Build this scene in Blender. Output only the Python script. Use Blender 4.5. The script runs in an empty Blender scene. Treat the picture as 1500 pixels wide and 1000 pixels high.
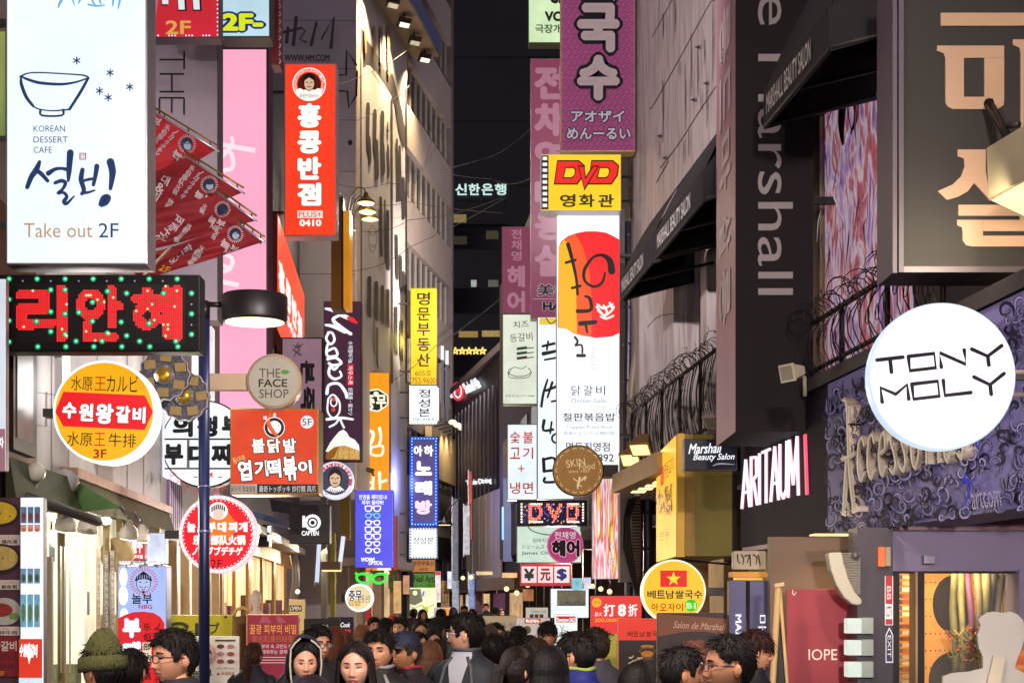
import bpy, math, random
import numpy as np
from mathutils import Vector, Matrix, noise
R=math.radians; rnd=random.Random(7)
SC=bpy.context.scene; COL=SC.collection
# ---------- camera ----------
F=2400.0; CAMZ=1.82; HOR=885.0
cam=bpy.data.cameras.new('camera'); cam.sensor_width=36.0; cam.lens=36.0*F/1500.0
cam.shift_y=(HOR-500.0)/1500.0; cam.clip_start=0.1; cam.clip_end=2000
co=bpy.data.objects.new('camera',cam); COL.objects.link(co); co.location=(0,0,CAMZ); co.rotation_euler=(R(90),0,0); SC.camera=co
# ---------- night sky ----------
wd=bpy.data.worlds.new('World'); SC.world=wd; wd.use_nodes=True
bg=wd.node_tree.nodes['Background']; bg.inputs[0].default_value=(0.62,0.52,0.66,1); bg.inputs[1].default_value=0.48
SC.view_settings.view_transform='Standard'; SC.view_settings.look='None'; SC.view_settings.gamma=1; SC.view_settings.exposure=0.0
SC.cycles.use_denoising=True; SC.cycles.max_bounces=6; SC.cycles.diffuse_bounces=3; SC.cycles.glossy_bounces=3
SC.cycles.sample_clamp_indirect=4.0; SC.cycles.caustics_reflective=False; SC.cycles.caustics_refractive=False
def light(kind,loc,power,color,size=0.3,aim=None,spot=70,blend=0.6,name='lamp_light'):
    l=bpy.data.lights.new(name,kind); l.energy=power; l.color=color
    if kind=='AREA': l.size=size
    elif kind=='SPOT': l.spot_size=R(spot); l.spot_blend=blend; l.shadow_soft_size=size
    else: l.shadow_soft_size=size
    o=bpy.data.objects.new(name,l); COL.objects.link(o); o.location=loc
    if aim is not None: o.rotation_euler=(Vector(aim)-Vector(loc)).to_track_quat('-Z','Y').to_euler()
    return o
# ---------- colour and materials ----------
def lin(h):
    h=h.lstrip('#'); c=[int(h[i:i+2],16)/255 for i in (0,2,4)]
    return [x/12.92 if x<=.04045 else ((x+.055)/1.055)**2.4 for x in c]
MC={}
def P(h,rough=.6,metal=0.0,var=.18,scale=3.0,bump=0.0,stretch=(1,1,1),spec=.4,sheen=0):
    """painted, metal, cloth or stone surface with a little procedural wear"""
    k=('P',h,rough,metal,var,scale,bump,stretch,spec)
    if k in MC: return MC[k]
    m=bpy.data.materials.new('surface_'+h.strip('#')); m.use_nodes=True; t=m.node_tree; b=t.nodes['Principled BSDF']
    c=lin(h); b.inputs['Base Color'].default_value=(*c,1); b.inputs['Roughness'].default_value=rough; b.inputs['Metallic'].default_value=metal
    b.inputs['Specular IOR Level'].default_value=spec
    if var>0:
        tc=t.nodes.new('ShaderNodeTexCoord'); mp=t.nodes.new('ShaderNodeMapping'); mp.inputs['Scale'].default_value=stretch
        n=t.nodes.new('ShaderNodeTexNoise'); n.inputs['Scale'].default_value=scale; n.inputs['Detail'].default_value=7; n.inputs['Roughness'].default_value=.65
        t.links.new(tc.outputs['Object'],mp.inputs[0]); t.links.new(mp.outputs[0],n.inputs['Vector'])
        r=t.nodes.new('ShaderNodeValToRGB'); e=r.color_ramp.elements; e[0].position=.3; e[1].position=.7
        e[0].color=(*[x*(1-var) for x in c],1); e[1].color=(*[min(1,x*(1+var*.8)) for x in c],1)
        t.links.new(n.outputs['Fac'],r.inputs[0]); t.links.new(r.outputs[0],b.inputs['Base Color'])
        if bump>0:
            bp=t.nodes.new('ShaderNodeBump'); bp.inputs['Strength'].default_value=bump; bp.inputs['Distance'].default_value=.02
            t.links.new(n.outputs['Fac'],bp.inputs['Height']); t.links.new(bp.outputs[0],b.inputs['Normal'])
    MC[k]=m; return m
def E(h,s=1.0,var=.06,scale=2.5,sample=False,rough=.35):
    """lit sign acrylic or lamp: gives off light, slightly uneven as tubes behind it are"""
    k=('E',h,s,var,scale,sample)
    if k in MC: return MC[k]
    m=bpy.data.materials.new('lit_'+h.strip('#')); m.use_nodes=True; t=m.node_tree; b=t.nodes['Principled BSDF']
    c=lin(h); b.inputs['Base Color'].default_value=(*[x*.1 for x in c],1); b.inputs['Roughness'].default_value=rough
    b.inputs['Specular IOR Level'].default_value=.25
    b.inputs['Emission Color'].default_value=(*c,1); b.inputs['Emission Strength'].default_value=s
    if var>0:
        tc=t.nodes.new('ShaderNodeTexCoord'); n=t.nodes.new('ShaderNodeTexNoise'); n.inputs['Scale'].default_value=scale; n.inputs['Detail'].default_value=6; n.inputs['Roughness'].default_value=.6
        t.links.new(tc.outputs['Object'],n.inputs['Vector'])
        mr=t.nodes.new('ShaderNodeMapRange'); mr.inputs[1].default_value=.3; mr.inputs[2].default_value=.7; mr.inputs[3].default_value=s*(1-var); mr.inputs[4].default_value=s*(1+var)
        t.links.new(n.outputs['Fac'],mr.inputs[0]); t.links.new(mr.outputs[0],b.inputs['Emission Strength'])
    m.cycles.emission_sampling='FRONT' if sample else 'NONE'
    MC[k]=m; return m
def EF(h,s=1.0,var=.07,scale=2.5): return E(h,s,var,scale,True)   # large lit face
def rampmat(name,stops,scale,stretch=(1,1,1),kind='noise',rough=.5,emit=0.0,distort=1.5,detail=6,sample=True):
    m=bpy.data.materials.new(name); m.use_nodes=True; t=m.node_tree; b=t.nodes['Principled BSDF']
    tc=t.nodes.new('ShaderNodeTexCoord'); mp=t.nodes.new('ShaderNodeMapping'); mp.inputs['Scale'].default_value=stretch
    t.links.new(tc.outputs['Object'],mp.inputs[0])
    if kind=='noise':
        n=t.nodes.new('ShaderNodeTexNoise'); n.inputs['Scale'].default_value=scale; n.inputs['Detail'].default_value=detail; n.inputs['Distortion'].default_value=distort; f=n.outputs['Fac']
    elif kind=='wave':
        n=t.nodes.new('ShaderNodeTexWave'); n.inputs['Scale'].default_value=scale; n.inputs['Distortion'].default_value=distort; n.inputs['Detail'].default_value=2; f=n.outputs['Fac']
    elif kind=='vor':
        n=t.nodes.new('ShaderNodeTexVoronoi'); n.inputs['Scale'].default_value=scale; f=n.outputs['Color']
    t.links.new(mp.outputs[0],n.inputs['Vector'])
    r=t.nodes.new('ShaderNodeValToRGB'); cr=r.color_ramp
    while len(cr.elements)<len(stops): cr.elements.new(.5)
    for e,(p,h) in zip(cr.elements,stops): e.position=p; e.color=(*lin(h),1)
    t.links.new(f,r.inputs[0]); t.links.new(r.outputs[0],b.inputs['Base Color']); b.inputs['Roughness'].default_value=rough
    if emit: t.links.new(r.outputs[0],b.inputs['Emission Color']); b.inputs['Emission Strength'].default_value=emit
    m.cycles.emission_sampling='FRONT' if (emit and sample) else 'NONE'
    return m
def glass(h='#ffffff',rough=.05,alpha=.25):
    k=('G',h,rough,alpha)
    if k in MC: return MC[k]
    m=bpy.data.materials.new('window_glass'); m.use_nodes=True; t=m.node_tree
    b=t.nodes['Principled BSDF']; b.inputs['Base Color'].default_value=(*lin(h),1); b.inputs['Roughness'].default_value=rough
    b.inputs['Alpha'].default_value=alpha; b.inputs['Specular IOR Level'].default_value=.6
    MC[k]=m; return m
# ---------- geometry ----------
def W(px,py,Y): return Vector(((px-750)/F*Y,Y,CAMZ+(HOR-py)/F*Y))
def wx(px,Y): return (px-750)/F*Y
def wz(py,Y): return CAMZ+(HOR-py)/F*Y
class Line:                       # a wall line over the ground: pixel column = vp + c*F/Y
    def __init__(s,vp,c): s.vp,s.c=vp,c
    def Y(s,px): return s.c*F/(px-s.vp)
    def X(s,Y): return (s.vp-750)/F*Y+s.c
    def pt(s,px,py): return W(px,py,s.Y(px))
    def at(s,Y,z): return Vector((s.X(Y),Y,z))
RW=Line(540,4.0); RS=Line(540,3.6); RR=Line(540,3.66); RA=Line(540,3.1); LW=Line(594,-3.2)
class MB:
    def __init__(s): s.v=[]; s.f=[]; s.m=[]; s.mats=[]; s.sm=[]
    def mi(s,m):
        if m not in s.mats: s.mats.append(m)
        return s.mats.index(m)
    def add(s,vs,fs,m,smooth=False):
        b=len(s.v); s.v+= [tuple(x) for x in vs]; i=s.mi(m)
        for f in fs: s.f.append([b+k for k in f]); s.m.append(i); s.sm.append(smooth)
        return s
    def hexa(s,p,m):              # eight corners: four bottom (ccw), four top
        return s.add(p,[(3,2,1,0),(4,5,6,7),(0,1,5,4),(1,2,6,5),(2,3,7,6),(3,0,4,7)],m)
    def box(s,x0,y0,z0,x1,y1,z1,m):
        return s.hexa([(x0,y0,z0),(x1,y0,z0),(x1,y1,z0),(x0,y1,z0),(x0,y0,z1),(x1,y0,z1),(x1,y1,z1),(x0,y1,z1)],m)
    def obox(s,c,a,b,d,m):        # centre and three half-axis vectors
        c=Vector(c);a=Vector(a);b=Vector(b);d=Vector(d)
        return s.hexa([c-a-b-d,c+a-b-d,c+a+b-d,c-a+b-d,c-a-b+d,c+a-b+d,c+a+b+d,c-a+b+d],m)
    def tube(s,pts,r,m,n=6,cap=True):
        pts=[Vector(p) for p in pts]; rs=r if isinstance(r,(list,tuple)) else [r]*len(pts)
        vs=[];fs=[]; up=None
        for i,p in enumerate(pts):
            d=(pts[min(i+1,len(pts)-1)]-pts[max(i-1,0)])
            d=d.normalized() if d.length>1e-9 else Vector((0,0,1))
            if up is None:
                up=Vector((0,0,1)) if abs(d.z)<.9 else Vector((1,0,0))
            a=d.cross(up); a=a.normalized() if a.length>1e-6 else d.orthogonal().normalized(); b=a.cross(d).normalized(); up=b
            for k in range(n):
                t=2*math.pi*k/n; vs.append(p+(a*math.cos(t)+b*math.sin(t))*rs[i])
        for i in range(len(pts)-1):
            for k in range(n): fs.append((i*n+k,i*n+(k+1)%n,(i+1)*n+(k+1)%n,(i+1)*n+k))
        if cap: fs.append(tuple(range(n-1,-1,-1))); fs.append(tuple((len(pts)-1)*n+k for k in range(n)))
        return s.add(vs,fs,m,n>5)
    def lathe(s,c,axis,prof,m,n=32,smooth=True):   # profile of (radius, along axis)
        c=Vector(c); ax=Vector(axis).normalized(); a=ax.orthogonal().normalized(); b=ax.cross(a)
        vs=[];fs=[]
        for r,h in prof:
            for k in range(n):
                t=2*math.pi*k/n; vs.append(c+ax*h+(a*math.cos(t)+b*math.sin(t))*r)
        for i in range(len(prof)-1):
            for k in range(n): fs.append((i*n+k,i*n+(k+1)%n,(i+1)*n+(k+1)%n,(i+1)*n+k))
        fs.append(tuple(range(n-1,-1,-1))); fs.append(tuple((len(prof)-1)*n+k for k in range(n)))
        return s.add(vs,fs,m,smooth)
    def ball(s,c,r,m,n=10):
        rx,ry,rz=r if isinstance(r,(tuple,list)) else (r,r,r); c=Vector(c)
        vs=[];fs=[]; k=n//2
        for i in range(k+1):
            t=math.pi*i/k
            for j in range(n):
                u=2*math.pi*j/n; vs.append(c+Vector((rx*math.sin(t)*math.cos(u),ry*math.sin(t)*math.sin(u),rz*math.cos(t))))
        for i in range(k):
            for j in range(n): fs.append((i*n+j,(i+1)*n+j,(i+1)*n+(j+1)%n,i*n+(j+1)%n))
        return s.add(vs,fs,m,True)
    def prism(s,pts,d,m):         # polygon (3D points) pushed along vector d
        n=len(pts); p=[Vector(x) for x in pts]; d=Vector(d)
        return s.add(p+[x+d for x in p],[tuple(range(n)),tuple(range(2*n-1,n-1,-1))]+[(i,n+i,n+(i+1)%n,(i+1)%n) for i in range(n)],m)
    def quad(s,a,b,c,d,m): return s.add([a,b,c,d],[(0,1,2,3)],m)
    def build(s,name,parent=None,label=None,bevel=0.0):
        me=bpy.data.meshes.new(name); L=wloc(parent) if parent else Vector((0,0,0))
        if not parent and s.v:
            A=np.array(s.v); L=Vector(((A[:,0].min()+A[:,0].max())/2,(A[:,1].min()+A[:,1].max())/2,A[:,2].min()))
        me.from_pydata([(x[0]-L.x,x[1]-L.y,x[2]-L.z) for x in s.v],[],s.f)
        for m in s.mats: me.materials.append(m)
        me.polygons.foreach_set('material_index',s.m); me.polygons.foreach_set('use_smooth',s.sm); me.update()
        o=bpy.data.objects.new(name,me); COL.objects.link(o)
        if parent: o.parent=parent
        else: o.location=L
        if label: o['label']=label
        if bevel>0:
            md=o.modifiers.new('bevel','BEVEL'); md.width=bevel; md.segments=2; md.limit_method='ANGLE'
        return o
def wloc(o):
    L=Vector((0,0,0))
    while o: L=L+o.location; o=o.parent
    return L
def thing(name,label,cat,loc,group=None):
    o=bpy.data.objects.new(name,None); o.empty_display_size=.2; COL.objects.link(o); o.location=loc
    return tag(o,label,cat,group)
def tag(o,label=None,cat=None,group=None,kind=None):
    if label: o['label']=label
    if cat: o['category']=cat
    if group: o['group']=group
    if kind: o['kind']=kind
    return o
# ---------- lettering and drawing on a flat face ----------
TX={}
def glyphs(sx,bold,shear=0):
    """triangles of a text; bold = how far the outline is thickened. Returns points (x, y, layer 0..1) and faces"""
    k=(sx,round(bold,4),shear)
    if k in TX: return TX[k]
    base=(sx,'raw',shear)
    if base not in TX:
        c=bpy.data.curves.new('text','FONT'); c.body=sx; c.shear=shear; c.resolution_u=3
        o=bpy.data.objects.new('text',c); COL.objects.link(o)
        dg=bpy.context.evaluated_depsgraph_get(); me=bpy.data.meshes.new_from_object(o.evaluated_get(dg))
        v=np.zeros(len(me.vertices)*3); me.vertices.foreach_get('co',v); v=v.reshape(-1,3).copy(); v[:,2]=0
        me.calc_loop_triangles(); fs=[tuple(t.vertices) for t in me.loop_triangles]
        bpy.data.objects.remove(o); bpy.data.curves.remove(c); bpy.data.meshes.remove(me)
        cnt={}
        for f in fs:
            for i in range(3):
                e=(f[i],f[(i+1)%3]); q=(min(e),max(e)); cnt[q]=cnt.get(q,0)+1
        TX[base]=(v,fs,[e for e,n in cnt.items() if n==1])
    v,fs,ed=TX[base]
    if bold<=0 or not len(v): TX[k]=(v,fs); return TX[k]
    V=[v]; Fs=list(fs); n=len(v); 
    for i,(a,b) in enumerate(ed):
        p,q=v[a,:2],v[b,:2]; d=q-p; l=math.hypot(*d)
        if l<1e-5: continue
        d=d/l; nx=np.array((-d[1],d[0]))*bold; e=d*bold*.55; z=.25+.25*(i%3)
        V.append(np.array([[*(p-e*.0-nx),z],[*(q-nx),z],[*(q+e+nx*.55),z],[*(q+nx),z],[*(p+nx),z],[*(p-e+nx*.55),z],[*(p-e-nx*.55),z],[*(q+e-nx*.55),z]]))
        Fs.append((n,n+1,n+7,n+2,n+3,n+4,n+5,n+6)); n+=8
    TX[k]=(np.concatenate(V),Fs); return TX[k]
class Cv:
    """a flat face: O = 3D point of design coordinate (u0,v0); U,V = world vectors for one unit right / down"""
    def __init__(s,O,U,V,u0=0,v0=0,step=.0005,z0=.003):
        s.O,s.U,s.V=Vector(O),Vector(U),Vector(V); s.u0,s.v0=u0,v0; s.N=s.V.cross(s.U).normalized(); s.z=z0; s.step=step; s.mb=MB()
    def p(s,u,v,z=None): return s.O+s.U*(u-s.u0)+s.V*(v-s.v0)+s.N*(s.z if z is None else z)
    def up(s): s.z+=s.step
    def poly(s,pts,m): s.up(); s.mb.add([s.p(*q) for q in pts],[tuple(range(len(pts)))],m)
    def rect(s,x0,y0,x1,y1,m): s.poly([(x0,y1),(x1,y1),(x1,y0),(x0,y0)],m)
    def frame(s,x0,y0,x1,y1,w,m):
        s.up()
        for a in ((x0,y0,x1,y0+w),(x0,y1-w,x1,y1),(x0,y0+w,x0+w,y1-w),(x1-w,y0+w,x1,y1-w)):
            s.mb.add([s.p(a[0],a[3]),s.p(a[2],a[3]),s.p(a[2],a[1]),s.p(a[0],a[1])],[(0,1,2,3)],m)
    def ell(s,x,y,rx,ry,m,n=40,a0=0,a1=360):
        pts=[(x+rx*math.cos(R(a0+(a1-a0)*k/n)),y-ry*math.sin(R(a0+(a1-a0)*k/n))) for k in range(n+(0 if a1-a0==360 else 1))]; s.poly(pts,m)
    def ring(s,x,y,rx,ry,w,m,n=48,a0=0,a1=360):
        s.up(); vs=[];fs=[]
        for k in range(n+1):
            t=R(a0+(a1-a0)*k/n)
            for q in (0,w): vs.append(s.p(x+(rx-q)*math.cos(t),y-(ry-q)*math.sin(t)))
        for k in range(n): fs.append((2*k,2*k+2,2*k+3,2*k+1))
        s.mb.add(vs,fs,m)
    def stroke(s,pts,w,m,sm=6,caps=True):
        """brush stroke through points; w a width or a width per point"""
        s.up(); n=len(pts); ws=w if isinstance(w,(list,tuple)) else [w]*n
        P_=[];Q=[]
        for i in range(n-1):
            p0,p1,p2,p3=pts[max(i-1,0)],pts[i],pts[i+1],pts[min(i+2,n-1)]
            k=sm if n>2 else 1
            for j in range(k):
                t=j/k
                P_.append(tuple(.5*(2*p1[d]+(p2[d]-p0[d])*t+(2*p0[d]-5*p1[d]+4*p2[d]-p3[d])*t*t+(3*p1[d]-p0[d]-3*p2[d]+p3[d])*t**3) for d in (0,1)))
                Q.append(ws[i]*(1-t)+ws[i+1]*t)
        P_.append(pts[-1]); Q.append(ws[-1]); vs=[];fs=[]
        for i,(x,y) in enumerate(P_):
            a=P_[max(i-1,0)];b=P_[min(i+1,len(P_)-1)]; dx,dy=b[0]-a[0],b[1]-a[1]; l=math.hypot(dx,dy) or 1; nx,ny=-dy/l,dx/l; h=Q[i]/2
            vs+=[s.p(x+nx*h,y+ny*h),s.p(x-nx*h,y-ny*h)]
        for i in range(len(P_)-1): fs.append((2*i,2*i+1,2*i+3,2*i+2))
        s.mb.add(vs,fs,m)
        if caps:
            for (x,y),q in ((P_[0],Q[0]),(P_[-1],Q[-1])):
                if q>.3: 
                    s.up(); s.mb.add([s.p(x+q/2*math.cos(t*math.pi/5),y-q/2*math.sin(t*math.pi/5)) for t in range(10)],[tuple(range(10))],m)
    def T(s,sx,x0,y0,x1,y1,m,b=.0,rot=0,ang=0,o=None,ow=.05,shear=0,keep=False):
        """text stretched to the box (or kept in proportion); rot = quarter turns clockwise, ang = tilt clockwise in degrees about the box centre; o = outline"""
        v,fs=glyphs(sx,b,shear)
        if not len(v): return
        mn,mx=v[:,:2].min(0),v[:,:2].max(0); bw,bh=x1-x0,y1-y0
        if rot%2: bw,bh=bh,bw
        sx_,sy_=bw/max(mx[0]-mn[0],1e-6),bh/max(mx[1]-mn[1],1e-6)
        if keep: sx_=sy_=min(sx_,sy_)
        cx,cy=(x0+x1)/2,(y0+y1)/2; c=(mn+mx)/2; a=R(90*rot+ang); ca,sa=math.cos(a),math.sin(a)
        c=c[:2]
        def put(v,fs,m):
            s.up(); x=(v[:,0]-c[0])*sx_; y=-(v[:,1]-c[1])*sy_
            X=cx+x*ca-y*sa; Y=cy+x*sa+y*ca; z=s.z
            s.mb.add([s.p(q,r,z+w*s.step*.8) for q,r,w in zip(X,Y,v[:,2])],fs,m)
        if o is not None: put(*glyphs(sx,max(b,0)+ow,shear),o)
        put(v,fs,m)
    def VT(s,sx,x0,y0,x1,y1,m,gap=.12,**k):
        n=len(sx); h=(y1-y0)/n
        for i,ch in enumerate(sx):
            if ch!=' ': s.T(ch,x0,y0+h*i+h*gap/2,x1,y0+h*(i+1)-h*gap/2,m,**k)
    def dots(s,pts,r,m,n=6):
        s.up()
        for x,y in pts: s.mb.add([s.p(x+r*math.cos(2*math.pi*k/n),y-r*math.sin(2*math.pi*k/n)) for k in range(n)],[tuple(range(n))],m)
    def build(s,parent,name='lettering'): return s.mb.build(name,parent)
def front_cv(Y,px0=0,py0=0): return Cv(W(px0,py0,Y),(Y/F,0,0),(0,0,-Y/F),px0,py0)
def wall_cv(line,px0,py0,px1,h_py1,w=None,h=None):
    """a canvas on a wall line between two pixel columns; design size w x h (top-left px0,py0; bottom of the left edge h_py1)"""
    a=line.pt(px0,py0); zb=wz(h_py1,line.Y(px0)); Y1=line.Y(px1); b=Vector((line.X(Y1),Y1,a.z))
    return Cv(a,(b-a)/w,Vector((0,0,zb-a.z))/h)
def board_sign(name,label,px0,py0,px1,py1,Y,depth,face,case,frame=2,cat='sign',group=None,art=None,trim=None,brk=None):
    """box sign square to the street: cabinet, face, lettering; brk = wall bracket reaching (px,) sideways"""
    u=Y/F; root=thing(name,label,cat,((px0+px1)/2*u-750*u,Y+depth/2,wz(py1,Y)),group)
    c=MB(); c.box(wx(px0,Y),Y,wz(py1,Y),wx(px1,Y),Y+depth,wz(py0,Y),case); c.build('cabinet',root,bevel=.012)
    fm=MB(); f=frame*u; a=(wx(px0,Y)+f,Y-.006,wz(py1,Y)+f,wx(px1,Y)-f,Y+.004,wz(py0,Y)-f); fm.box(*a,face); fo=fm.build('sign_face',root)
    if art:
        cv=front_cv(Y-.006,px0,py0); cv.O=Vector((wx(px0,Y),Y-.006,wz(py0,Y))); cv.U=Vector((u,0,0)); cv.V=Vector((0,0,-u)); art(cv); cv.build(fo)
    if brk:
        b=MB()
        for t in (.15,.85):
            z=wz(py0+(py1-py0)*t,Y); x=wx(px0 if brk<px0 else px1,Y); b.box(min(x,wx(brk,Y)),Y+depth*.35,z-.02,max(x,wx(brk,Y)),Y+depth*.65,z+.02,P('#3a3838',.5,.6))
        b.build('bracket',root)
    return root
def disc_sign(name,label,cx,cy,r,Y,depth,face,rim,rimw=3,case=None,art=None,cat='sign',brk=None,brkmat=None,brkh=6,group=None,ry=None):
    u=Y/F; C=W(cx,cy,Y); ry=ry or r
    root=thing(name,label,cat,(C.x,Y+depth/2,C.z-ry*u),group)
    m=MB(); m.lathe((C.x,Y,C.z),(0,1,0),[(r*u,0),(r*u*1.005,depth*.1),(r*u*1.005,depth*.9),(r*u,depth)],case or rim,56); m.build('cabinet',root)
    m=MB(); m.lathe((C.x,Y-.004,C.z),(0,1,0),[((r-.3)*u,0),((r-.3)*u,.003)],rim,56); m.build('rim',root)
    m=MB(); m.lathe((C.x,Y-.010,C.z),(0,1,0),[((r-rimw)*u,0),((r-rimw)*u,.005)],face,56,False); fo=m.build('sign_face',root)
    if art:
        cv=Cv((C.x,Y-.010,C.z),(u,0,0),(0,0,-u),cx,cy); art(cv); cv.build(fo)
    if brk:
        b=MB(); x0=C.x+(-r*u*.9 if brk<cx else r*u*.9); x1=wx(brk,Y); b.box(min(x0,x1),Y+depth*.2,C.z-brkh*u,max(x0,x1),Y+depth*.8,C.z+brkh*u,brkmat or P('#3a3838',.5,.6)); b.build('bracket',root)
    return root
BLACK=P('#151316',.5); DARK=P('#2a2628',.55); STEEL=P('#8d8a8c',.35,.8); GREYM=P('#57525a',.45,.4); WHITEP=P('#d8d4cf',.5); CREAM=P('#b9a98c',.55)
eW=E('#ffffff',1.15); eK=E('#0c0a10',.6,0); eN=E('#1a3563',.9,0)
# ================= ground and buildings =================
class PCv(Cv):
    """drawing on an upright wall plane; coordinates are projected along the view onto the plane through the wall line"""
    def __init__(s,line,z0=.004,step=.0006):
        s.line=line; s.z=z0; s.step=step; s.mb=MB(); d=Vector(((line.vp-750)/F,1,0)).normalized(); n=Vector((d.y,-d.x,0)); 
        if n.dot(Vector((line.X(30),30,0)))>0: n=-n
        s.N=n
    def p(s,u,v,z=None): return s.line.pt(u,v)+s.N*(s.z if z is None else z)
def wall_box(mb,line,Y0,Y1,z0,z1,d0,d1,m):
    """block along a wall line; d0,d1 = distance out from the wall towards the street"""
    dd=Vector(((line.vp-750)/F,1,0)).normalized(); n=Vector((dd.y,-dd.x,0)); 
    if n.dot(Vector((line.X(30),30,0)))>0: n=-n
    a,b=line.at(Y0,0),line.at(Y1,0); Z=Vector((0,0,1)); c=[a+n*d0,b+n*d0,b+n*d1,a+n*d1]
    mb.hexa([q+Z*z0 for q in c]+[q+Z*z1 for q in c],m)
def wall_q(line,Y0,Y1,z0,z1,d,m,mb):
    dd=Vector(((line.vp-750)/F,1,0)).normalized(); n=Vector((dd.y,-dd.x,0)); 
    if n.dot(Vector((line.X(30),30,0)))>0: n=-n
    a,b=line.at(Y0,0)+n*d,line.at(Y1,0)+n*d; Z=Vector((0,0,1)); mb.quad(a+Z*z0,b+Z*z0,b+Z*z1,a+Z*z1,m)
def nrm0(line):
    d=Vector(((line.vp-750)/F,1,0)).normalized(); n=Vector((d.y,-d.x,0)); return -n if n.dot(Vector((line.X(20),20,0)))>0 else n
m=MB(); n=40
m.add([(-220,-30,0),(220,-30,0),(220,330,0),(-220,330,0)],[(0,1,2,3)],P('#4a4444',.55,0,.25,2,.15)); tag(m.build('street'),kind='structure')
HM=Line(1090,-11.875); FR=Line(325,9.396)
# ---- dark tower closing the view ----
root=thing('office_tower','dark tower block at the end of the street with few lit windows','building',(-3,104,0))
m=MB(); m.box(-14,100,0,22,125,62,P('#17151c',.6,0,.3,.3)); m.build('wall',root)
m=MB()
for k in range(14):
    z=4+3.9*k; m.box(-14,99.93,z,22,99.97,z+1.5,P('#0d0d13',.15,0,0))
m.build('window',root)
for px0,py0,px1,py1,c,s in ((663,314,683,326,'#c8b070',.35),(664,346,684,358,'#80785a',.12),(712,338,730,350,'#80785a',.2),(690,410,698,420,'#d8e0d8',.5),(715,410,730,420,'#b0b0a0',.2),(672,485,700,494,'#d8b060',.4),(706,484,735,493,'#e0c070',.45)):
    m=MB(); m.box(wx(px0,99.9),99.9,wz(py1,99.9),wx(px1,99.9),99.92,wz(py0,99.9),E(c,s,.3,8)); m.build('lit_window',root)
Y=92; root=thing('festive_lights','row of golden star lights strung across before the dark tower','lights',W(687,522,Y)); m=MB()
for i in range(5):
    c=W(667+10*i,514,Y)
    for a in range(5): t=R(90+72*a); t2=R(90+72*(a+2)); m.tube([c+Vector((math.cos(t),0,math.sin(t)))*.22,c+Vector((math.cos(t2),0,math.sin(t2)))*.22],.035,E('#ffd870',1.2,0),5)
m.tube([W(661,508,Y),W(714,508,Y)],.02,DARK,4); m.build('star_lights',root)
# ---- far right building closing the bend ----
root=thing('corner_building','dark ribbed corner building with ring sign closing the bend of the street','building',FR.at(60,0))
m=MB(); wall_box(m,FR,50,72,0,10.3,-9,0,P('#241f29',.5,0,.25,1)); m.build('wall',root)
m=MB(); 
for i in range(24): y=50.4+.9*i; wall_box(m,FR,y,y+.06,3.2,9.4,0,.05,P('#383040',.4,.2))
m.build('panel_ribs',root)
m=MB(); wall_box(m,FR,49.9,72,10.3,10.55,-9,.15,P('#6a6068',.5)); m.build('roof_edge',root)
m=MB(); wall_box(m,FR,49.9,72,2.3,2.7,.002,.5,P('#8a7a70',.5)); m.build('fascia',root)
m=MB()
for i in range(5): wall_box(m,FR,54.5+1.55*i,55.95+1.55*i,2.72,5.7,.06,.12,P('#c4bec4',.4,.2,.2,1,0,(1,1,.2)))
m.build('metal_cladding',root)
cv=PCv(FR,.14); w=E('#f6fbff',1.2,0); r=E('#ff3040',1.1,0)
for i in range(5): cv.T('Shabu'[i],686+0,0,1,1,w) if 0 else None
cv.T('Home',662,567,671,583,w,b=.06); cv.ring(676,573,9,14,3,r); cv.ring(676,573,6,10,2,w); cv.T('M',672,567,680,579,r,b=.05); cv.T('Shabu&Ville',684,556,709,573,w,b=.06,ang=-24)
cv.T('Table·Dining',688,701,726,711,w,b=.04,ang=-7); so=cv.build(root,'lettering'); so.name='lettering'
m=MB()
for i in range(5): wall_q(FR,51+3.2*i,53.4+3.2*i,.1,2.2,.02,E(('#c8a070','#5a2a40','#e0b888','#d8c8b0','#b89068')[i],.95,.5,3,True),m)
m.build('shop_window',root)
m=MB(); 
for px,py in ((650,600),(0,0)): pass
# round neon sign and wooden door area at street end
Y=58; u=Y/F; root2=thing('neon_ring','glowing ring sign with dark centre at the end of the street','sign',W(748,892,Y)); m=MB(); c=W(748,881,Y)
m.tube([(c.x+9*u*math.cos(R(a)),Y,c.z+9*u*math.sin(R(a))) for a in range(0,361,15)],2.2*u,EF('#fff0c8',1.3),8); m.build('ring',root2); m=MB(); m.lathe((c.x,Y+.05,c.z),(0,1,0),[(7.6*u,0),(7.6*u,.06)],P('#1c2420',.4),24); b=m.build('sign_face',root2)
cv=Cv((c.x,Y+.045,c.z),(u,0,0),(0,0,-u),748,881); cv.T('olive',742,878,754,884,eW,b=.04); cv.build(b)
m=MB(); m.tube([(c.x,Y+.1,c.z+8*u),(c.x,Y+.1,c.z+.9)],.03,DARK,6); m.build('hanger',root2)
Y=58.5; root2=thing('storefront','dark red shop front with pale doorway at the end of the street','shop',(wx(712,Y),Y+.2,0))
m=MB(); m.box(wx(697,Y),Y,0,wx(707,Y),Y+.3,wz(851,Y),P('#5a3040',.5)); m.box(wx(721,Y),Y,0,wx(728,Y),Y+.3,wz(851,Y),P('#5a3040',.5)); m.box(wx(707,Y),Y,wz(868,Y),wx(721,Y),Y+.3,wz(851,Y),P('#5a3040',.5)); m.box(wx(728,Y),Y,0,wx(800,Y),Y+.3,wz(848,Y),P('#33242c',.6)); m.build('wall',root2)
m=MB(); m.box(wx(707.2,Y),Y+.1,0,wx(720.8,Y),Y+.2,wz(868,Y)-.005,EF('#c8a890',.45,.3)); m.build('doorway',root2)
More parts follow.
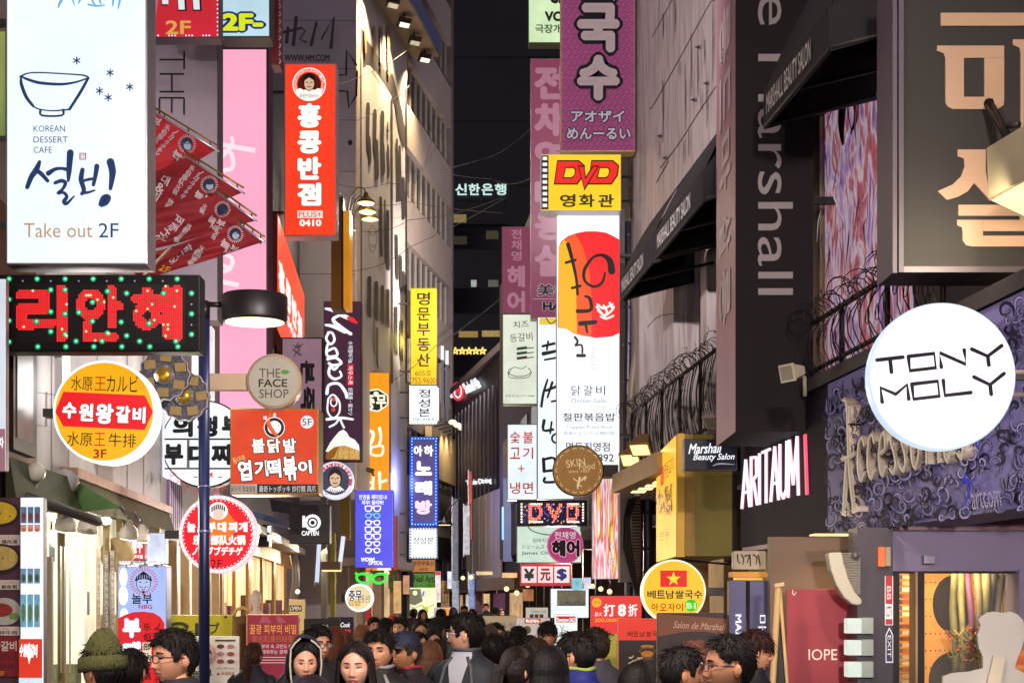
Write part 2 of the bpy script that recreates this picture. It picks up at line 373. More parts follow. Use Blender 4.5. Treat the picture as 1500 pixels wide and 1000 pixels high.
for i,(px,py) in enumerate(((769,880),(785,872))):
    Yl=57.4-.5*i; r2=thing('bulb_lamp',('small bare bulb hanging in the dark shop front','slim tall bulb hanging at right in the dark shop front')[i],'lamp',W(px,py,Yl)); m=MB(); c=W(px,py,Yl); m.ball(c,(.055,.055,.07 if i==0 else .3),E('#ffe6b0',1.5,0,1,True),8); m.build('bulb',r2); m=MB(); m.tube([c+Vector((0,0,.06)),c+Vector((0,0,.9))],.01,DARK,4); m.build('cord',r2)
# ---- painted white store building at the bend (left) and office block behind it ----
root=thing('store_building','grey store building with sketched wall painting and floodlit side','building',(wx(470,50),50,0))
fr=P('#9c9498',.65,0,.12,.6); sd=P('#c4bcb2',.65,0,.1,.5)
m=MB(); pA=W(380,0,50.4); m.add([(wx(370,50.6),50.6,0),(wx(520,50),50,0),(wx(520,50),50,26),(wx(370,50.6),50.6,26)],[(0,1,2,3)],fr); m.build('front_wall',root)
m=MB(); wall_q(HM,50.01,57.7,3.2,26,0,sd,m); m.build('side_wall',root)
m=MB(); wall_box(m,HM,50.02,50.5,0,26,.003,.04,P('#c8b49c',.6)); m.build('corner_trim',root)
class FCv(Cv): pass
cv=Cv(W(0,0,50),(50/F,0,0),(0,0,-50/F),0,0); cv.O=W(0,0,49.9); k=P('#1c181b',.6,0,0); k2=P('#37302f',.6,0,0)
for pl,w in (([(421,42),(419,62)],5),([(433,26),(429,66)],5),([(414,48),(438,42)],4),([(440,40),(446,46),(438,58),(448,62)],2.5),([(455,66),(463,32),(470,58),(488,26),(484,70)],5)): cv.stroke(pl,w,k2,1)
cv.T('WWW.HM.COM',416,80,482,90,k,b=.03)
[cv.stroke([(405,y),(520,y+1)],.8,P('#3c3638',.6,0,0),1,False) for y in (30,100,175,250,325,400)]; cv.stroke([(492,110),(506,110),(507,74),(521,95)],3,k,1); cv.stroke([(492,133),(508,134),(510,158),(521,140),(522,105)],3,k,1); cv.ell(512,209,3.3,4,k,12); cv.stroke([(415,112),(413,130),(415,136)],2.5,k); cv.build(root)
cv=PCv(HM,.006); k=P('#3a3230',.65,0,0); wl=P('#d8d0c4',.6,0,0)
cv.poly([(527,36),(534,46),(538,60),(550,76),(560,96),(568,108),(575,108),(580,128),(588,160),(594,190),(594,222),(588,200),(580,168),(573,140),(562,122),(550,104),(541,95),(535,97),(532,100)],k)
cv.stroke([(538,56),(548,68),(556,80)],1.2,wl); cv.stroke([(536,96),(548,108),(556,120),(566,132)],1.2,wl)
for x,y0,y1 in ((539,150,232),(549,160,236),(560,162,238)): cv.stroke([(x,y0),(x-.5,y0+8),(x-1,y1-20),(x+1,y1)],[1,6,5,1.5],k)
cv.stroke([(573,146),(573.5,560)],3.2,P('#3c3436',.6,0,0),1); cv.stroke([(594.5,120),(594.5,560)],2.2,P('#2c2628',.6,0,0),1); cv.stroke([(528,60),(529,560)],1.6,P('#5a5254',.6,0,0),1)
cv.stroke([(567,180),(567,205)],1.5,k,1); cv.ell(567,192,1.6,2.4,k,10); cv.stroke([(578,150),(584,185),(590,215)],[1,4,2],k)
for x,y0,y1,w in ((540,200,243,4),(550,205,264,6),(559,208,258,6),(567,212,262,3),(580,205,295,3),(584,215,295,4),(589,260,322,5)): cv.stroke([(x,y0),(x,y0+6),(x+1,y1-8),(x-1,y1)],[1.5,w,w,1],k)
for x,y0,y1,w in ((556,290,375,4),(562,295,385,2),(566,310,395,5),(579,345,410,4),(585,375,428,4),(590,398,432,3)): cv.stroke([(x,y0),(x,y0+5),(x+1,y1-8),(x+2,y1)],[1.5,w,w,1],k)
for x,y0,y1,w in ((539,405,465,6),(549,412,470,6),(558,418,475,5),(566,424,480,5),(578,450,520,4),(586,470,530,4),(550,480,540,3),(545,470,520,1.5)): cv.stroke([(x,y0),(x,y0+5),(x,y1-10),(x+2,y1)],[1.5,w,w,1],k)
cv.ring(543,350,6,20,1,P('#6a6060',.6,0,0)); cv.stroke([(536,338),(543,345),(550,336)],1,P('#6a6060',.6,0,0)); cv.stroke([(540,358),(544,362),(548,357)],1,P('#6a6060',.6,0,0))
for x in (532,545,556,566): cv.stroke([(x,40),(x+1,75+x-530)],[3.2,2.6],P('#7a5a34',.6,0,0),1)
cv.build(root)
m=MB(); wall_box(m,HM,49.9,58.6,21.35,21.75,.0,1.0,P('#b8a890',.6)); wall_box(m,HM,49.9,58.6,21.35,22.0,1.0,1.06,P('#56608a',.5)); m.build('cornice',root)
m=MB(); wall_box(m,HM,49.5,57.6,3.0,3.25,-.4,.5,P('#cfc6c2',.5)); m.build('canopy_edge',root)
for i in range(3):
    m=MB(); wall_box(m,HM,50.6+2.6*i,51.0+2.6*i,0,3,-.3,.1,P('#8c7460',.5)); m.build('pillar',root)
m=MB(); wall_q(HM,50,57.6,0,3,-.2,EF('#e0b888',.9,.5,1.2),m); m.build('shop_window',root)
for i in range(5):
    Yc=51.0+1.75*i; base=HM.at(Yc,21.3); n=Vector((.93,-.36,0)); c=base+n*.62
    r2=thing('flood_lamp',('first','second','third','fourth','farthest')[i]+' floodlight from the corner under the cornice of the painted building','lamp',c,'floodlights under the store cornice')
    m=MB(); m.tube([c+Vector((0,0,.05)),c+Vector((0,0,-.12))],.03,DARK,6); m.build('bracket',r2)
    m=MB(); m.obox(c+Vector((0,0,-.22)),(.2,.05,-.03),(-.05,.24,0),(.02,0,.09),P('#2e2826',.5,.3)); h=m.build('lamp_head',r2,bevel=.02)
    m=MB(); m.obox(c+Vector((.02,-.05,-.325)),(.15,.04,-.02),(-.04,.19,0),(.001,0,.006),E('#fff2d0',1.6 if i%2==0 else .5,0,1,True)); m.build('lens',h)
    if i%2==0: light('SPOT',c+Vector((0,0,-.36)),4200,(1,.77,.45),.12,HM.at(Yc,14)-n*.1,115,1.0)
root=thing('office_block','brown grey office block with strips of dark windows beside the painted store','building',HM.at(62,0))
m=MB(); wl=P('#9c8e84',.7,0,.12,.5); gl_=P('#101014',.12,.0,.2,1); Y0,Y1=57.75,66.4; zs=[(6.4,8.1),(9.7,11.4),(12.95,14.6),(16.2,17.95),(19.45,21.1),(22.7,24.4),(25.9,27.6)]; z=0
prev=4.4
for a,b in zs: wall_box(m,HM,Y0,Y1,prev,a,-.3,0,wl); prev=b
wall_box(m,HM,Y0,Y1,prev,34,-.3,0,wl); m.build('wall',root)
for a,b in zs:
    m=MB(); wall_q(HM,Y0,Y1,a,b,-.2,gl_,m); w=m.build('window',root)
    m=MB()
    for i in range(9): wall_box(m,HM,Y0+.25+1.0*i,Y0+.31+1.0*i,a,b,-.2,-.12,P('#8a8078',.5,.3))
    m.build('mullions',w)
m=MB(); wall_box(m,HM,Y1-.02,Y1+.25,0,34,-6,.06,P('#5a5050',.6)); m.build('end_wall',root)
m=MB(); wall_box(m,HM,60.5,66.2,6.55,8.4,.1,.35,P('#b49c78',.5,0,.1)); wall_box(m,HM,57.8,66.2,3.6,4.4,0,.3,P('#2a2a34',.5)); m.build('fascia',root)
for i in range(4):
    c=HM.at(62.6+1.0*i,8.75)+Vector((.75,-.3,0)); r2=thing('picture_lamp',('first','second','third','farthest')[i]+' small arm lamp over the beige fascia of the office block','lamp',c,'arm lamps over the beige fascia'); m=MB(); m.tube([HM.at(62.6+1.0*i,8.6),c],.03,DARK,5); m.build('arm',r2); m=MB(); m.ball(c,(.16,.16,.1),E('#ffecc0',1.6,0,1,True),10); m.build('lamp_head',r2)
    light('SPOT',c+Vector((0,0,-.12)),250,(1,.8,.5),.06,c+Vector((-.5,.2,-2)),80,.9)
m=MB(); wall_q(HM,57.8,66.3,0,3.6,-.3,EF('#5a4a58',.25,.5,1),m); m.build('shop_window',root)
m=MB()
for i in range(4): wall_box(m,HM,58.2+2.2*i,58.35+2.2*i,0,3.6,-.29,-.1,P('#1c1c26',.4,.3))
m.build('mullions',root)
for px,y0,y1,c in ((646,508,545,'#dfe8f4'),(653,515,548,'#dfe8f4')):
    Yv=HM.Y(px); r2=thing('hanging_banner',('white topped dark banner on the office block, taller one','white topped dark banner on the office block, shorter one')[px==653],'banner',HM.pt(px,y1+60)); m=MB(); c0=HM.pt(px,0); m.box(c0.x,c0.y-.3,wz(y1+70,c0.y),c0.x+.12,c0.y-.2,wz(y0+22,c0.y),P('#2c2838',.5)); m.build('panel_board',r2); m=MB(); m.box(c0.x,c0.y-.3,wz(y0+20,c0.y),c0.x+.12,c0.y-.2,wz(y0,c0.y),E(c,1,.2)); m.build('lit_top',r2)
# ---- left side buildings along the street ----
root=thing('shop_building','nearest left building with pale metal cladding above a bright glazed shop','building',LW.at(13,0))
m=MB(); pm=P('#c8c2be',.45,.0,.16,2.2,0,(1,1,.25)); wall_box(m,LW,4,21.35,2.95,14,-4,0,pm); m.build('cladding',root)
cv=PCv(LW,.004); sm=P('#6a625e',.5,0,0)
for x in (53,75,100,142,186,210): cv.stroke([(x,440),(x,760)],.9,sm,1,False)
cv.stroke([(50,574),(240,600)],1,sm,1,False); cv.stroke([(50,690),(240,738)],1,sm,1,False); cv.stroke([(67,574),(67,624),(50,622)],1.2,P('#4a4444',.5,.4),1)
for i in range(7): x=215+rnd.random()*18; cv.stroke([(x,690+rnd.random()*10),(x+rnd.uniform(-3,3),705+rnd.random()*12)],1,P('#8a8688',.5,0,0),1)
cv.build(root,'panel_seams')
m=MB(); wall_box(m,LW,12.9,14.0,4.0,4.0+.01,0,.01,DARK); wall_box(m,LW,12.2,14.1,2.95,5.0,.005,.02,P('#8a5a34',.6,0,.3,4)); m.build('wood_panel',root)
m=MB(); wall_box(m,LW,12.95,13.75,3.05,4.3,.022,.10,P('#241c18',.5)); w=m.build('window_frame',root); m=MB(); wall_box(m,LW,13.05,13.6,3.15,4.2,.101,.108,P('#6a5444',.3,0,.2)); m.build('pane',w)
# glazed shop
m=MB(); zc=2.9
wall_q(LW,14.4,21.3,.02,2.9,-.5,rampmat('shop_interior',[(0,'#4a4a2c'),(.36,'#a8a078'),(.45,'#f0e8cc'),(.55,'#fffaf0'),(.66,'#e8dcb0'),(1,'#6a6440')],1.5,(1,1,.3),emit=.95,detail=3,distort=.4),m); m.build('lit_interior',root)
m=MB(); wall_box(m,LW,14.3,21.3,0,.25,-.05,.02,P('#9a8a70',.5))
for i,yy in enumerate((14.35,15.3,17.6,18.4,19.0,20.2,21.2)): wall_box(m,LW,yy,yy+.06,.25,2.9,-.05,.02,P('#a8966a',.4,.2))
m.build('window_frame',root)
m=MB(); wall_q(LW,14.4,21.25,.25,2.9,-.02,glass('#e8f0e0',.05,.12),m); m.build('shop_glass',root)
m=MB(); 
for i,(yy,z0,z1,c) in enumerate(((15.0,.4,1.3,'#6a7a4a'),(16.9,.3,1.2,'#7a8a5a'),(19.4,.3,1.7,'#b89a68'))): wall_box(m,LW,yy,yy+.3,z0,z1,-.45,-.2,P(c,.6,0,.3,8))
m.build('display_shelf',root)
m=MB(); wall_box(m,LW,5,14.3,0,2.95,-3,0,P('#3a2a24',.6,0,.2)); m.build('base_wall',root)
for yy in (16.0,18.5): light('AREA',LW.at(yy,2.7)+Vector((.7,0,0)),50,(1,.88,.66),.6,LW.at(yy,0)+Vector((2.2,-1.5,.8)))
cv=PCv(LW,.03)
for i,(x,y0,y1,c) in enumerate(((140,800,985,'#c8b488'),(150,812,980,'#3c3a3a'),(158,806,985,'#584a44'))):
    cv.rect(x-4,y0,x+3,y1,P(c,.5,0,.1))
    for k in range(16): cv.T(rnd.choice('명동맛집고기구이한식당'),x-2.6,y0+4+10.5*k,x+1.8,y0+12+10.5*k,P('#d8d4cc' if i else '#5a4a30',.5,0,0))
for x in (78,84,91): cv.rect(x,800,x+3,985,P(('#7a8a5a','#98a070','#b8b888')[int(x)%3],.3,0,.3,6))
cv.rect(118,866,122,900,P('#6a6258',.3,.6)); cv.rect(100,792,112,800,P('#c8a860',.4)); cv.build(root,'glass_stickers')
m=MB()
for k in range(46): c=LW.at(14.6+rnd.random()*1.6,.3+rnd.random()*.9)-nrm0(LW)*.3; m.tube([c,c+Vector((rnd.uniform(-.1,.1),rnd.uniform(-.1,.1),rnd.uniform(.1,.3)))],[.03,.004],P(rnd.choice(('#5a7a30','#88a048','#a8b868')),.6),4)
m.build('plants',root)
root=thing('shop_building','white lit shop between the metal clad building and the pink panel','building',LW.at(24.5,0))
m=MB(); wall_box(m,LW,21.4,28.2,2.7,15,-4,0,P('#a59ca4',.6,0,.15)); m.build('wall',root)
for a_ in ((21.6,28,.05,2.7,-.2,rampmat('shop_window_light',[(0,'#6a5040'),(.36,'#c8a888'),(.46,'#fff0e0'),(.56,'#fff8f0'),(.68,'#d8b890'),(1,'#705848')],1.7,(1,1,.3),emit=.95,detail=4)),(21.5,23.2,3.5,6.2,.01,EF('#f4f4ff',1.0,.3,2)),(24.6,27.4,4.0,6.4,.01,EF('#fff0f4',.95,.3,2))): m=MB(); wall_q(LW,*a_,m); m.build('lit_window',root)
m=MB()
for i in range(6): wall_box(m,LW,21.45+1.28*i,21.58+1.28*i,.0,2.7,-.1,.03,P('#a08458',.4))
m.build('window_frame',root)
m=MB()
for i in range(14): wall_box(m,LW,22.0+.1*i,22.03+.1*i,2.8,3.5,.002,.03,P(('#8a5a9a','#d8d0e0')[i%2],.5))
m.build('striped_board',root)
light('AREA',LW.at(24.5,2.6)+Vector((.8,0,0)),50,(1,.9,.75),.8,LW.at(24,0)+Vector((2.5,-1,.8)))
root=thing('shop_building','dark left building with warm wooden shop windows at street level','building',LW.at(38,0))
m=MB(); wall_box(m,LW,28.3,49.5,3.1,16,-4,0,P('#494248',.65,0,.15)); m.build('wall',root)
for i in range(5): m=MB(); wall_box(m,LW,38+2.0*i,39.4+2.0*i,6.5,9.6,.002,.05,P('#15141a',.15)); m.build('upper_window',root)
m=MB(); wall_q(LW,28.5,49,.05,3.1,-.35,rampmat('warm_interior',[(0,'#5a3a28'),(.35,'#d8a860'),(.5,'#f4d090'),(.62,'#fff0c8'),(.75,'#c89050'),(1,'#7a5a6a')],1.6,(1,1,.3),emit=.9,detail=4,distort=.6),m); m.build('lit_interior',root)
m=MB(); wd_=P('#a87c44',.5,0,.2,6,0,(1,1,.2))
for yy,w_ in ((28.4,.35),(30.6,.18),(33.2,.5),(36.4,.2),(39.6,.6),(43.6,.3),(47.8,.6)): wall_box(m,LW,yy,yy+w_,.0,3.0,-.04,.02,wd_)
wall_box(m,LW,28.35,49.2,2.85,3.15,-.1,.06,wd_); wall_box(m,LW,28.35,49.2,0,.5,-.08,.05,wd_); m.build('wooden_frame',root)
m=MB()
for i in range(16): wall_box(m,LW,28.85+1.25*i,29.5+1.25*i,.6+rnd.random()*.3,1.3+rnd.random()*.8,-.33,-.15,P(rnd.choice(('#8a6a7a','#5a4a50','#a8885a','#c8b0a0','#6a3a40')),.6,0,.3,5))
m.build('display',root)
m=MB(); wall_box(m,LW,30,44,3.15,3.3,.0,.5,P('#8a7a68',.5)); m.build('eave',root)
for yy in (31,36,42): light('AREA',LW.at(yy,2.9)+Vector((.8,0,.1)),110,(1,.8,.5),.8,LW.at(yy,0)+Vector((2.5,-2,.8)))
# ---- right side: near salon building ----
root=thing('salon_building','right building with streaked stone slabs, black awnings and dark window bays','building',RW.at(17,0))
stone=rampmat('streaked_stone',[(0,'#5f5256'),(.36,'#98898c'),(.48,'#b8acac'),(.58,'#a0928f'),(.72,'#867a7c'),(1,'#4c4448')],4.5,(1.6,1.6,.16),rough=.6,distort=.6,detail=8)
m=MB(); wall_box(m,RW,16.6,25.1,7.15,26,-5,0,stone); wall_box(m,RW,24.2,25.1,3.4,7.15,-5,0,stone); wall_box(m,RW,21.5,22.6,3.4,7.15,-4,0,stone); wall_box(m,RW,19.4,19.75,3.4,7.15,-4,0,stone); wall_box(m,RW,16.8,17.5,3.4,7.15,-4,0,stone); m.build('stone_wall',root)
m=MB(); wall_box(m,RW,6,16.6,3.5,26,-5,0,P('#46383c',.6,0,.2,1)); m.build('side_wall',root)
m=MB(); wall_box(m,RW,16.9,24.9,3.4,7.15,-1.0,-.5,P('#7a6a62',.6,0,.25,2,.1)); m.build('recess_wall',root)
m=MB()
for a,b in ((17.6,19.3),(19.8,21.4),(22.7,24.1)): wall_q(RW,a+.25,b-.1,3.6,6.9,-.495,P('#2c3048',.15),m)
m.build('bay_window',root)
m=MB()
for a in (17.75,19.1,19.95,21.2,22.85,23.95): wall_box(m,RW,a,a+.12,3.4,7.1,-.49,-.3,P('#3c4056',.35,.4))
m.build('bay_frame',root)
cv=PCv(RW,.003); jt=P('#3c2c2e',.7,0,0)
for pl in ([(955,56),(985,0)],[(952,160),(960,150),(1002,75),(1040,6),(1046,3)],[(968,246),(985,224),(1000,203),(1022,168),(1050,126)],[(980,236),(972,250),(962,268)]): cv.stroke(pl,1.1,jt)
for x,y0,y1 in ((972,20,58),(972,118,210),(990,0,50),(1005,95,190),(1014,50,140),(1024,70,140),(1034,58,95),(1046,5,120),(1038,125,190),(1004,205,240),(968,200,235),(1012,190,230),(1030,130,165),(998,90,110)): cv.stroke([(x,y0),(x+.5,(y0+y1)/2),(x,y1)],[.6,1.1,.4],jt)
for x,y in ((1026,69),(1038,122),(1020,146),(970,199),(978,231)): cv.poly([(x-5,y+.5),(x+3,y-2.5),(x+2,y+3)],DARK)
cv.stroke([(952,480),(972,462),(1012,460)],1.2,jt,3); cv.stroke([(953,590),(975,573),(1010,572)],1.2,jt,3); cv.build(root,'joint_lines')
m=MB(); wall_box(m,RW,15.3,25.1,0,3.4,-4,-.9,P('#6a5040',.6)); m.build('base_wall',root)
# cream strip and backlit marble film window
m=MB(); wall_box(m,RW,14.35,14.85,3.55,7.05,.002,.05,P('#b5a284',.5,0,.15)); m.build('cream_strip',root)
mar=rampmat('marbled_film',[(0,'#3a1a40'),(.32,'#7a4a90'),(.42,'#b894c4'),(.49,'#e0ccd8'),(.55,'#c07a88'),(.62,'#a84a5c'),(.69,'#e4c4c4'),(.8,'#8a5898'),(1,'#c8a4cc')],2.0,(1.3,1.3,.5),rough=.25,emit=.42,distort=2.6,detail=7)
m=MB(); wall_q(RW,12.0,14.33,3.55,6.1,.01,mar,m); m.build('film_window',root)
m=MB(); wall_box(m,RW,11.9,14.36,6.1,7.4,.002,.06,P('#121014',.5)); m.build('window_head',root)
cv=PCv(RW,.02)
for pts,w in (([(1245,80),(1241,120),(1236,180),(1238,212)],[16,14,10,3]),([(1254,80),(1256,130),(1258,170),(1250,196)],[10,10,7,2])): cv.stroke(pts,w,P('#150f1a',.4,0,0))
for i in range(46):
    x=1212+rnd.random()*88; y=100+rnd.random()*270; cv.stroke([(x,y),(x+rnd.uniform(-4,4),y+15),(x+rnd.uniform(-8,8),y+rnd.uniform(25,60))],[.5,rnd.uniform(1,3),.4],rnd.choice([E('#5a2c6a',.4,0),E('#a04a5a',.5,0),E('#e0c8d8',.6,0),E('#3a2a5a',.4,0)]))
cv.build(root,'film_print')
# ---- right side: building beyond, carrying the hanging signs ----
root=thing('sign_building','dark brown building behind the stack of hanging signs','building',RW.at(37,0))
m=MB(); wall_box(m,RW,25.2,50,3.2,11.5,-6,0,P('#332528',.65,0,.25,2)); wall_box(m,RW,25.2,50,0,3.2,-6,-1,P('#33262a',.6)); m.build('wall',root)
for i in range(8):
    for z0,z1 in ((4.6,6.6),(8,9.8)): m=MB(); wall_box(m,RW,27+2.8*i,28.7+2.8*i,z0,z1,.002,.04,P('#0f0f16',.15)); m.build('window',root)
m=MB(); wall_q(RW,25.3,50,.1,2.7,-.98,EF('#c89a6a',.5,.6,1.5),m); m.build('shop_window',root)
for i in range(13): m=MB(); wall_box(m,RW,25.3+1.95*i,25.5+1.95*i,0,3.1,-.97,-.6,P('#2a2024',.5)); m.build('shop_pillar',root)
for yy in (30,37,44): light('AREA',RW.at(yy,2.9)+Vector((-.3,0,0)),180,(1,.85,.7),.8,RW.at(yy,0)+Vector((-2.5,-2,.8)))
m=MB(); Yb=46; m.box(wx(737,Yb),Yb,wz(822,Yb),wx(764,Yb),Yb+.2,wz(700,Yb),P('#16306a',.5)); m.box(wx(735,Yb),Yb-.05,wz(790,Yb),wx(738,Yb),Yb+.1,wz(742,Yb),EF('#40b8f0',1)); r2=thing('hanging_banner','dark blue banner panel with a bright edge behind the mint sign','panel',W(750,822,Yb)); m.build('panel_board',r2)
# ================= signs on the left side of the street =================
CASE=P('#6f6a70',.4,.6); CASED=P('#2b2729',.5,.3)
def led_row(cv,x0,y0,x1,y1,step,r,m):
    n=max(1,int(math.hypot(x1-x0,y1-y0)/step)); cv.dots([(x0+(x1-x0)*i/n,y0+(y1-y0)*i/n) for i in range(n+1)],r,m)
def art_snow(cv):
    n=eN; lb=E('#6fb2e2',.95,0)
    for pts,w in (([(96,-22),(94,-6),(88,6),(86,12)],[5,4,4,2]),([(104,-14),(107,0),(110,10)],[4,3,1]),([(120,-20),(119,-4),(116,6)],[4,4,2]),([(130,8),(142,10),(154,9)],[3,3,2]),([(137,-14),(136,2),(140,8)],[3,3,2]),([(150,-8),(147,2),(149,7)],[3,3,2]),([(166,-20),(167,-4),(166,10)],[4,4,2]),([(180,-24),(178,-6),(174,14)],[4,4,2])): cv.stroke(pts,w,lb)
    # bowl
    cv.stroke([(31,114),(42,109),(62,108),(100,110),(124,112),(131,116)],[3,2,2,2,2.4,3],n)
    cv.stroke([(31,113),(42,118),(60,123),(90,125),(112,122),(130,116)],[2,4,4.5,4,3,2],n)
    cv.stroke([(32,116),(33,126),(40,144),(50,157)],[3,5,5,4],n); cv.stroke([(130,117),(119,137),(103,162)],[4,4.5,4],n)
    cv.stroke([(49,157),(60,162),(80,164),(103,162)],[2.5,2,2,2.5],n)
    cv.stroke([(61,163),(63,171),(92,171),(94,163)],[4,3,3,4],n,3)
    for x,y in ((114,91),(163,109),(192,130),(148,136),(161,146)):
        for a in (90,30,150): cv.stroke([(x-5*math.cos(R(a)),y-5*math.sin(R(a))),(x+5*math.cos(R(a)),y+5*math.sin(R(a)))],1.8,n)
    cv.T('KOREAN',52,187,98,196,n); cv.T('DESSERT',52,203,102,212,n); cv.T('CAFE',52,218,79,227,n)
    cv.frame(119,227,129,237,1.3,E('#b6403c',.8,0)); cv.T('印',120.5,228.5,127.5,235.5,E('#b6403c',.8,0))
    S=lambda p,w,m: cv.stroke(p,[q*1.28 for q in w],m)
    S([(61,240),(56,252),(49,262),(43,277)],[4,7,6,5],n); S([(56,252),(64,258),(73,268)],[5,5,4],n)
    S([(106,227),(105,240),(104,255),(103,268)],[8,7,6,3],n); S([(74,257),(84,251),(94,250),(103,252)],[6,4,3.5,5],n)
    S([(84,271),(93,268),(99,271),(95,280),(88,286),(96,285),(101,291),(97,298),(101,301),(112,290)],[4,4.5,4.5,3.5,3.5,3.5,4,5,4,1.5],n)
    S([(124,252),(122,266),(126,281),(123,287)],[5,6,5,4],n); S([(145,247),(143,260),(140,274)],[6,5,4],n); S([(126,268),(134,266),(142,265)],[3,3.5,3],n); S([(124,286),(133,285),(142,282)],[4,3,2],n)
    S([(165,241),(168,256),(165,280)],[9,8,4],n); S([(150,303),(155,294),(161,293),(158,300),(152,305)],[4,7,8,7,3],n)
    cv.T('Take out',39,330,139,351,E('#cc9a62',.85,0)); cv.T('2F',148,330,177,351,n)
board_sign('signboard','tall white lit dessert cafe sign with blue bowl drawing and snowflakes',8,-40,216,388,12.5,.3,EF('#e8f4ff',1.08,.09,.9),P('#8f8a90',.35,.7),3,art=art_snow,brk=-70)
m=MB()
# ---- big dot display ----
def raster(sx,x0,y0,x1,y1,step,bold=.03):
    v,fs=glyphs(sx,bold); mn,mx=v.min(0),v.max(0)
    nx,ny=int((x1-x0)/step),int((y1-y0)/step); out=set(); tri=[]
    for f in fs:
        for k in range(1,len(f)-1): tri.append((v[f[0]],v[f[k]],v[f[k+1]]))
    for j in range(ny):
        for i in range(nx):
            X=mn[0]+(i+.5)/nx*(mx[0]-mn[0]); Y=mx[1]-(j+.5)/ny*(mx[1]-mn[1])
            for a,b,c in tri:
                d1=(X-b[0])*(a[1]-b[1])-(a[0]-b[0])*(Y-b[1]); d2=(X-c[0])*(b[1]-c[1])-(b[0]-c[0])*(Y-c[1]); d3=(X-a[0])*(c[1]-a[1])-(c[0]-a[0])*(Y-a[1])
                if not((d1<0 or d2<0 or d3<0) and (d1>0 or d2>0 or d3>0)): out.add((i,j)); break
    return [(x0+(i+.5)*step,y0+(j+.5)*step) for i,j in out]
def art_led(cv):
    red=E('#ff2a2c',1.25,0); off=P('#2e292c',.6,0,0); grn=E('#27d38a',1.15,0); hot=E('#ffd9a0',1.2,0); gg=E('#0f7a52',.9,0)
    cv.rect(12,415,284,512,P('#100d0f',.7,0,.1,3,0,(1,1,1),.15))
    L=raster('리',24,418,100,503,3.3,.05)+raster('안',112,418,182,503,3.3,.05)+raster('혜',192,418,270,503,3.3,.05)
    S={(round(x),round(y)) for x,y in L}
    cv.dots([(26+3.3*i,418+3.3*j) for i in range(75) for j in range(26)],.75,off,4)
    cv.dots(L,1.95,E('#dc1820',.95,0),6); cv.dots(L,1.15,red,6)  # wider red discs paint the glow around the dots
    edge=[(14+41*i,409) for i in range(7)]+[(14,439+31*i) for i in range(3)]+[(281,430+30*i) for i in range(3)]+[(56+41*i,508) for i in range(6)]
    inn=[(96,425),(186,430),(96,460),(96,490),(186,492),(112,500),(150,500),(258,500),(205,500),(75,425),(158,427),(136,443),(75,457),(54,471),(136,471),(178,472),(219,474),(75,486),(116,458),(158,488),(240,430)]
    cv.dots(edge+inn,4.6,gg,10); cv.dots(edge+inn,3.0,grn,10); cv.dots([(x+.5,y-.5) for x,y in edge+inn],1.2,E('#c8ffe6',1.2,0),8)  # largest green discs paint a halo of light around each bulb
    hots=[rnd.choice(L) for _ in range(26)]; cv.dots(hots,2.0,hot,6)
    cv.dots([(34+41*i,412) for i in range(6)]+[(281,446),(281,476)],1.2,E('#cfd3d6',.7,0),6)
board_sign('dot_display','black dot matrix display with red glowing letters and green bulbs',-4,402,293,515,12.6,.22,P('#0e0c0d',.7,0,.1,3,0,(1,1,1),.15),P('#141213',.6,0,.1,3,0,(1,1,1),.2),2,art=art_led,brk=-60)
def art_kalbi(cv):
    rd=E('#ef1c27',.95,0); bk=E('#2b2010',.4,0); wh=E('#ffffff',1.1,0); rr=E('#d4380f',.9,0)
    def seg(y0,y1,t,m):           # band across the disc, tilted
        r=71.5; top=[];bot=[]
        for k in range(13):
            x=-r+2*r*k/12
            a=y0+t*x; b=y1+t*x; lim=math.sqrt(max(0,r*r-x*x))
            top.append((153+x,603+max(min(a,lim),-lim))); bot.append((153+x,603+max(min(b,lim),-lim)))
        cv.poly(bot+top[::-1],m)
    seg(-26.5,24,.045,rd)
    cv.T('水原',105,551,136,572,bk,ang=1.5); cv.T('王',139,552,156,572,rr,ang=1.5); cv.T('カルビ',157,550,203,574,bk,ang=1.5)
    x=92
    for ch,w,h,y in (('수',21,24,601),('원',21,26,604),('왕',26,30,606),('갈',21,25,607),('비',19,24,608)):
        cv.T(ch,x,y-h/2,x+w,y+h/2,wh,b=.045,ang=2,o=E('#7a0b12',.6,0),ow=.03); x+=w+3.5
    cv.T('水原',99,633,136,653,bk,ang=2); cv.T('王',139,634,155,653,rr,ang=2); cv.T('牛排',160,635,200,655,bk,ang=2); cv.T('3F',138,658,157,671,E('#b4321a',.7,0),b=.02)
disc_sign('round_sign','round yellow sign crossed by a red band with white lettering',153,603,75.5,13.5,.25,EF('#ffb81e',.95,.08),EF('#f4fbff',1.1),4,art=art_kalbi,brk=60)
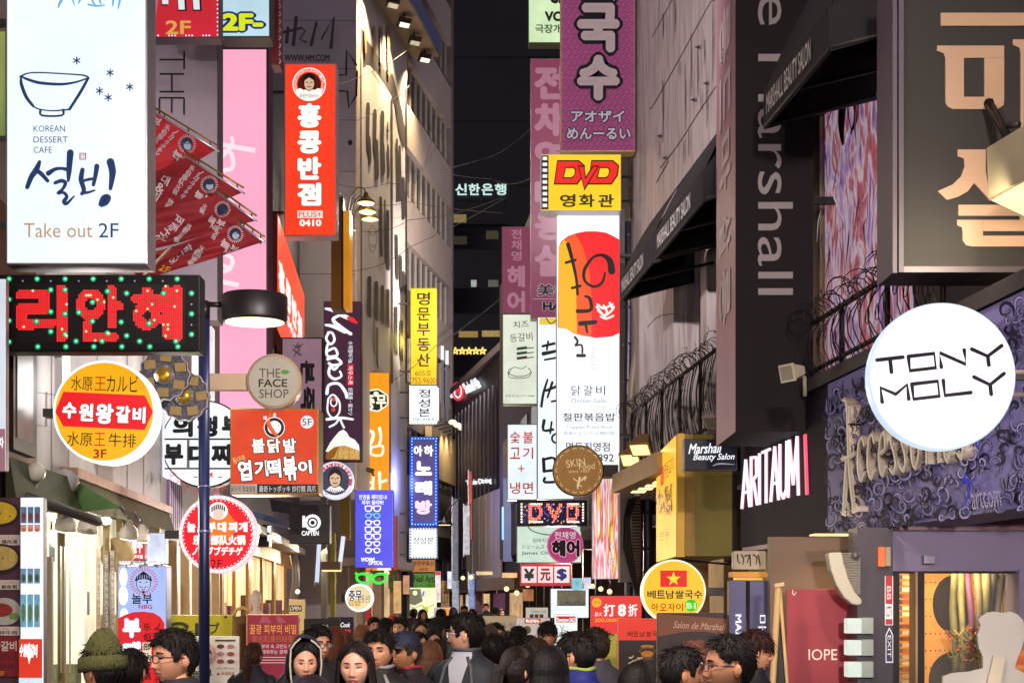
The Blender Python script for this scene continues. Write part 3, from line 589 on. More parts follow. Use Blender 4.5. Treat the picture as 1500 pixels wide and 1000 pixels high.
# two scalloped dark ornaments with gold cards
def ornament(label,cx,cy,r,Y,off):
    u=Y/F; C=W(cx,cy,Y); root=thing('hanging_ornament',label,'ornament',(C.x,Y,C.z-r*u),'scalloped discs beside the round yellow sign')
    m=MB(); n=96; pts=[]
    for k in range(n):
        t=2*math.pi*k/n; q=r*(1+.035*math.cos(14*t)); pts.append((C.x+q*u*math.cos(t),Y,C.z+q*u*math.sin(t)))
    m.prism(pts,(0,.06,0),rampmat('speckled_board',[(0,'#1d1b1f'),(.55,'#34303a'),(.75,'#8a8488')],60,detail=2)); b=m.build('disc',root)
    m=MB(); nn=[(C.x+(r*(1+.035*math.cos(14*2*math.pi*k/n))-.6)*u*math.cos(2*math.pi*k/n),Y-.01,C.z+(r*(1+.035*math.cos(14*2*math.pi*k/n))-.6)*u*math.sin(2*math.pi*k/n)) for k in range(n+1)]; m.tube(nn,.9*u,P('#a89fae',.4,.5),5); m.build('edge_trim',root)
    m=MB(); m.lathe((C.x,Y-.03,C.z),(0,1,0),[(r*.40*u,0),(r*.42*u,.03)],P('#d9d6dc',.2,.9),32); m.build('ring',root)
    m=MB(); m.ball((C.x,Y-.02,C.z),(r*.31*u,.04,r*.31*u),P('#b58a2c',.25,.7),20); m.build('dome',root)
    for k in range(6):
        t=R(off+60*k); c=Vector((C.x+r*.70*u*math.cos(t),Y-.012,C.z+r*.70*u*math.sin(t))); m=MB(); a=R(rnd.uniform(-12,12))
        m.obox(c,Vector((math.cos(a),0,math.sin(a)))*8.5*u,(0,.006,0),Vector((-math.sin(a),0,math.cos(a)))*6.8*u,P('#7a6438',.7,.0)); m.build('card',root,bevel=.006)
    m=MB(); m.tube([(C.x+.0*u,Y+.06,C.z),(C.x-.1,Y+.5,C.z+.05),(C.x-.5,Y+.9,C.z+.05)],.015,DARK,6); m.build('bracket',root)
ornament('dark scalloped disc with gold cards, the upper one beside the yellow round sign',241,549,37,14.6,25)
ornament('dark scalloped disc with gold cards hanging lower, against the dark pole',270,580,36,15.0,0)
# ---- dark blue pole with drum lamp ----
Yp=15.2; u=Yp/F; X0=wx(299,Yp)
root=thing('street_lamp','dark blue steel post carrying a black drum lamp','lamp post',(X0,Yp,0))
m=MB(); m.tube([(X0,Yp,0.0),(X0,Yp,wz(465,Yp))],8.2*u,P('#242a52',.35,.3,.25),20)
m.lathe((X0,Yp,wz(778,Yp)),(0,0,1),[(9*u,-.012),(9.4*u,0),(9*u,.012)],P('#8c8fb0',.3,.6),20); m.lathe((X0,Yp,wz(712,Yp)),(0,0,1),[(8.6*u,-.006),(8.6*u,.006)],P('#8c8fb0',.3,.6),20)
m.lathe((X0,Yp,0),(0,0,1),[(.16,0),(.16,.03),(.09,.05),(.085,.3)],P('#242a52',.35,.3,.25),20); m.build('post',root)
lx=wx(373,Yp)
m=MB(); m.tube([(X0,Yp,wz(446,Yp)),(wx(328,Yp),Yp,wz(446,Yp))],4*u,P('#1a1618',.4,.3),10); m.lathe((X0,Yp,wz(468,Yp)),(0,0,1),[(8.6*u,0),(8.6*u,26*u),(5*u,28*u)],P('#1a1618',.4,.3),20); m.build('arm',root)
m=MB(); m.lathe((lx,Yp,wz(468,Yp)),(0,0,1),[(47*u,-3*u),(48*u,0),(48*u,33*u),(45*u,36*u),(8*u,37*u)],P('#1c1619',.45,.2),40); ls=m.build('lamp_shade',root)
m=MB(); m.lathe((lx,Yp,wz(472,Yp)),(0,0,1),[(43*u,-.004),(43*u,0.002)],EF('#ffe9c4',2.2),36); m.build('diffuser',ls)
light('SPOT',(lx,Yp,wz(474,Yp)-.03),60,(1,.86,.66),.2,(lx,Yp,0),130,.8)
# ---- flags ----
def flag(label,tip,tail,crn,yellow2,Y,tone,seed,txts):
    """tip = free end of the pole, tail = pole end towards the wall; crn = corner of the cloth away from the tip, all as seen from the street"""
    T_,A_,C_=W(*tip,Y),W(*tail,Y+.12),W(*crn,Y+.05); root=thing('hanging_flag',label,'flag',(A_.x,A_.y,C_.z),'red flags hung from poles over the dot display')
    m=MB(); d=(T_-A_); m.tube([A_,T_+d*.05],.012,P('#b9b4bd',.3,.7),8); m.tube([A_+Vector((0,0,.05)),T_+d*.02+Vector((.01,0,.05))],.011,P('#7d6226',.4,.5),8)
    for t in (.25,.6,.92): q=A_+d*t; m.tube([q+Vector((0,0,.055)),q+Vector((0,0,-.045))],.008,DARK,6)
    m.build('pole',root)
    U_=(A_-T_); V_=(C_-T_); n=20
    def cloth(a,b): 
        p=T_+U_*a*.98+V_*b+Vector((0,0,-.012-.05*b*math.sin(math.pi*a))); p.y+=(.05*math.sin(6.2*b+4*a+seed)+.035*math.sin(9*a+2.5*b+seed*2)+.02*math.sin(17*a-6*b))*min(1,b*2.2); return p
    m=MB(); vs=[cloth(i/n,j/n) for i in range(n+1) for j in range(n+1)]; fs=[]
    for i in range(n):
        for j in range(n): fs.append((i*(n+1)+j,i*(n+1)+j+1,(i+1)*(n+1)+j+1,(i+1)*(n+1)+j))
    m.add(vs,fs,tone,True); cl=m.build('cloth',root)
    ux,uy=(tail[0]-tip[0])*.98,(tail[1]-tip[1])*.98; vx,vy=crn[0]-tip[0],crn[1]-tip[1]; det=ux*vy-uy*vx
    class FlagCv(Cv):
        def p(s,u,v,z=None):
            dx,dy=u-tip[0],v-tip[1]; a=max(0,min(1,(dx*vy-dy*vx)/det)); b=max(0,min(1,(ux*dy-uy*dx)/det)); q=cloth(a,b); q.y-=(s.z if z is None else z); return q
    cv=FlagCv((0,0,0),(1,0,0),(0,0,-1)); cv.z=.006; txts(cv); cv.build(cl)
FT=P('#760f19',.75,0,.2,4); FT2=P('#a01822',.75,0,.2,4); fw=P('#b8a2a6',.7,0,0)
def flogo(cv,x,y,r,a):
    for k in range(26):
        t=2*math.pi*k/26; cv.stroke([(x+r*.72*math.cos(t),y+r*.72*math.sin(t)),(x+r*math.cos(t),y+r*math.sin(t))],1.0,fw,1,False)
    cv.ell(x,y,r*.66,r*.66,P('#1c2440',.6),20); cv.ell(x+1,y+2.5,r*.42,r*.42,P('#8da1b8',.6),16); cv.ell(x+1,y-r*.25,r*.5,r*.28,P('#1c2440',.6),14)
    cv.T('놀부',x-22,y+r+0,x+6,y+r+11,fw,b=.03,ang=30); cv.T('NBG',x-18,y+r+12,x+1,y+r+20,fw,b=.02,ang=30)
def ft(cv,x,y,s,tx,a=-50,col=None,b=.02):
    for i,ch in enumerate(tx): cv.T(ch,x-s*.62*i-s/2,y+s*.8*i-s/2,x-s*.62*i+s/2,y+s*.8*i+s/2,col or fw,b=b,ang=30)
def f1(cv): flogo(cv,274,209,13,0); ft(cv,246,186,8,'乐伯部队火锅'); ft(cv,258,192,7,'ノルブブデチゲ'); ft(cv,229,178,15,'부대')
def f2(cv): flogo(cv,307,269,13,0); ft(cv,282,246,8,'乐伯部队火锅'); ft(cv,295,252,7,'ノルブブデチゲ'); ft(cv,250,292,9,'放题套餐'); ft(cv,243,262,13,'대&찌개')
def f3(cv): flogo(cv,326,305,12,0); ft(cv,300,300,7,'火锅'); ft(cv,276,327,9,'放题套餐'); ft(cv,262,318,11,'찌개 오',a=0); cv.T('오나라',222,330,262,341,fw,b=.03,ang=-38); cv.T('2F',213,348,226,362,P('#c98a1e',.5),b=.03,ang=30)
def f4(cv): flogo(cv,345,341,12,0); ft(cv,318,340,7,'火锅'); ft(cv,297,362,9,'放题套餐'); cv.T('오나라',246,364,286,375,fw,b=.03,ang=-38); cv.T('2F',235,385,251,397,P('#c98a1e',.5),b=.03,ang=30)
flag('bright red flag topmost of the four flags over the dot display',(316,219),(216,158),(205,276),0,18.0,FT2,0,f1)
flag('dark red flag second from the top of the four, tip near pink panel',(354,281),(270,228),(196,348),0,17.6,FT,2,f2)
flag('dark red flag third from the top, mostly covered by the lowest flag',(373,322),(318,282),(196,370),0,17.2,FT,4,f3)
flag('lowest dark red flag of the four, with yellow 2F at its corner',(385,353),(348,327),(216,406),0,16.8,FT,6,f4)
m=MB(); Y=16.6; root=thing('flag_arm','pale steel arm under the lowest red flag','bracket',W(225,400,Y)); m.obox(W(229,384,Y),(Vector(W(247,365,Y))-Vector(W(211,403,Y)))*.5,(0,.03,0),(4*Y/F,0,3*Y/F),P('#b8a890',.4,.3)); m.build('arm_bar',root)
# ---- two 2F signs on top ----
def art_2f(cv):
    wh=P('#e8e8ea',.5,0,0)
    for x in (244,268,290): cv.poly([(x-10,-25),(x+3,-25),(x+(6 if x>250 else 2),9 if x<260 else 17),(x-7,9 if x<260 else 17)],E('#101018',.5,0)); cv.poly([(x-9,-25),(x+1,-25),(x+3,7 if x<260 else 15),(x-6,7 if x<260 else 15)],E('#e6ecf2',.9,0))
    cv.poly([(222,-40),(236,-40),(226,50),(222,50)],E('#d98a9a',.6,0)); cv.T('2F',243,31,280,51,E('#e0a94e',.9,0),b=.02)
    led=E('#dfe3ff',1.3,0)
    for i in range(4): led_row(cv,223+25*i,53,232+25*i,53,4,1.3,led)
    led_row(cv,319,-30,319,52,6,1.2,led)
board_sign('signboard','red sign with gold 2F edged by small white bulbs',221,-40,321,55,17.5,.25,EF('#d22a3a',.85,.1),P('#5a4252',.5,.3),1,art=art_2f,brk=180)
def art_2f2(cv): cv.T('2F-',325,20,386,46,E('#dcea1e',.95,0),b=.05,o=E('#172a78',.8,0),ow=.09); cv.T('VCE',330,-30,386,-8,E('#172a78',.8,0),b=.05)
board_sign('signboard','pale blue sign with yellow 2F- in navy outline',323,-40,396,55,19,.35,EF('#bfe0ee',.95,.1),P('#4a3a3c',.5,.3),2,art=art_2f2)
m=MB(); Y=19.6; root=thing('hanging_banner','dark red vertical panel beside the pale blue 2F- sign','panel',W(404,97,Y)); m.box(wx(397,Y),Y,wz(95,Y),wx(409,Y),Y+.3,wz(-60,Y),P('#7c2226',.5)); m.build('panel_board',root)
m=MB()
for i in range(12): 
    y=-40+11.5*i; m.tube([W(409,y,Y-.01),W(411,y+3,Y-.03),W(409,y+7,Y-.01)],.008,P('#d8d0cc',.4),5)
m.build('hooks',root)
# ---- THE panel, pink panel ----
def art_the(cv): 
    k=P('#17141a',.5)
    for (a,b_) in (((234,88),(270,88)),((270,75),(270,102)),((234,109),(270,109)),((234,135),(270,135)),((252,109),(252,135)),((234,144),(270,144)),((234,144),(234,169)),((252,144),(252,166)),((270,144),(270,169))): cv.stroke([a,b_],2.6,k,1,False)
board_sign('signboard','unlit grey mauve panel with thin black letters turned sideways',221,57,319,470,21,.4,P('#a89aa8',.5,0,.1,1.5),P('#6c626a',.5,.3),1,art=art_the)
def art_pink(cv):
    w=E('#ffe4ee',1.0,0)
    cv.stroke([(324,212),(374,221)],7,w,1,False); cv.stroke([(324,232),(340,214),(340,202)],5,w); cv.stroke([(322,250),(338,248),(342,238),(338,224),(330,222)],6,w)
    for y in (290,330,372): cv.stroke([(321,y),(334,y+2),(341,y+10),(337,y+22),(328,y+26)],6,w)
    cv.stroke([(322,412),(350,418)],7,w,1,False); cv.stroke([(320,384),(334,392),(341,388)],5,w)
board_sign('signboard','tall glowing pink panel with white letters turned sideways',319,70,393,602,26,.5,EF('#ffadcb',1.0,.12,.5),P('#5c3440',.5,.2),3,art=art_pink)
# ---- main red-orange vertical sign ----
def emblem_face(cv,x,y,r,bgc,inkc):
    sk=E('#f3c9a4',.8,0); bk=E('#2a1714',.5,0); wh=E('#fff4ea',1,0)
    cv.ell(x,y-r*.06,r*.46,r*.62,bk,24); cv.ell(x,y+r*.08,r*.36,r*.5,sk,24); cv.stroke([(x-r*.3,y-r*.25),(x,y-r*.42),(x+r*.3,y-r*.25)],r*.16,bk)
    for d in (-1,1): cv.stroke([(x+d*r*.1,y),(x+d*r*.25,y)],r*.07,bk,1,False)
    cv.stroke([(x-r*.14,y+r*.3),(x,y+r*.36),(x+r*.14,y+r*.3)],r*.06,bk); cv.stroke([(x,y+.02*r),(x+r*.05,y+r*.17)],r*.05,E('#b98a66',.7,0),1,False)
    cv.poly([(x-r*.62,y+r*.8),(x-r*.3,y+r*.52),(x,y+r*.66),(x+r*.3,y+r*.52),(x+r*.62,y+r*.8),(x,y+r*.98)],wh)
def art_hk(cv):
    wh=E('#fff6ee',1.1,0); dk=E('#8a1410',.6,0)
    cv.ring(453,124,24.5,24.5,1.6,wh); cv.ell(453,124,17,17,E('#6a2018',.6,0)); emblem_face(cv,453,121,20,None,None)
    for k in range(22): t=R(200-220*k/21); cv.T('HONGKONGBANJUM0410PLUS'[k],453+20.3*math.cos(t)-1.6,124-20.3*math.sin(t)-1.8,453+20.3*math.cos(t)+1.6,124-20.3*math.sin(t)+1.8,wh,ang=90-math.degrees(t))
    cv.poly([(433,132),(440,130),(453,137),(466,130),(473,132),(470,141),(462,147),(453,148.5),(444,147),(436,141)],wh); cv.T('홍콩반점0410+',439,138,467,144,E('#5a3a30',.5,0))
    for ch,y0,y1 in (('홍',152,188),('콩',192,226),('반',230,264),('점',268,302)): cv.T(ch,436,y0,471,y1,wh,b=.06,o=dk,ow=.02)
    cv.rect(436,309,473,320,E('#f7ded2',1,0)); cv.T('PLUS+',438,310.5,471,318.5,E('#d8301a',.9,0)); cv.T('0410',439,322,471,332,wh,b=.04)
board_sign('signboard','tall red orange sign with white vertical letters and round face emblem',416,93,493,346,38,.5,EF('#ff4326',.98,.06,1),P('#e6d8d4',.4,.2),2,art=art_hk,brk=395)
# ---- red sign lying along the left wall ----
Ya,Yb=LW.Y(390),LW.Y(433); a=LW.at(Ya,0); b=LW.at(Yb,0); d=(b-a).normalized(); nn=Vector((d.y,-d.x,0))
root=thing('signboard','red sign fixed flat along the left wall above the drum lamp','sign',LW.at((Ya+Yb)/2,4),None)
zt,zb=wz(312,Ya),wz(425,Ya)-0.9
m=MB(); o=nn*.25; m.hexa([a+Vector((0,0,zb))+o,b+Vector((0,0,zb))+o,b+Vector((0,0,zb)),a+Vector((0,0,zb)),a+Vector((0,0,zt))+o,b+Vector((0,0,zt))+o,b+Vector((0,0,zt)),a+Vector((0,0,zt))],P('#a02a20',.5)); m.build('cabinet',root)
m=MB(); o=nn*.256; m.quad(a+Vector((0,0,zb))+o,b+Vector((0,0,zb))+o,b+Vector((0,0,zt))+o,a+Vector((0,0,zt))+o,EF('#ff5032',.95)); fo=m.build('sign_face',root)
cv=Cv(a+Vector((0,0,zt))+nn*.26,(b-a)/100,Vector((0,0,zb-zt))/100); wh=E('#fff6ee',1.1,0)
for i,ch in enumerate('홍콩반점'): cv.T(ch,3+22*i,34,22+22*i,62,wh,b=.06)
cv.rect(66,62,96,72,E('#f7ded2',1,0)); cv.T('PLUS+',68,63.5,94,70.5,E('#d8301a',.9,0)); cv.T('0410',30,66,62,76,wh,b=.04); cv.ell(86,88,6,4,wh); cv.build(fo)
# ---- mauve panel with dark letters ----
def art_mv(cv):
    k=P('#2a1c26',.5)
    cv.T('본죽',436,528,462,600,k,b=.05,rot=0) if 0 else [cv.T('본',440,528,461,562,k,b=.05,rot=1),cv.T('죽',440,566,461,602,k,b=.05,rot=1)]
    for i in range(9): cv.stroke([(430+rnd.uniform(-3,10),505+rnd.uniform(0,18)),(436+rnd.uniform(0,8),502+rnd.uniform(0,18))],1.5,P('#8c7488',.5),1)
board_sign('signboard','mauve panel with dark sideways letters behind the round beige sign',412,494,473,650,33,.4,EF('#b58a9c',.55,.1),CASED,2,art=art_mv)
# ---- purple script sign ----
def art_hc(cv):
    w=E('#f6fbff',1.12,0); S=cv.stroke
    S([(477,452),(490,455),(500,461),(511,466)],[3,6,6,6],w); S([(511,466),(517,469),(523,473)],[6,7,2.5],E('#e8323a',.95,0)); S([(500,461),(488,468),(500,480),(514,489)],[3,5,6,4.5],w); S([(477,476),(488,478),(505,486)],[3,5,5],w)
    S([(481,488),(478,496),(484,504),(490,498),(487,488),(481,487)],3.6,w); S([(480,505),(479,514),(490,510),(494,520),(481,522),(478,515)],3.6,w); S([(480,526),(492,524),(500,532),(488,535),(482,532)],4,w)
    S([(497,534),(490,541),(484,537),(482,548),(490,555),(500,551),(498,544)],[3,4,4,4,4,3,3],w); S([(479,576),(482,564),(496,562),(506,574),(508,582)],[5,4,4,5,4],w)
    S([(481,584),(480,602),(488,612),(497,604),(497,588),(488,578),(481,584)],2.6,w); cv.ring(489,589,5.5,7,2,w); cv.ell(489,585,3,3,E('#e8503a',.9,0),14); cv.ell(488.5,600,3,3,E('#e8503a',.9,0),14)
    S([(479,614),(500,612),(517,614)],[4,4,3],w); S([(497,612),(492,620),(483,625)],[3,3,3],w); S([(498,613),(501,620),(504,626)],[3,3,3],w)
    cv.rect(509,533,518,565,E('#d02a34',.9,0)); cv.T('수제햄버거&',510,500,517,532,w,rot=1); cv.T('하우스쿡',510,536,517,563,w,rot=1); cv.T('好菓屋・飯カツ',510,568,517,608,w,rot=1)
    brd=E('#d9a95c',.85,.2,30); cru=E('#a86a2c',.7,.3,30)
    cv.poly([(477,661),(484,648),(490,640),(497,632),(503,629),(508,633),(512,640),(520,644),(526,652),(527,662),(512,668)],E('#fffaf0',1.05,.05,20))
    cv.poly([(477,672),(478,664),(490,654),(505,652),(527,660),(527,673)],brd); cv.poly([(477,672),(478,664),(488,657),(496,654),(490,668),(484,673)],cru)
    for i in range(4): cv.stroke([(496+8*i,653+1.5*i),(494+8.6*i,672)],.8,cru,1,False)
    for i in range(60): cv.ell(497+rnd.random()*28,659+rnd.random()*12,.8,.7,E('#f0cc86',.9,0),6)
board_sign('signboard','dark purple sign with white sideways script and a bread picture',474,441,529,675,46.5,.5,EF('#4a2c42',.75,.15),P('#3a2530',.5,.2),1,art=art_hc)
# ---- orange gimbap sign ----
def art_gb(cv):
    w=E('#fff3d8',1.1,0); k=E('#22301f',.6,0)
    cv.poly([(549+20*math.cos(t*.4488)*(1+.08*(t%2)),586+16*math.sin(t*.4488)*(1+.1*(t%2))) for t in range(14)],w); cv.poly([(549+18*math.cos(t*.4488)*(1+.08*(t%2)),586+14*math.sin(t*.4488)*(1+.1*(t%2))) for t in range(14)],k)
    cv.T('충',532,576,549,600,w,b=.04); cv.T('무',551,578,566,598,w,b=.04); cv.ell(551,577,4,4,w,12); cv.T('원조',529,592,536,600,E('#ffd9a0',1,0),b=.03)
    S=cv.stroke; S([(533,630),(546,633),(545,645),(538,660)],[4,5,5,2],w); S([(556,627),(558,640),(556,650)],[5,4,4],w); S([(544,655),(560,653),(559,666),(544,665),(544,655)],3.5,w)
    S([(534,698),(534,716)],4,w); S([(547,698),(546,715)],4,w); S([(534,707),(547,706)],3,w); S([(534,716),(547,715)],3.5,w); S([(556,692),(557,720)],[5,3],w); S([(558,706),(566,703)],4,w); S([(546,724),(546,738),(560,738)],4,w,3)
board_sign('signboard','bright orange vertical sign with white letters and a dark leafy emblem',527,545,571,836,52,.5,EF('#ff9d12',.95,.08),P('#6b3d10',.5),1,art=art_gb)
m=MB(); Y=51.6; root=thing('wall_lamp','dark street lamp head on a long arm before the orange sign','lamp',W(520,690,Y)); m.tube([W(485,684,Y),W(530,686,Y),W(546,689,Y)],.07,DARK,8); m.build('arm',root); m=MB(); m.obox(W(540,688,Y),(.16,0,-.04),(0,.1,0),(.02,0,.06),DARK); m.obox(W(546,694,Y),(.04,0,-.06),(0,.08,0),(.02,0,.02),DARK); m.build('lamp_head',root)
# ---- beige round sign ----
def art_fs(cv):
    k=P('#4a3c38',.5); cv.T('THE',380,540,411,553,k,b=-.012); cv.T('FACE',379,555,421,567,P('#2a2020',.5),b=.022); cv.T('SHOP',380,570,423,583,k,b=-.012)
    cv.poly([(411,545),(415,541.5),(421,542),(425,545),(420,548.5),(414,548)],P('#3f8a2c',.5))
disc_sign('round_sign','beige round sign with thin brown letters and a green leaf',401,558,40,19,.22,EF('#c6b6a2',.75,.08),P('#bda384',.4,0,.08),4,art=art_fs,brk=300,brkmat=P('#bda384',.4,0,.08),brkh=12)
# ---- orange-red chicken sign ----
def art_bd(cv):
    w=E('#fff8ee',1.1,0); nv=E('#1c2a44',.6,0)
    cv.ring(402,626,14.5,14.5,4.5,nv); cv.ell(402,626,9.8,9.8,w); cv.stroke([(396,606),(393,618),(400,632),(407,638)],[3,6,6,3],E('#e8622a',.95,0)); cv.ell(407,625,5,6,w); cv.ell(408,623,1,1,nv,8)
    cv.ring(402,626,15.3,15.3,1,w); cv.T('매',386,609,391,615,w,b=.03); cv.T('운',400,605,405,611,w,b=.03)
    cv.ell(450,618,9.5,9.5,E('#e8e6ea',1,0)); cv.T('5F',443,613,457,623,E('#1d4c66',.7,0))
    for ch,x in (('불',369),('닭',392),('발',415)): cv.T(ch,x,642,x+19,663,w,b=.03,ang=-4,o=nv,ow=.055)
    cv.T('동대문',341,668,360,678,E('#ffb46a',1,0),b=.02,ang=-15,o=nv,ow=.03)
    for ch,x,y0,y1 in (('엽',349,674,704),('기',373,674,698),('떡',392,672,700),('볶',415,668,704),('이',437,674,694)): cv.T(ch,x,y0,x+20,y1,w,b=.04,ang=-5,o=nv,ow=.06)
    cv.rect(338,709,377,722,P('#b3aea2',.5)); cv.rect(377,709,466,722,E('#241c1e',.5,0)); cv.T('닭도리 참숯닭발',339,711,375,720,E('#2a2420',.4,0),b=.01); cv.T('最奇トッポッキ 炒打糕 凤爪',380,711,463,720.5,E('#d8d4d0',.8,0),b=.01)
board_sign('signboard','square orange red sign with white Korean letters and a 5F dot',337,598,467,724,21.0,.5,EF('#e0451f',.95,.14),P('#a8843c',.35,.5),2,art=art_bd)
# ---- white round stew sign ----
def art_uj(cv):
    k=E('#1c1a1e',.5,0); r=E('#d8404a',.85,0)
    cv.stroke([(240,643),(360,643)],2.4,k,1,False); cv.stroke([(240,686),(360,686)],2.4,k,1,False); cv.stroke([(276,643),(276,686)],4,P('#6a6468',.5),1,False)
    for ch,x in (('의',253),('정',289),('부',325)): cv.T(ch,x,609,x+30,640,k,b=.06)
    for ch,x in (('부',240),('대',276),('찌',310),('개',346)): cv.T(ch,x,650,x+29,681,k,b=.06)
    cv.T('- 부 -',284,692,326,702,r,b=.03)
    for ch,x,y,a in (('ブ',254,694,35),('デ',262,704,28),('チ',273,713,20),('ゲ',287,720,10),('部',317,717,-12),('队',328,713,-18),('火',340,706,-26)): cv.T(ch,x-4,y-4,x+5,y+5,r,ang=a)
disc_sign('round_sign','white round stew sign with black letters, half hidden by the dark post',300,650,64,21.7,.25,EF('#f0f6f4',1.05),P('#2a2628',.5),2,art=art_uj,brk=230)
# ---- red bulb-edged round sign ----
def art_nb(cv):
    w=E('#fff3ee',1.1,0)
    cv.poly([(319,745),(333,748),(350,770),(340,785),(319,800),(300,770)],E('#ff7a2a',.95,0)); cv.ell(320,748,14,13,w); cv.ell(320,752,8,9,E('#f1d9c8',.9,0)); 
    for k in range(7): cv.stroke([(311+3*k,742-4*math.sin(k*.5)),(311+3*k,749-4*math.sin(k*.5))],2,E('#14141c',.5,0),1,False)
    for ch,x in zip('놀부부대찌개',(274,290,304,319,335,350)): cv.T(ch,x,764,x+13,779,w,b=.06)
    cv.T('乐伯部队火锅',283,783,360,798,w,b=.05); cv.T('ノルブブデチゲ',282,800,356,813,w,b=.05); cv.T('2F',309,819,326,831,E('#5a0c14',.6,0))
    led=E('#ffffff',1.3,0); cv.dots([(319+53.5*math.cos(R(a)),782+53.5*math.sin(R(a))) for a in range(0,360,7)],2.2,led,8); cv.dots([(319+50*math.cos(R(a+3)),782+50*math.sin(R(a+3))) for a in range(0,360,7)],1.2,E('#ffd0e0',1.2,0),6)
disc_sign('round_sign','red round sign edged with white bulbs behind the dark post',319,782,57,19.5,.2,EF('#f0202c',.98,.05),EF('#ffd6dc',1.0),5,art=art_nb,brk=240)
# ---- small round face sign ----
def art_sf(cv):
    cv.ell(491,703,22,22,E('#4a4a6a',.6,0)); emblem_face(cv,491,700,22,None,None); cv.ring(491,703,25,25,4.5,E('#d0566e',.85,0),40,-20,200)
    for k in range(12): t=R(170-160*k/11); cv.T('G BANJUM 041'[k] if 'G BANJUM 041'[k]!=' ' else '-',491+22.7*math.cos(t)-1.6,703-22.7*math.sin(t)-1.9,491+22.7*math.cos(t)+1.6,703-22.7*math.sin(t)+1.9,eW,ang=90-math.degrees(t))
    cv.T('반점0410+',476,716,507,724,E('#6a78a8',.7,0))
disc_sign('round_sign','small round white sign with a face emblem, beside a gold edged sign',490,703,27.5,25,.2,EF('#f2f0fa',1.0),EF('#e6e6f6',.95),2,art=art_sf,brk=470)
# ---- dark camera-like sign ----
def art_cp(cv):
    w=E('#ffffff',1.15,0); cv.rect(443,755,447,772,w); cv.ring(458,765,12,12,4.2,w); cv.ring(458,765,5.5,5.5,2.4,w); cv.T('CAPTEN',442,777,467,784,w,b=.03)
board_sign('signboard','dark grey square sign with white bullseye emblem',424,739,483,796,29,.3,P('#3a3438',.5,0,.12),P('#2a2628',.5),1,art=art_cp)
m=MB(); m.box(wx(424,29),28.98,wz(739,29),wx(483,29),28.985,wz(733,29),DARK)
# ---- blue glasses sign ----
def glasses_icon(cv,x,y,w,h,m,kind):
    for d in (-1,1):
        cx=x+d*w*.27
        if kind: cv.ring(cx,y,w*.22,h*.5,1.7,m,20)
        else: 
            cv.stroke([(cx-w*.2,y-h*.4),(cx+w*.2,y-h*.4),(cx+w*.17,y+h*.3),(cx,y+h*.45),(cx-w*.17,y+h*.3),(cx-w*.2,y-h*.4)],1.7,m)
    cv.stroke([(x-w*.08,y-h*.2),(x+w*.08,y-h*.2)],1.7,m,1)
def art_wo(cv):
    w=E('#ffffff',1.1,0)
    cv.T('안경을 재미있나!',526,724,567,731,w,b=.02); cv.T('와우! 올려봐!',530,732,562,739,w,b=.02)
    for i in range(7): glasses_icon(cv,546,744.5+10.2*i,23,8.5,E('#7ad0f0',1,0) if i==1 else w,i in (2,5,6,1))
    cv.T('WOW!',529,816,549,822,w,b=.05,shear=.2); cv.T('OPTICAL',540,821,561,827,w,b=.04,shear=.2)
board_sign('signboard','violet blue sign with a column of white spectacle outlines',520,717,576,831,46,.45,EF('#5a58ee',.95,.12),P('#7a70c8',.4,.2),1,art=art_wo)
m=MB(); Y=46.3; root=thing('hanging_banner','red vertical panel behind the blue spectacles sign','panel',W(575,835,Y)); m.box(wx(569,Y),Y+.2,wz(834,Y),wx(580,Y),Y+.6,wz(755,Y),P('#8c1a24',.5)); m.build('panel_board',root); m=MB(); m.box(wx(552,Y),Y+.1,wz(834,Y),wx(572,Y),Y+.55,wz(831.5,Y),eW); m.build('light_strip',root)
# ---- green neon spectacles ----
Y=44; u=Y/F; gm=EF('#36f04a',1.2,.03); root=thing('neon_spectacles','green glowing spectacle frame sign under the violet sign','sign',W(544,858,Y))
for d in (-1,1):
    m=MB(); c=W(544+d*12,846,Y); pts=[]
    for k in range(25):
        t=2*math.pi*k/24; pts.append((c.x+(9.5*math.cos(t)+d*(1.5*math.sin(t)))*u,Y,c.z+(7.5*math.sin(t)*(1.0 if math.sin(t)<0 else .8))*u))
    m.tube(pts,1.9*u,gm,8); m.build('rim',root)
m=MB(); m.tube([W(542,842,Y),W(544,841,Y),W(546,842,Y)],1.7*u,gm,8); m.build('bridge',root)
for d in (-1,1): m=MB(); m.tube([W(544+d*20,841,Y),W(544+d*23.5,838.5,Y)],1.8*u,gm,8); m.build('hinge',root)
m=MB(); m.tube([W(544,839,Y+.05),W(544,834,Y+.3)],.03,DARK,6); m.build('bracket',root)
def art_rs(cv):
    cv.T('충무',511,863,530,880,E('#5a5a62',.6,0),b=.03,o=eW,ow=.05); cv.T('김밥',510,878,528,887,E('#e0a020',.9,0),b=.03); cv.T('전통 손맛',526,871,543,882,E('#7a6a40',.7,0))
disc_sign('round_sign','small round white sign with glowing rim under the green spectacles',526,875,20.5,40,.3,EF('#f6dfae',.98,.1),EF('#ffffff',1.25),3,art=art_rs,brk=500)
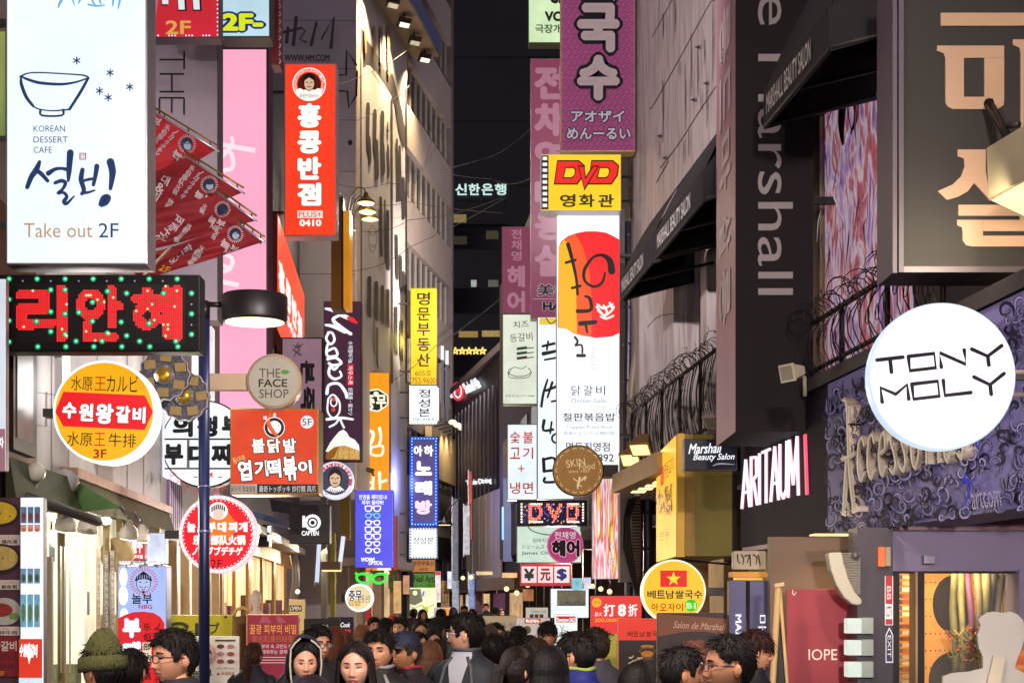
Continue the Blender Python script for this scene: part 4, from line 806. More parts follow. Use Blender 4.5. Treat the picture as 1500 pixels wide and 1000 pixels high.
# ---- yellow vertical office sign and the ones below ----
def art_mm(cv):
    k=E('#3a2e08',.5,0)
    for i,ch in enumerate('명문부동산'): cv.T(ch,611,428+22.4*i,630,447+22.4*i,k,b=.02)
    cv.T('605호',608,542,632,550,E('#7a6a20',.7,0)); cv.T('752-9600',603,553,638,562,E('#c86414',.8,0),b=.01)
board_sign('signboard','yellow vertical sign with black letters and a phone number',601,422,640,564,56,.4,EF('#ffcf14',.97,.06),P('#6a5a10',.5),1,art=art_mm,brk=585)
def art_js(cv):
    k=E('#1c1c26',.4,0)
    for i,ch in enumerate('정성본'): cv.T(ch,613,570+14*i,630,582+14*i,k,b=.01)
    cv.T('274-1818 B1',604,612,638,617,E('#6878a0',.6,0)); w=E('#ffffff',1.3,0)
    cv.dots([(602+4*i,y) for i in range(10) for y in (566,618.5)]+[(x,570+4*i) for i in range(12) for x in (602,640.5)],2.6,w,8)
board_sign('signboard','white sign with bulb edge and three black letters one above another',602,566,641,619,56.2,.35,EF('#f4fbff',1.1),P('#9aa6c0',.4),1,art=art_js,brk=585)
def art_ah(cv):
    w=E('#ffffff',1.15,0); p_=E('#ffd6f2',1.1,0)
    cv.rect(606,645,636,764,E('#5a4a86',.75,.08)); cv.T('아',606,652,619,668,w,b=.05); cv.T('하',621,652,635,668,w,b=.05)
    for ch,y in (('노',675),('래',704),('방',732)): cv.T(ch,608,y,633,y+21,w if ch!='방' else p_,b=.07)
    led=E('#7fd4ff',1.3,0); cv.dots([(604+4.4*i,y) for i in range(9) for y in (642,767.5)]+[(x,646+4.6*i) for i in range(27) for x in (603.5,638.5)],1.2,led,7)
board_sign('signboard','blue singing room sign edged with small blue bulbs',600,639,642,771,56,.4,EF('#1a3ce0',.9,.1),P('#1a2a80',.4),1,art=art_ah,brk=585)
def art_j2(cv):
    cv.T('정성본',605,786,635,796,E('#2a3448',.4,0)); cv.dots([(601.5+4.2*i,y) for i in range(10) for y in (774,816.5)]+[(x,778+4.2*i) for i in range(10) for x in (601.5,640)],1.5,E('#8aa0b8',.8,0),7)
board_sign('signboard','white sign with one row of small letters under the blue sign',599,772,641,818,56.3,.35,EF('#f6fcff',1.15),P('#9aa6c0',.4),1,art=art_j2,brk=585)
board_sign('signboard','dull orange sign above the green nail sign',603,818.5,638,838,56.5,.3,EF('#d0803a',.7,.1),P('#7a4a20',.5),1,art=lambda cv:(cv.T('명문부동산',605,821,636,828,E('#6a3a14',.5,0),b=.03),cv.T('605호',614,831,627,835,E('#6a3a14',.5,0),b=.03)))
board_sign('signboard','green sign reading Nail Art on a thin post',605,838.5,637,862,56.4,.3,EF('#4f8e1e',.7,.1),P('#2a4a14',.5),1,art=lambda cv:(cv.T('Nail Art',606,842,636,852,E('#10200c',.4,0),b=.03),cv.T('·손톱·발톱·',607,856,634,859,E('#2a5a14',.6,0))))
board_sign('signboard','dull green nail sign half hidden on the wall behind the violet sign',569,841,581,862,55,.3,P('#4a6a2c',.6),P('#2a4a14',.5),1,art=lambda cv:cv.T('A l',570,845,580,853,P('#20301a',.5),b=.03))

board_sign('signboard','green and yellow lit sign edge beside the tall dessert sign',-50,46,9,200,12.56,.15,rampmat('green_yellow_print',[(0,'#5a6a5a'),(.5,'#7a8a4a'),(1,'#b0a83a')],1.2,(1,1,.5),emit=.5,detail=1),P('#5a5a5a',.5),1)
board_sign('signboard','pale lit sign edge with mauve foot under the dot display',-90,408,9,690,12.35,.08,EF('#d8e0ea',.95,.15,1.2),P('#b8b4bc',.4,.4),1,art=lambda cv:(cv.rect(-89,628,8,689,E('#b07a86',.7,.1)),cv.T('차',-2,640,6,656,eW,b=.03)))
for i,(px,py0,py1,Yt) in enumerate(((97,520,600,14.9),(232,500,560,19.6),(285,515,570,21.0))):
    r2=thing('light_tube','upright white light tube on the left shop wall, '+('nearest','middle','farthest')[i]+' of three','lamp',W(px,py1,Yt),'upright tubes on the left wall'); m=MB(); m.tube([W(px,py0,Yt),W(px,py1,Yt)],.035,EF('#ffffff',1.3,.02),10); m.build('tube',r2); m=MB()
    for y in (py0,py1): m.tube([W(px,y,Yt),W(px,y,Yt)+Vector((-.25,.1,0))],.02,STEEL,6)
    m.build('bracket',r2); light('POINT',W(px,(py0+py1)/2,Yt)+Vector((.3,-.3,-.1)),14,(1,.96,.95),.25)

for px,py,c,pw in ((596,500,(1,.74,.1),60),(598,705,(.25,.3,1),150)): light('POINT',W(px,py,56.7 if py==500 else 55.6),pw,c,.3)      # colour the two sign boxes throw on the wall beside them
# ================= signs on the right side of the street =================
def art_vo(cv):
    k=E('#1c3016',.5,0); cv.T('VOICE',798,17,852,32,k,b=.05); cv.T('극장개봉',784,36,836,49,k,b=.02); cv.T('CLUB',805,-16,850,6,k,b=.05)
board_sign('signboard','pale green lit sign partly behind the patterned purple sign',774,-30,850,63,36,.4,EF('#d8f0c0',.95,.12),P('#8a9a5a',.5),1,art=art_vo)
patt=None
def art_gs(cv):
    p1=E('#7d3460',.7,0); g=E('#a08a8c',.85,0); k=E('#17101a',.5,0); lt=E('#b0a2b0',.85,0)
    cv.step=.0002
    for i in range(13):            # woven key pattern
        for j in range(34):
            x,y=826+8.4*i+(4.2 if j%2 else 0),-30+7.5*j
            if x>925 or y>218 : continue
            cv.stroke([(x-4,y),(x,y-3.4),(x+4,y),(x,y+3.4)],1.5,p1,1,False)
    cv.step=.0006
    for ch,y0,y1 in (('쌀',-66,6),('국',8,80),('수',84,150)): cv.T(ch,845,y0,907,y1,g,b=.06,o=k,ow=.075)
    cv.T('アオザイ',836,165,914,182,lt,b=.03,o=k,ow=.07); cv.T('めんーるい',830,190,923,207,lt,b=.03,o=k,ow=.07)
board_sign('signboard','patterned purple sign with grey black outlined letters and Japanese lines',821,-60,930,222,24.2,.3,EF('#9c4a74',.7,.1,1.2),P('#c8a868',.4,.4),1,art=art_gs)  # unlit face: the light falling on it is put into a dim glow
def art_dvd(cv):
    r=E('#f0241c',.95,0); k=E('#1c1a10',.4,0); dk=E('#4a4410',.5,0)
    cv.rect(793,228,803.5,307,E('#141414',.4,0))
    for i in range(9): cv.rect(794.8,230+8.6*i,801.5,235+8.6*i,E('#f0f0f0',1,0))
    def D(x): 
        cv.poly([(x,235),(x+32,235),(x+41,243),(x+39,258),(x+30,271),(x-5,271)],k); cv.poly([(x+1,237),(x+31,237),(x+39,244),(x+37,257),(x+29,269),(x-3,269)],r); cv.poly([(x+12,245),(x+25,245),(x+28,249),(x+26,258),(x+22,262),(x+8,262)],k); cv.poly([(x+13,247),(x+24,247),(x+26,250),(x+25,257),(x+21,260),(x+10,260)],E('#ffd21c',1,0))
    D(816); D(866); cv.poly([(846,243),(856,243),(858,259),(868,243),(878,243),(856,280)],k); cv.poly([(848,245),(855,245),(857,264),(869,245),(875,245),(856,276)],r)
    for ch,x in (('영',820),('화',848),('관',876)): cv.T(ch,x,285,x+23,304,dk,b=.03)
board_sign('signboard','yellow sign with big red letters and a film strip edge',792,226,910,309,23.9,.35,EF('#ffcf1c',.97,.07),P('#c0bcc0',.4,.3),1,art=art_dvd)
def art_dg(cv):
    r=E('#f51d22',.97,0); o=E('#f4581c',.97,0); y=E('#fbb414',.97,0); k=E('#1a1416',.4,0); g=E('#9aa0a4',.85,0)
    top=[(817,362),(822,354),(832,346),(843,342),(858,339),(874,339),(888,341),(900,347),(907,351)]
    bot=[(907,488),(896,493),(884,494),(872,495),(862,493),(850,491),(840,488),(830,482),(817,480)]
    cv.poly([(818,362)]+top[1:]+bot,r)
    cv.poly([(818,362),(826,352),(834,356),(840,380),(844,420),(845,489),(830,482),(818,480)],y); cv.poly([(829,349),(842,343),(853,360),(863,395),(867,440),(866,494),(845,489),(844,430),(841,390),(835,362)],o)
    S=cv.stroke
    S([(832,358),(838,380),(844,408),(846,431)],[6,5,4,4],k); S([(829,385),(843,381)],4,k); S([(838,422),(850,419)],4,k)
    S([(896,397),(893,382),(882,374),(868,378),(856,396),(857,412),(870,420),(882,414),(886,400)],[11,9,5,4,5,4,4,4,3],k)
    S([(857,434),(864,438),(865,454),(846,456)],[3,5,5,6],k); S([(850,474),(872,472)],[7,6],k); S([(858,476),(860,487)],[4,3],k); S([(842,494),(846,500),(843,506)],3.5,k); S([(844,506),(852,506),(853,517)],3,k); S([(846,521),(856,521)],[5,5],k)
    for pts in ([(875,446),(884,452),(897,446)],[(876,455),(886,462),(896,455),(899,450)],[(880,464),(888,467),(898,463)],[(884,448),(889,458),(884,466)],[(893,444),(897,452)],[(874,450),(880,458)]): S(pts,3,E('#fff2ea',1.1,0))
    for i,ch in enumerate('닭갈비'): cv.T(ch,837+18*i,565,850+18*i,579,k)
    cv.T('Chicken Galbi',836,584,888,590,g); cv.T('チーカルビ 鸡排',836,593,888,598,E('#c4c8cc',.95,0)); cv.T('철판볶음밥',824,605,901,617,k,b=.01); cv.T('Teppan Fried Rice',829,623,896,629,g); cv.T('鉄板ビビンバ 火辣炒饭',825,632,900,637,g); cv.T('명동진영점',829,648,893,661,k,b=.01); cv.T('778-4892',838,665,899,676,k,b=.01)
    cv.T('YAKANE GALBI',866,506,872,542,E('#c8ccd0',.95,0),rot=1)
board_sign('signboard','tall white chicken sign with a red and yellow sun and black brush letters',815,315,908,692,24.2,.3,EF('#f2f8ff',1.1,.05),P('#a8b0b8',.4,.4),1,art=art_dg,brk=925)
rose=EF('#9c4c68',.62,.08,1); gl=E('#b98094',.75,0)
def art_r1(cv):
    for ch,y0,y1 in (('전',96,146),('채',150,202),('영',205,258),('미',262,306),('용',308,352),('실',358,405)): cv.T(ch,783,y0,830,y1,gl,b=.05)
    k=E('#160c16',.4,0); cv.T('美容',787,416,836,434,k,b=.02,o=E('#c8a4b4',.8,0),ow=.04); cv.stroke([(781,438),(822,438)],.8,E('#c8a4b4',.8,0),1); cv.T('HAIR',795,442,840,455,k,b=.05,o=E('#c8a4b4',.8,0),ow=.04)
board_sign('signboard','long dusty rose hair salon sign behind the white chicken sign',777,86,850,466,33,.4,rose,P('#c8a8b4',.4,.2),1,art=art_r1)
def art_r2(cv):
    for i,ch in enumerate('전채영'): cv.T(ch,749,336+16*i,764,350+16*i,gl,b=.02)
    for i,ch in enumerate('헤어'): cv.T(ch,743,389+37*i,769,421+37*i,gl,b=.04)
board_sign('signboard','short dusty rose sign to the side of the long rose one',735,332,779,459,35.5,.4,rose,P('#b08898',.4,.2),1,art=art_r2)
def art_ch(cv):
    k=E('#1a2018',.4,0); cv.T('치즈',752,470,774,480,k,ang=-6); cv.T('등갈비',747,488,780,500,k,ang=-6)
    for i in range(3):
        y=510+7*i; cv.stroke([(757,y+1),(772,y-1)],4,E(('#2a5a34','#2a5a34','#6a2a44')[i],.6,0),1,False); cv.stroke([(772,y),(782,y-1)],1.4,k,1,False)
    cv.ring(761,544,17,8,1.2,E('#6a6a60',.6,0),30,140,400); cv.stroke([(745,548),(752,538),(764,540),(771,536)],1,E('#6a6a60',.6,0)); cv.stroke([(744,545),(748,553),(772,553),(779,545)],1,E('#6a6a60',.6,0)); cv.T('명동점 02)777-9988',740,578,783,582,E('#4a5040',.5,0))
board_sign('signboard','greenish white sign with skewers and a cheese bowl sketch',736,460,787,592,34.5,.4,EF('#dfe6d2',1.0,.12),P('#7a8a5a',.5),1,art=art_ch)
def art_nm(cv):
    k=E('#141a20',.4,0); S=cv.stroke
    S([(795,507),(812,503)],4,k); S([(803,500),(801,512)],3,k); S([(796,518),(816,514)],[6,4],k); S([(798,527),(820,523)],3,k)
    S([(802,556),(796,576),(793,595)],[3,4,4],k); S([(809,560),(802,582)],[4,3],k); S([(800,572),(815,566)],4,k); S([(808,588),(820,586)],3,k)
    S([(797,616),(796,630),(810,629)],[5,4,4],k,3); S([(808,618),(806,634)],3,k); cv.ring(815,642,8,8,3,k)
    S([(796,672),(797,690)],5,k); S([(796,673),(812,671),(813,690)],4,k,3); S([(797,690),(816,688)],4,k); S([(798,700),(798,706),(820,705)],4,k,3); S([(820,670),(821,700)],4,k)
    cv.rect(790,466,830,476,E('#f0d048',.9,0)); S([(800,466),(806,474),(814,470)],1.4,k)
board_sign('signboard','narrow white noodle sign with black brush letters half hidden',787,464,846,731,32,.4,EF('#eef8ff',1.05,.1),P('#8a9aa8',.4,.3),1,art=art_nm)
def art_sb(cv):
    r=E('#c4421c',.85,0)
    for i,t in enumerate(('숯불','고기','+','냉면')):
        if t=='+': cv.T(t,759,681,768,691,r); continue
        y=(632,655,0,706)[i]; cv.T(t[0],747,y,762,y+17,r,b=.015); cv.T(t[1],766,y,781,y+17,r,b=.015)
board_sign('signboard','white sign with orange letters and a plus for grilled meat and noodles',743,621,787,732,34,.4,EF('#eaf4fa',1.05,.1),P('#8a9aa8',.4,.3),1,art=art_sb)
def art_ld(cv):
    red=E('#ff3a30',1.2,0); cv.rect(762,735,856,767,E('#1a1040',.6,.3,20))
    L=raster('D',774,737,795,764,2.6,.02)+raster('V',800,737,824,764,2.6,.02)+raster('D',830,737,850,764,2.6,.02)
    cv.dots(L,1.9,E('#e0202a',1.0,0),6); cv.dots(L,1.0,E('#ffb08a',1.3,0),6)
    w=E('#fff4e0',1.3,0); pts=[(764,738+4*i) for i in range(4)]+[(764,752+4*i) for i in range(4)]+[(778+3*i,738) for i in range(6)]+[(832+3*i,738) for i in range(6)]+[(776+3*i,764) for i in range(7)]+[(832+3*i,764) for i in range(6)]+[(854,738+4*i) for i in range(7)]
    cv.dots(pts,1.7,w,6); cv.dots([(766+rnd.random()*88,737+rnd.random()*29) for _ in range(60)],.9,E('#7a7af0',1.1,0),5); cv.dots([(766+rnd.random()*88,737+rnd.random()*29) for _ in range(40)],1.1,E('#ffd060',1.2,0),5)
board_sign('dot_display','small red and white dot display among the hanging signs',757,732,860,770,29.5,.3,P('#140c1c',.5),P('#2a1c24',.5),2,art=art_ld)
def art_ja(cv):
    g=E('#30503c',.5,0); cv.stroke([(772,768),(778,776),(796,782),(815,782),(824,774)],1.4,g); cv.T('첨바치즈 등갈비',780,788,828,794,g); cv.T('ジェームズ チーズ',764,797,820,803,g); cv.T('James Cheese',764,807,822,813,g,b=.01)
board_sign('signboard','pale mint sign with cheese lettering under the small dot display',757,770,852,824,31,.35,EF('#d2ead8',.95,.1),P('#8aa098',.4),1,art=art_ja)
def art_ph(cv): 
    cv.T('전채영',812,778,843,789,E('#f4c8dc',.9,0),b=.02,o=E('#4a1030',.4,0),ow=.03); cv.T('헤어',808,790,849,815,E('#1a0a14',.3,0),b=.06,o=E('#f4b8d0',.9,0),ow=.04)
disc_sign('round_sign','magenta round hair salon sign over the mint sign',828,798,26.5,28.5,.2,EF('#b83a78',.85,.08),EF('#d06a98',.85),1.5,art=art_ph,brk=870)
def art_yn(cv):
    for i,(ch,c) in enumerate((('¥','#3a3440'),('元','#b02838'),('$','#3a3a80'))):
        x=764+24*i; cv.rect(x,829+.0*i,x+22,853,E('#f0d8d8',.95,.05)); cv.T(ch,x+3.5,832,x+18.5,850,E(c,.6,0),b=.045)
board_sign('signboard','red framed money exchange sign with yen, yuan and dollar marks',762,825,836,858,30,.2,EF('#c83440',.8),P('#8a1c28',.4),.5,art=art_yn)
def art_sk(cv):
    w=E('#e0bc88',.9,0); cv.T('SKIN',829,672,857,683,w,b=-.01,ang=-9); cv.T('Food',848,678,871,687,w,b=-.01,ang=-3); cv.T('since 1957',833,688,864,692,w)
    cv.ell(849,700,2,2.2,w,10); cv.stroke([(849,702),(847,708),(846,715)],[3,4,2],w); cv.stroke([(840,700),(845,704),(852,703)],1.5,w); cv.stroke([(851,704),(858,698),(856,704)],[2,3,1],w); cv.stroke([(847,709),(852,712)],1.6,w)
    for a in range(0,360,20): 
        t=R(a); x,y=847+31.5*math.cos(t),689+31.5*math.sin(t); cv.stroke([(x-3*math.sin(t),y+3*math.cos(t)),(x+1.6*math.cos(t),y+1.6*math.sin(t)),(x+3*math.sin(t),y-3*math.cos(t))],.9,w,3)
disc_sign('round_sign','brown gold round sign with a small dancing figure emblem',847,689,37.5,23.0,.14,EF('#8f5f1e',.85,.15,6),P('#5a3c14',.35,.4),1.5,art=art_sk,brk=906,brkh=9)
rv=rampmat('striped_print',[(0,'#e8e6f0'),(.36,'#f4f2fa'),(.44,'#d85a70'),(.5,'#f4f2fa'),(.57,'#c83a48'),(.62,'#f2c848'),(.68,'#f0f2fa'),(1,'#a8b8e4')],4.2,(3,3,.22),emit=.85,distort=.3,detail=3,sample=True)
board_sign('signboard','tall lit sign with blurred red, white and yellow vertical streaks',868,700,909,848,24.35,.2,rv,P('#b8b8c0',.4,.3),1,art=lambda cv:(cv.T('쇼ㅅ',893,790,900,806,E('#7080b8',.8,0),ang=10),cv.T('ㅊㅌ',893,815,900,828,E('#8090c0',.8,0),ang=10)),brk=925)
# ---- dark small salon sign over the yellow box ----
def art_ms(cv):
    w=E('#f4f6ff',1.05,0); cv.T('Marshall',1008,649,1058,664,w,b=.02,shear=.35,ang=-2); cv.T('Beauty Salon',1015,664,1076,676,w,b=.015,shear=.35,ang=-1); cv.stroke([(1044,682),(1054,679),(1076,680)],[1,2.5,.8],E('#9aa0b0',.8,0))
board_sign('signboard','small black sign with slanted white salon lettering',1002,642,1080,688,15.6,.18,EF('#121020',.8,.1),P('#8a8088',.35,.6),1,art=art_ms)
# ---- yellow round noodle sign ----
def art_vn(cv):
    cv.rect(967,835,1006,859,E('#e8201c',.95,0)); s=[]
    for k in range(10): t=R(-90+36*k); q=11 if k%2==0 else 4.4; s.append((986.5+q*math.cos(t),847.5+q*math.sin(t)))
    cv.poly(s,E('#ffd83a',1,0)); k=E('#2a2008',.4,0); o=E('#c83c10',.85,0)
    for i,ch in enumerate('베트남쌀국수'): cv.T(ch,948+13.6*i,864,960.5+13.6*i,876,k,b=.02)
    for i,ch in enumerate('아오자이'): cv.T(ch,954+12*i,883,964.5+12*i,894,o,b=.02)
    cv.ell(1012,886,9,9,E('#2fc428',.95,0)); cv.T('B1',1005,882,1019,891,E('#b8ff9a',1,0),b=.05)
disc_sign('round_sign','yellow round noodle sign with a red star flag and green dot',987,866,47,15,.2,EF('#ffc62a',.97,.08),EF('#fff8d8',1.15),2.5,art=art_vn,brk=1062)
def art_dz(cv):
    w=E('#fff0ec',1,0); cv.ell(874,882,7,7,E('#ffb020',.95,0),16); cv.T('추석',870,879,878,885,E('#b06010',.7,0)); cv.T('最大',871,896,882,902,w); cv.T('打',884,884,901,902,w,b=.03); cv.T('8',905,884,917,902,w,b=.05); cv.T('折',920,884,934,902,w,b=.03); cv.T('200,000원',871,904,910,911,E('#ffb028',.95,0),b=.01)
board_sign('discount_board','red board advertising a discount with white characters',865,872,940,962,16.8,.06,EF('#ef3a34',.9,.05),P('#b83a34',.5),.4,art=art_dz)
def art_rb(cv):
    cv.rect(906,937,963,1000,P('#221a1c',.5)); k=E('#2a0c08',.4,0)
    for i,ch in enumerate('베트남쌀국'): cv.T(ch,919+9*i,924,926.5+9*i,932,k,b=.01)
    c=E('#c87a30',.7,.2,30); cv.ell(948,946,10,2.2,c,20); cv.ring(948,953,12,6,2,E('#8a5a2a',.6,0),24); cv.ell(948,957,9,5,c,20); cv.ell(948,964,10,2.5,P('#6a4428',.5),20)
    for i in range(16): cv.stroke([(921+rnd.random()*14,962+rnd.random()*16),(925+rnd.random()*16,960+rnd.random()*16)],2.4,P(rnd.choice(('#d8c8a8','#e8dcc8','#2a2420')),.5),1)
board_sign('menu_board','red and black menu board with noodle pictures leaning in the crowd',905,905,964,1060,14.6,.05,EF('#f0402e',.85,.05),P('#c8a8a0',.5),.4,art=art_rb)
def art_yb(cv):
    k=P('#2a2418',.5); cv.rect(877,937,892,955,P('#c06a4a',.5)); cv.rect(876,936,895,940,k); cv.stroke([(876,930),(888,927),(899,930)],2,k)
    for ch,y in (('영',966),('화',985),('관',1004)): cv.T(ch,877,y,894,y+16,k,b=.02)
    for i in range(16): cv.stroke([(903,938+5*i),(906,940+5*i)],1.4,P('#8a8a60',.6),1,False)
    cv.stroke([(867,930),(865,985)],1.2,P('#c8c8c8',.5),1); cv.T('아오자이',868,944,876,978,P('#3a3424',.5),rot=1)
board_sign('standing_banner','narrow yellow standing banner with black letters below the red board',865,928,908,1060,15.6,.03,P('#c4bc44',.6,0,.1),P('#8a8a5a',.5),.4,art=art_yb)
def art_sm(cv):
    cv.poly([(963,898),(1067,906),(1067,930),(1030,924),(1000,925),(963,932)],P('#7a4a34',.55)); lt=P('#c0a898',.55,0,0); cv.T('Salon de Marshall',986,911,1063,921,lt,b=.0,shear=.35,ang=3)
    cv.poly([(999,948),(1010,940),(1025,936),(1040,941),(1047,952),(1044,985),(1030,1010),(1010,1010),(1000,980)],P('#7a4634',.6,0,.3,20))
    for i in range(40): x,y=1000+rnd.random()*42,940+rnd.random()*40; cv.stroke([(x,y),(x+4,y-3),(x+8,y+1)],1.2,P(rnd.choice(('#a06a44','#5a3024','#8a4c34')),.5),3)
board_sign('poster_board','brown salon poster board with curly hair picture behind men in dark coats',962,897,1068,1070,13,.05,P('#33262a',.5,0,.2),P('#7a5a4a',.5),.4,art=art_sm)
def art_n1(cv): cv.T('MARSHALL',1077,899,1086,986,E('#f2f4ff',1.05,0),b=.03,rot=1)
def art_n2(cv): 
    w=E('#f2f4ff',1.05,0); cv.T('마샬',1110,900,1122,950,w,b=.0,rot=1)
board_sign('signboard','narrow slate blue sign with white letters running downwards',1068,849,1093,1060,12.6,.12,P('#4e4a72',.5,0,.12),P('#34304a',.5),.6,art=art_n1)
board_sign('signboard','narrow slate blue sign beside the wooden easel with white Korean letters',1098,850,1127,1060,12.5,.12,P('#4e4a72',.5,0,.12),P('#34304a',.5),.6,art=art_n2)
# ---- big white round sign ----
def art_tm(cv):
    k=E('#2a2030',.5,0); S=lambda pts: cv.stroke(pts,5.8,k,1)
    def t(p): 
        a=R(-6.5); x,y=p[0]-1380,p[1]-551; return (1380+x*math.cos(a)-y*math.sin(a),551+x*math.sin(a)+y*math.cos(a))
    for pl in ([(1287,517),(1325,517)],[(1306,517),(1306,537)],[(1333,517),(1371,517),(1371,538),(1333,538),(1333,517)],[(1379,538),(1379,517),(1415,538),(1415,517)],[(1426,517),(1448,530),(1470,517)],[(1448,530),(1448,543)],
               [(1287,579),(1287,558),(1308,570),(1326,558),(1326,579)],[(1333,558),(1371,558),(1371,580),(1333,580),(1333,558)],[(1379,558),(1379,580),(1417,580)],[(1424,558),(1446,572),(1468,558)],[(1446,572),(1446,586)]): S([t(p) for p in pl])
disc_sign('round_sign','large blank white glowing round sign with two lines of thin black letters',1380,551,107.5,8.2,.09,EF('#fcfdff',1.2,.03),EF('#cfe2f8',1.0),2.2,art=art_tm,brk=1560,brkh=4)
# ---- far bank letters ----
Y=96; root=thing('rooftop_sign','white bank letters glowing on the dark far tower','sign',W(704,288,Y)); cv=front_cv(Y); cv.O=W(0,0,Y)
m=MB(); m.box(wx(662,Y),Y+.1,wz(292,Y),wx(746,Y),Y+.6,wz(264,Y),P('#10131a',.5)); fo=m.build('sign_panel',root)
for i,ch in enumerate('신한은행'): cv.T(ch,667+19.2*i,269,684+19.2*i,286,E('#cfeee6',.95,0),b=.03)
cv.build(fo)

def art_br(cv):
    k=P('#1a1410',.5,0,0)
    for x,pl in ((1080,[(0,0),(1,10),(4,12)]),(1086,[(0,0),(3,6),(2,14)]),(1091,[(0,2),(6,1),(3,12)]),(1098,[(0,0),(1,16)]),(1103,[(0,0),(5,4),(4,14)]),(1110,[(0,1),(3,14)])): cv.stroke([(x+a,812+b) for a,b in pl],[2.4,2,1.4][:len(pl)],k,3)
board_sign('signboard','small beige sign with black brush strokes on a yellow ledge above the slate signs',1074,806,1122,834,13.0,.1,P('#a09078',.55,0,.15),P('#3a3a6a',.4),.6,art=art_br)
Y=12.95; root=thing('sign_ledge','yellow ledge under the small beige brush stroke sign','ledge',W(1098,846,Y)); m=MB(); m.box(wx(1072,Y),Y,wz(845,Y),wx(1126,Y),Y+.2,wz(837,Y),P('#c88a24',.5,0,.15)); m.build('ledge_board',root); m=MB(); m.box(wx(1078,Y),Y+.02,wz(849,Y),wx(1118,Y),Y+.15,wz(845.5,Y),EF('#f0b840',.9)); m.build('light_strip',root)
# ================= right side: awnings, boards, terrace, shop =================
def nrm(line):
    d=Vector(((line.vp-750)/F,1,0)).normalized(); n=Vector((d.y,-d.x,0)); return -n if n.dot(Vector((line.X(20),20,0)))>0 else n
Zv=Vector((0,0,1)); AW=P('#120f14',.8,0,.2,3,.1)
def awning(label,Y0,Y1,zt,zb):
    root=thing('awning',label,'awning',RA.at((Y0+Y1)/2,zb),'black awnings of the salon building')
    a,b=RA.at(Y0,zb),RA.at(Y1,zb); A,B=RW.at(Y0,zt),RW.at(Y1,zt); a2,b2=a+Zv*.3,b+Zv*.3
    m=MB(); n=8; vs=[];fs=[]
    for i in range(n+1):
        for j in range(13):
            t=j/12; u=i/n; p=(a2.lerp(b2,t)).lerp(A.lerp(B,t),u); p+=nrm(RW)*(.10*math.sin(math.pi*u))*1.0+Zv*(-.02*math.sin(6*math.pi*t)**2*(1-u)); vs.append(p)
    for i in range(n):
        for j in range(12): fs.append((i*13+j,i*13+j+1,(i+1)*13+j+1,(i+1)*13+j))
    m.add(vs,fs,AW,True); m.build('canopy_cloth',root)
    m=MB(); t=nrm(RW)*.015; m.hexa([a+t,b+t,b,a,a2+t,b2+t,b2,a2],AW); v=m.build('valance',root)
    class AC(PCv): pass
    cv=PCv(RA,.022); cv.N=nrm(RW); L=(b-a).length; cv2=Cv(b2+t*1.6,(a-b)/100,(a-a2)/30,0,0)
    cv2.T('MARSHALL BEAUTY SALON',8,7,78,23,P('#c8c2c4',.6,0,0),b=.01); cv2.build(v)
    m=MB(); wa,wb=RW.at(Y0,zb+.25),RW.at(Y1,zb+.25)
    for q0,q2,Q,w0 in ((a,a2,A,wa),(b,b2,B,wb)): m=MB(); m.add([q2,Q,w0,q0],[(0,1,2),(3,0,2)],AW); m.build('side_gusset',root)
    m=MB()
    for q in (0,.5,1): p=a.lerp(b,q); w=RW.at(Y0+(Y1-Y0)*q,zb+.25); m.tube([p+Zv*.03,w],.018,DARK,6)
    m.tube([a+Zv*.02,b+Zv*.02],.02,DARK,6); m.build('frame',root)
awning('far black awning nearest the hanging signs',17.85,20.1,7.15,5.53)
awning('black awning between the far one and the tall dark banner',15.1,17.66,7.15,5.53)
awning('nearest black awning high over the tall dark banner',11.0,12.8,7.3,5.53)
# tall dark banner box
Yb=13.5; u=Yb/F; root=thing('banner_sign','tall dark banner box with grey sideways lettering and a pinkish side','sign',(wx(1134,Yb),Yb+.6,wz(632,Yb)))
x0,x1=wx(1078,Yb),wx(1191,Yb); z0,z1=wz(632,Yb),wz(-80,Yb); Yk=14.76
m=MB(); m.box(x0,Yb,z0,x1,Yk,z1,P('#221d20',.7,0,.08,.6,0,(1,1,1),.12)); cb=m.build('cabinet',root)
cv=Cv((x0,Yb,wz(0,Yb)),(u,0,0),(0,0,-u),1078,0); g=P('#8d868a',.5,0,0); cv.T('Salon de Marshall',1110,-330,1162,432,g,b=.0,rot=1); cv.build(cb)
m=MB(); pk=P('#a87e8c',.45,0,.12,1,0,(1,1,.3)); m.quad((x0-.004,Yk,z0),(x0-.004,Yb,z0),(x0-.004,Yb,z1),(x0-.004,Yk,z1),pk); sf=m.build('side_face',root)
cv=Cv((x0-.006,Yk,wz(0,Yb)),Vector((0,Yb-Yk,0))/28,(0,0,-u),1050,0)
for ch,y0,y1,r in (('롱',-30,55,1),('드',66,150,1),('마',166,250,1),('살',290,350,1),('롱',370,455,1)): cv.T(ch,1056,y0,1072,y1,P('#d4c4c8',.5,0,0),b=.03,rot=1)
cv.build(sf)
m=MB()
for z in (z0+.5,z0+2.0): m.box(x1-.02,Yb+.5,z,RW.X(Yb+.5),Yb+.56,z+.06,DARK)
m.build('bracket',root)
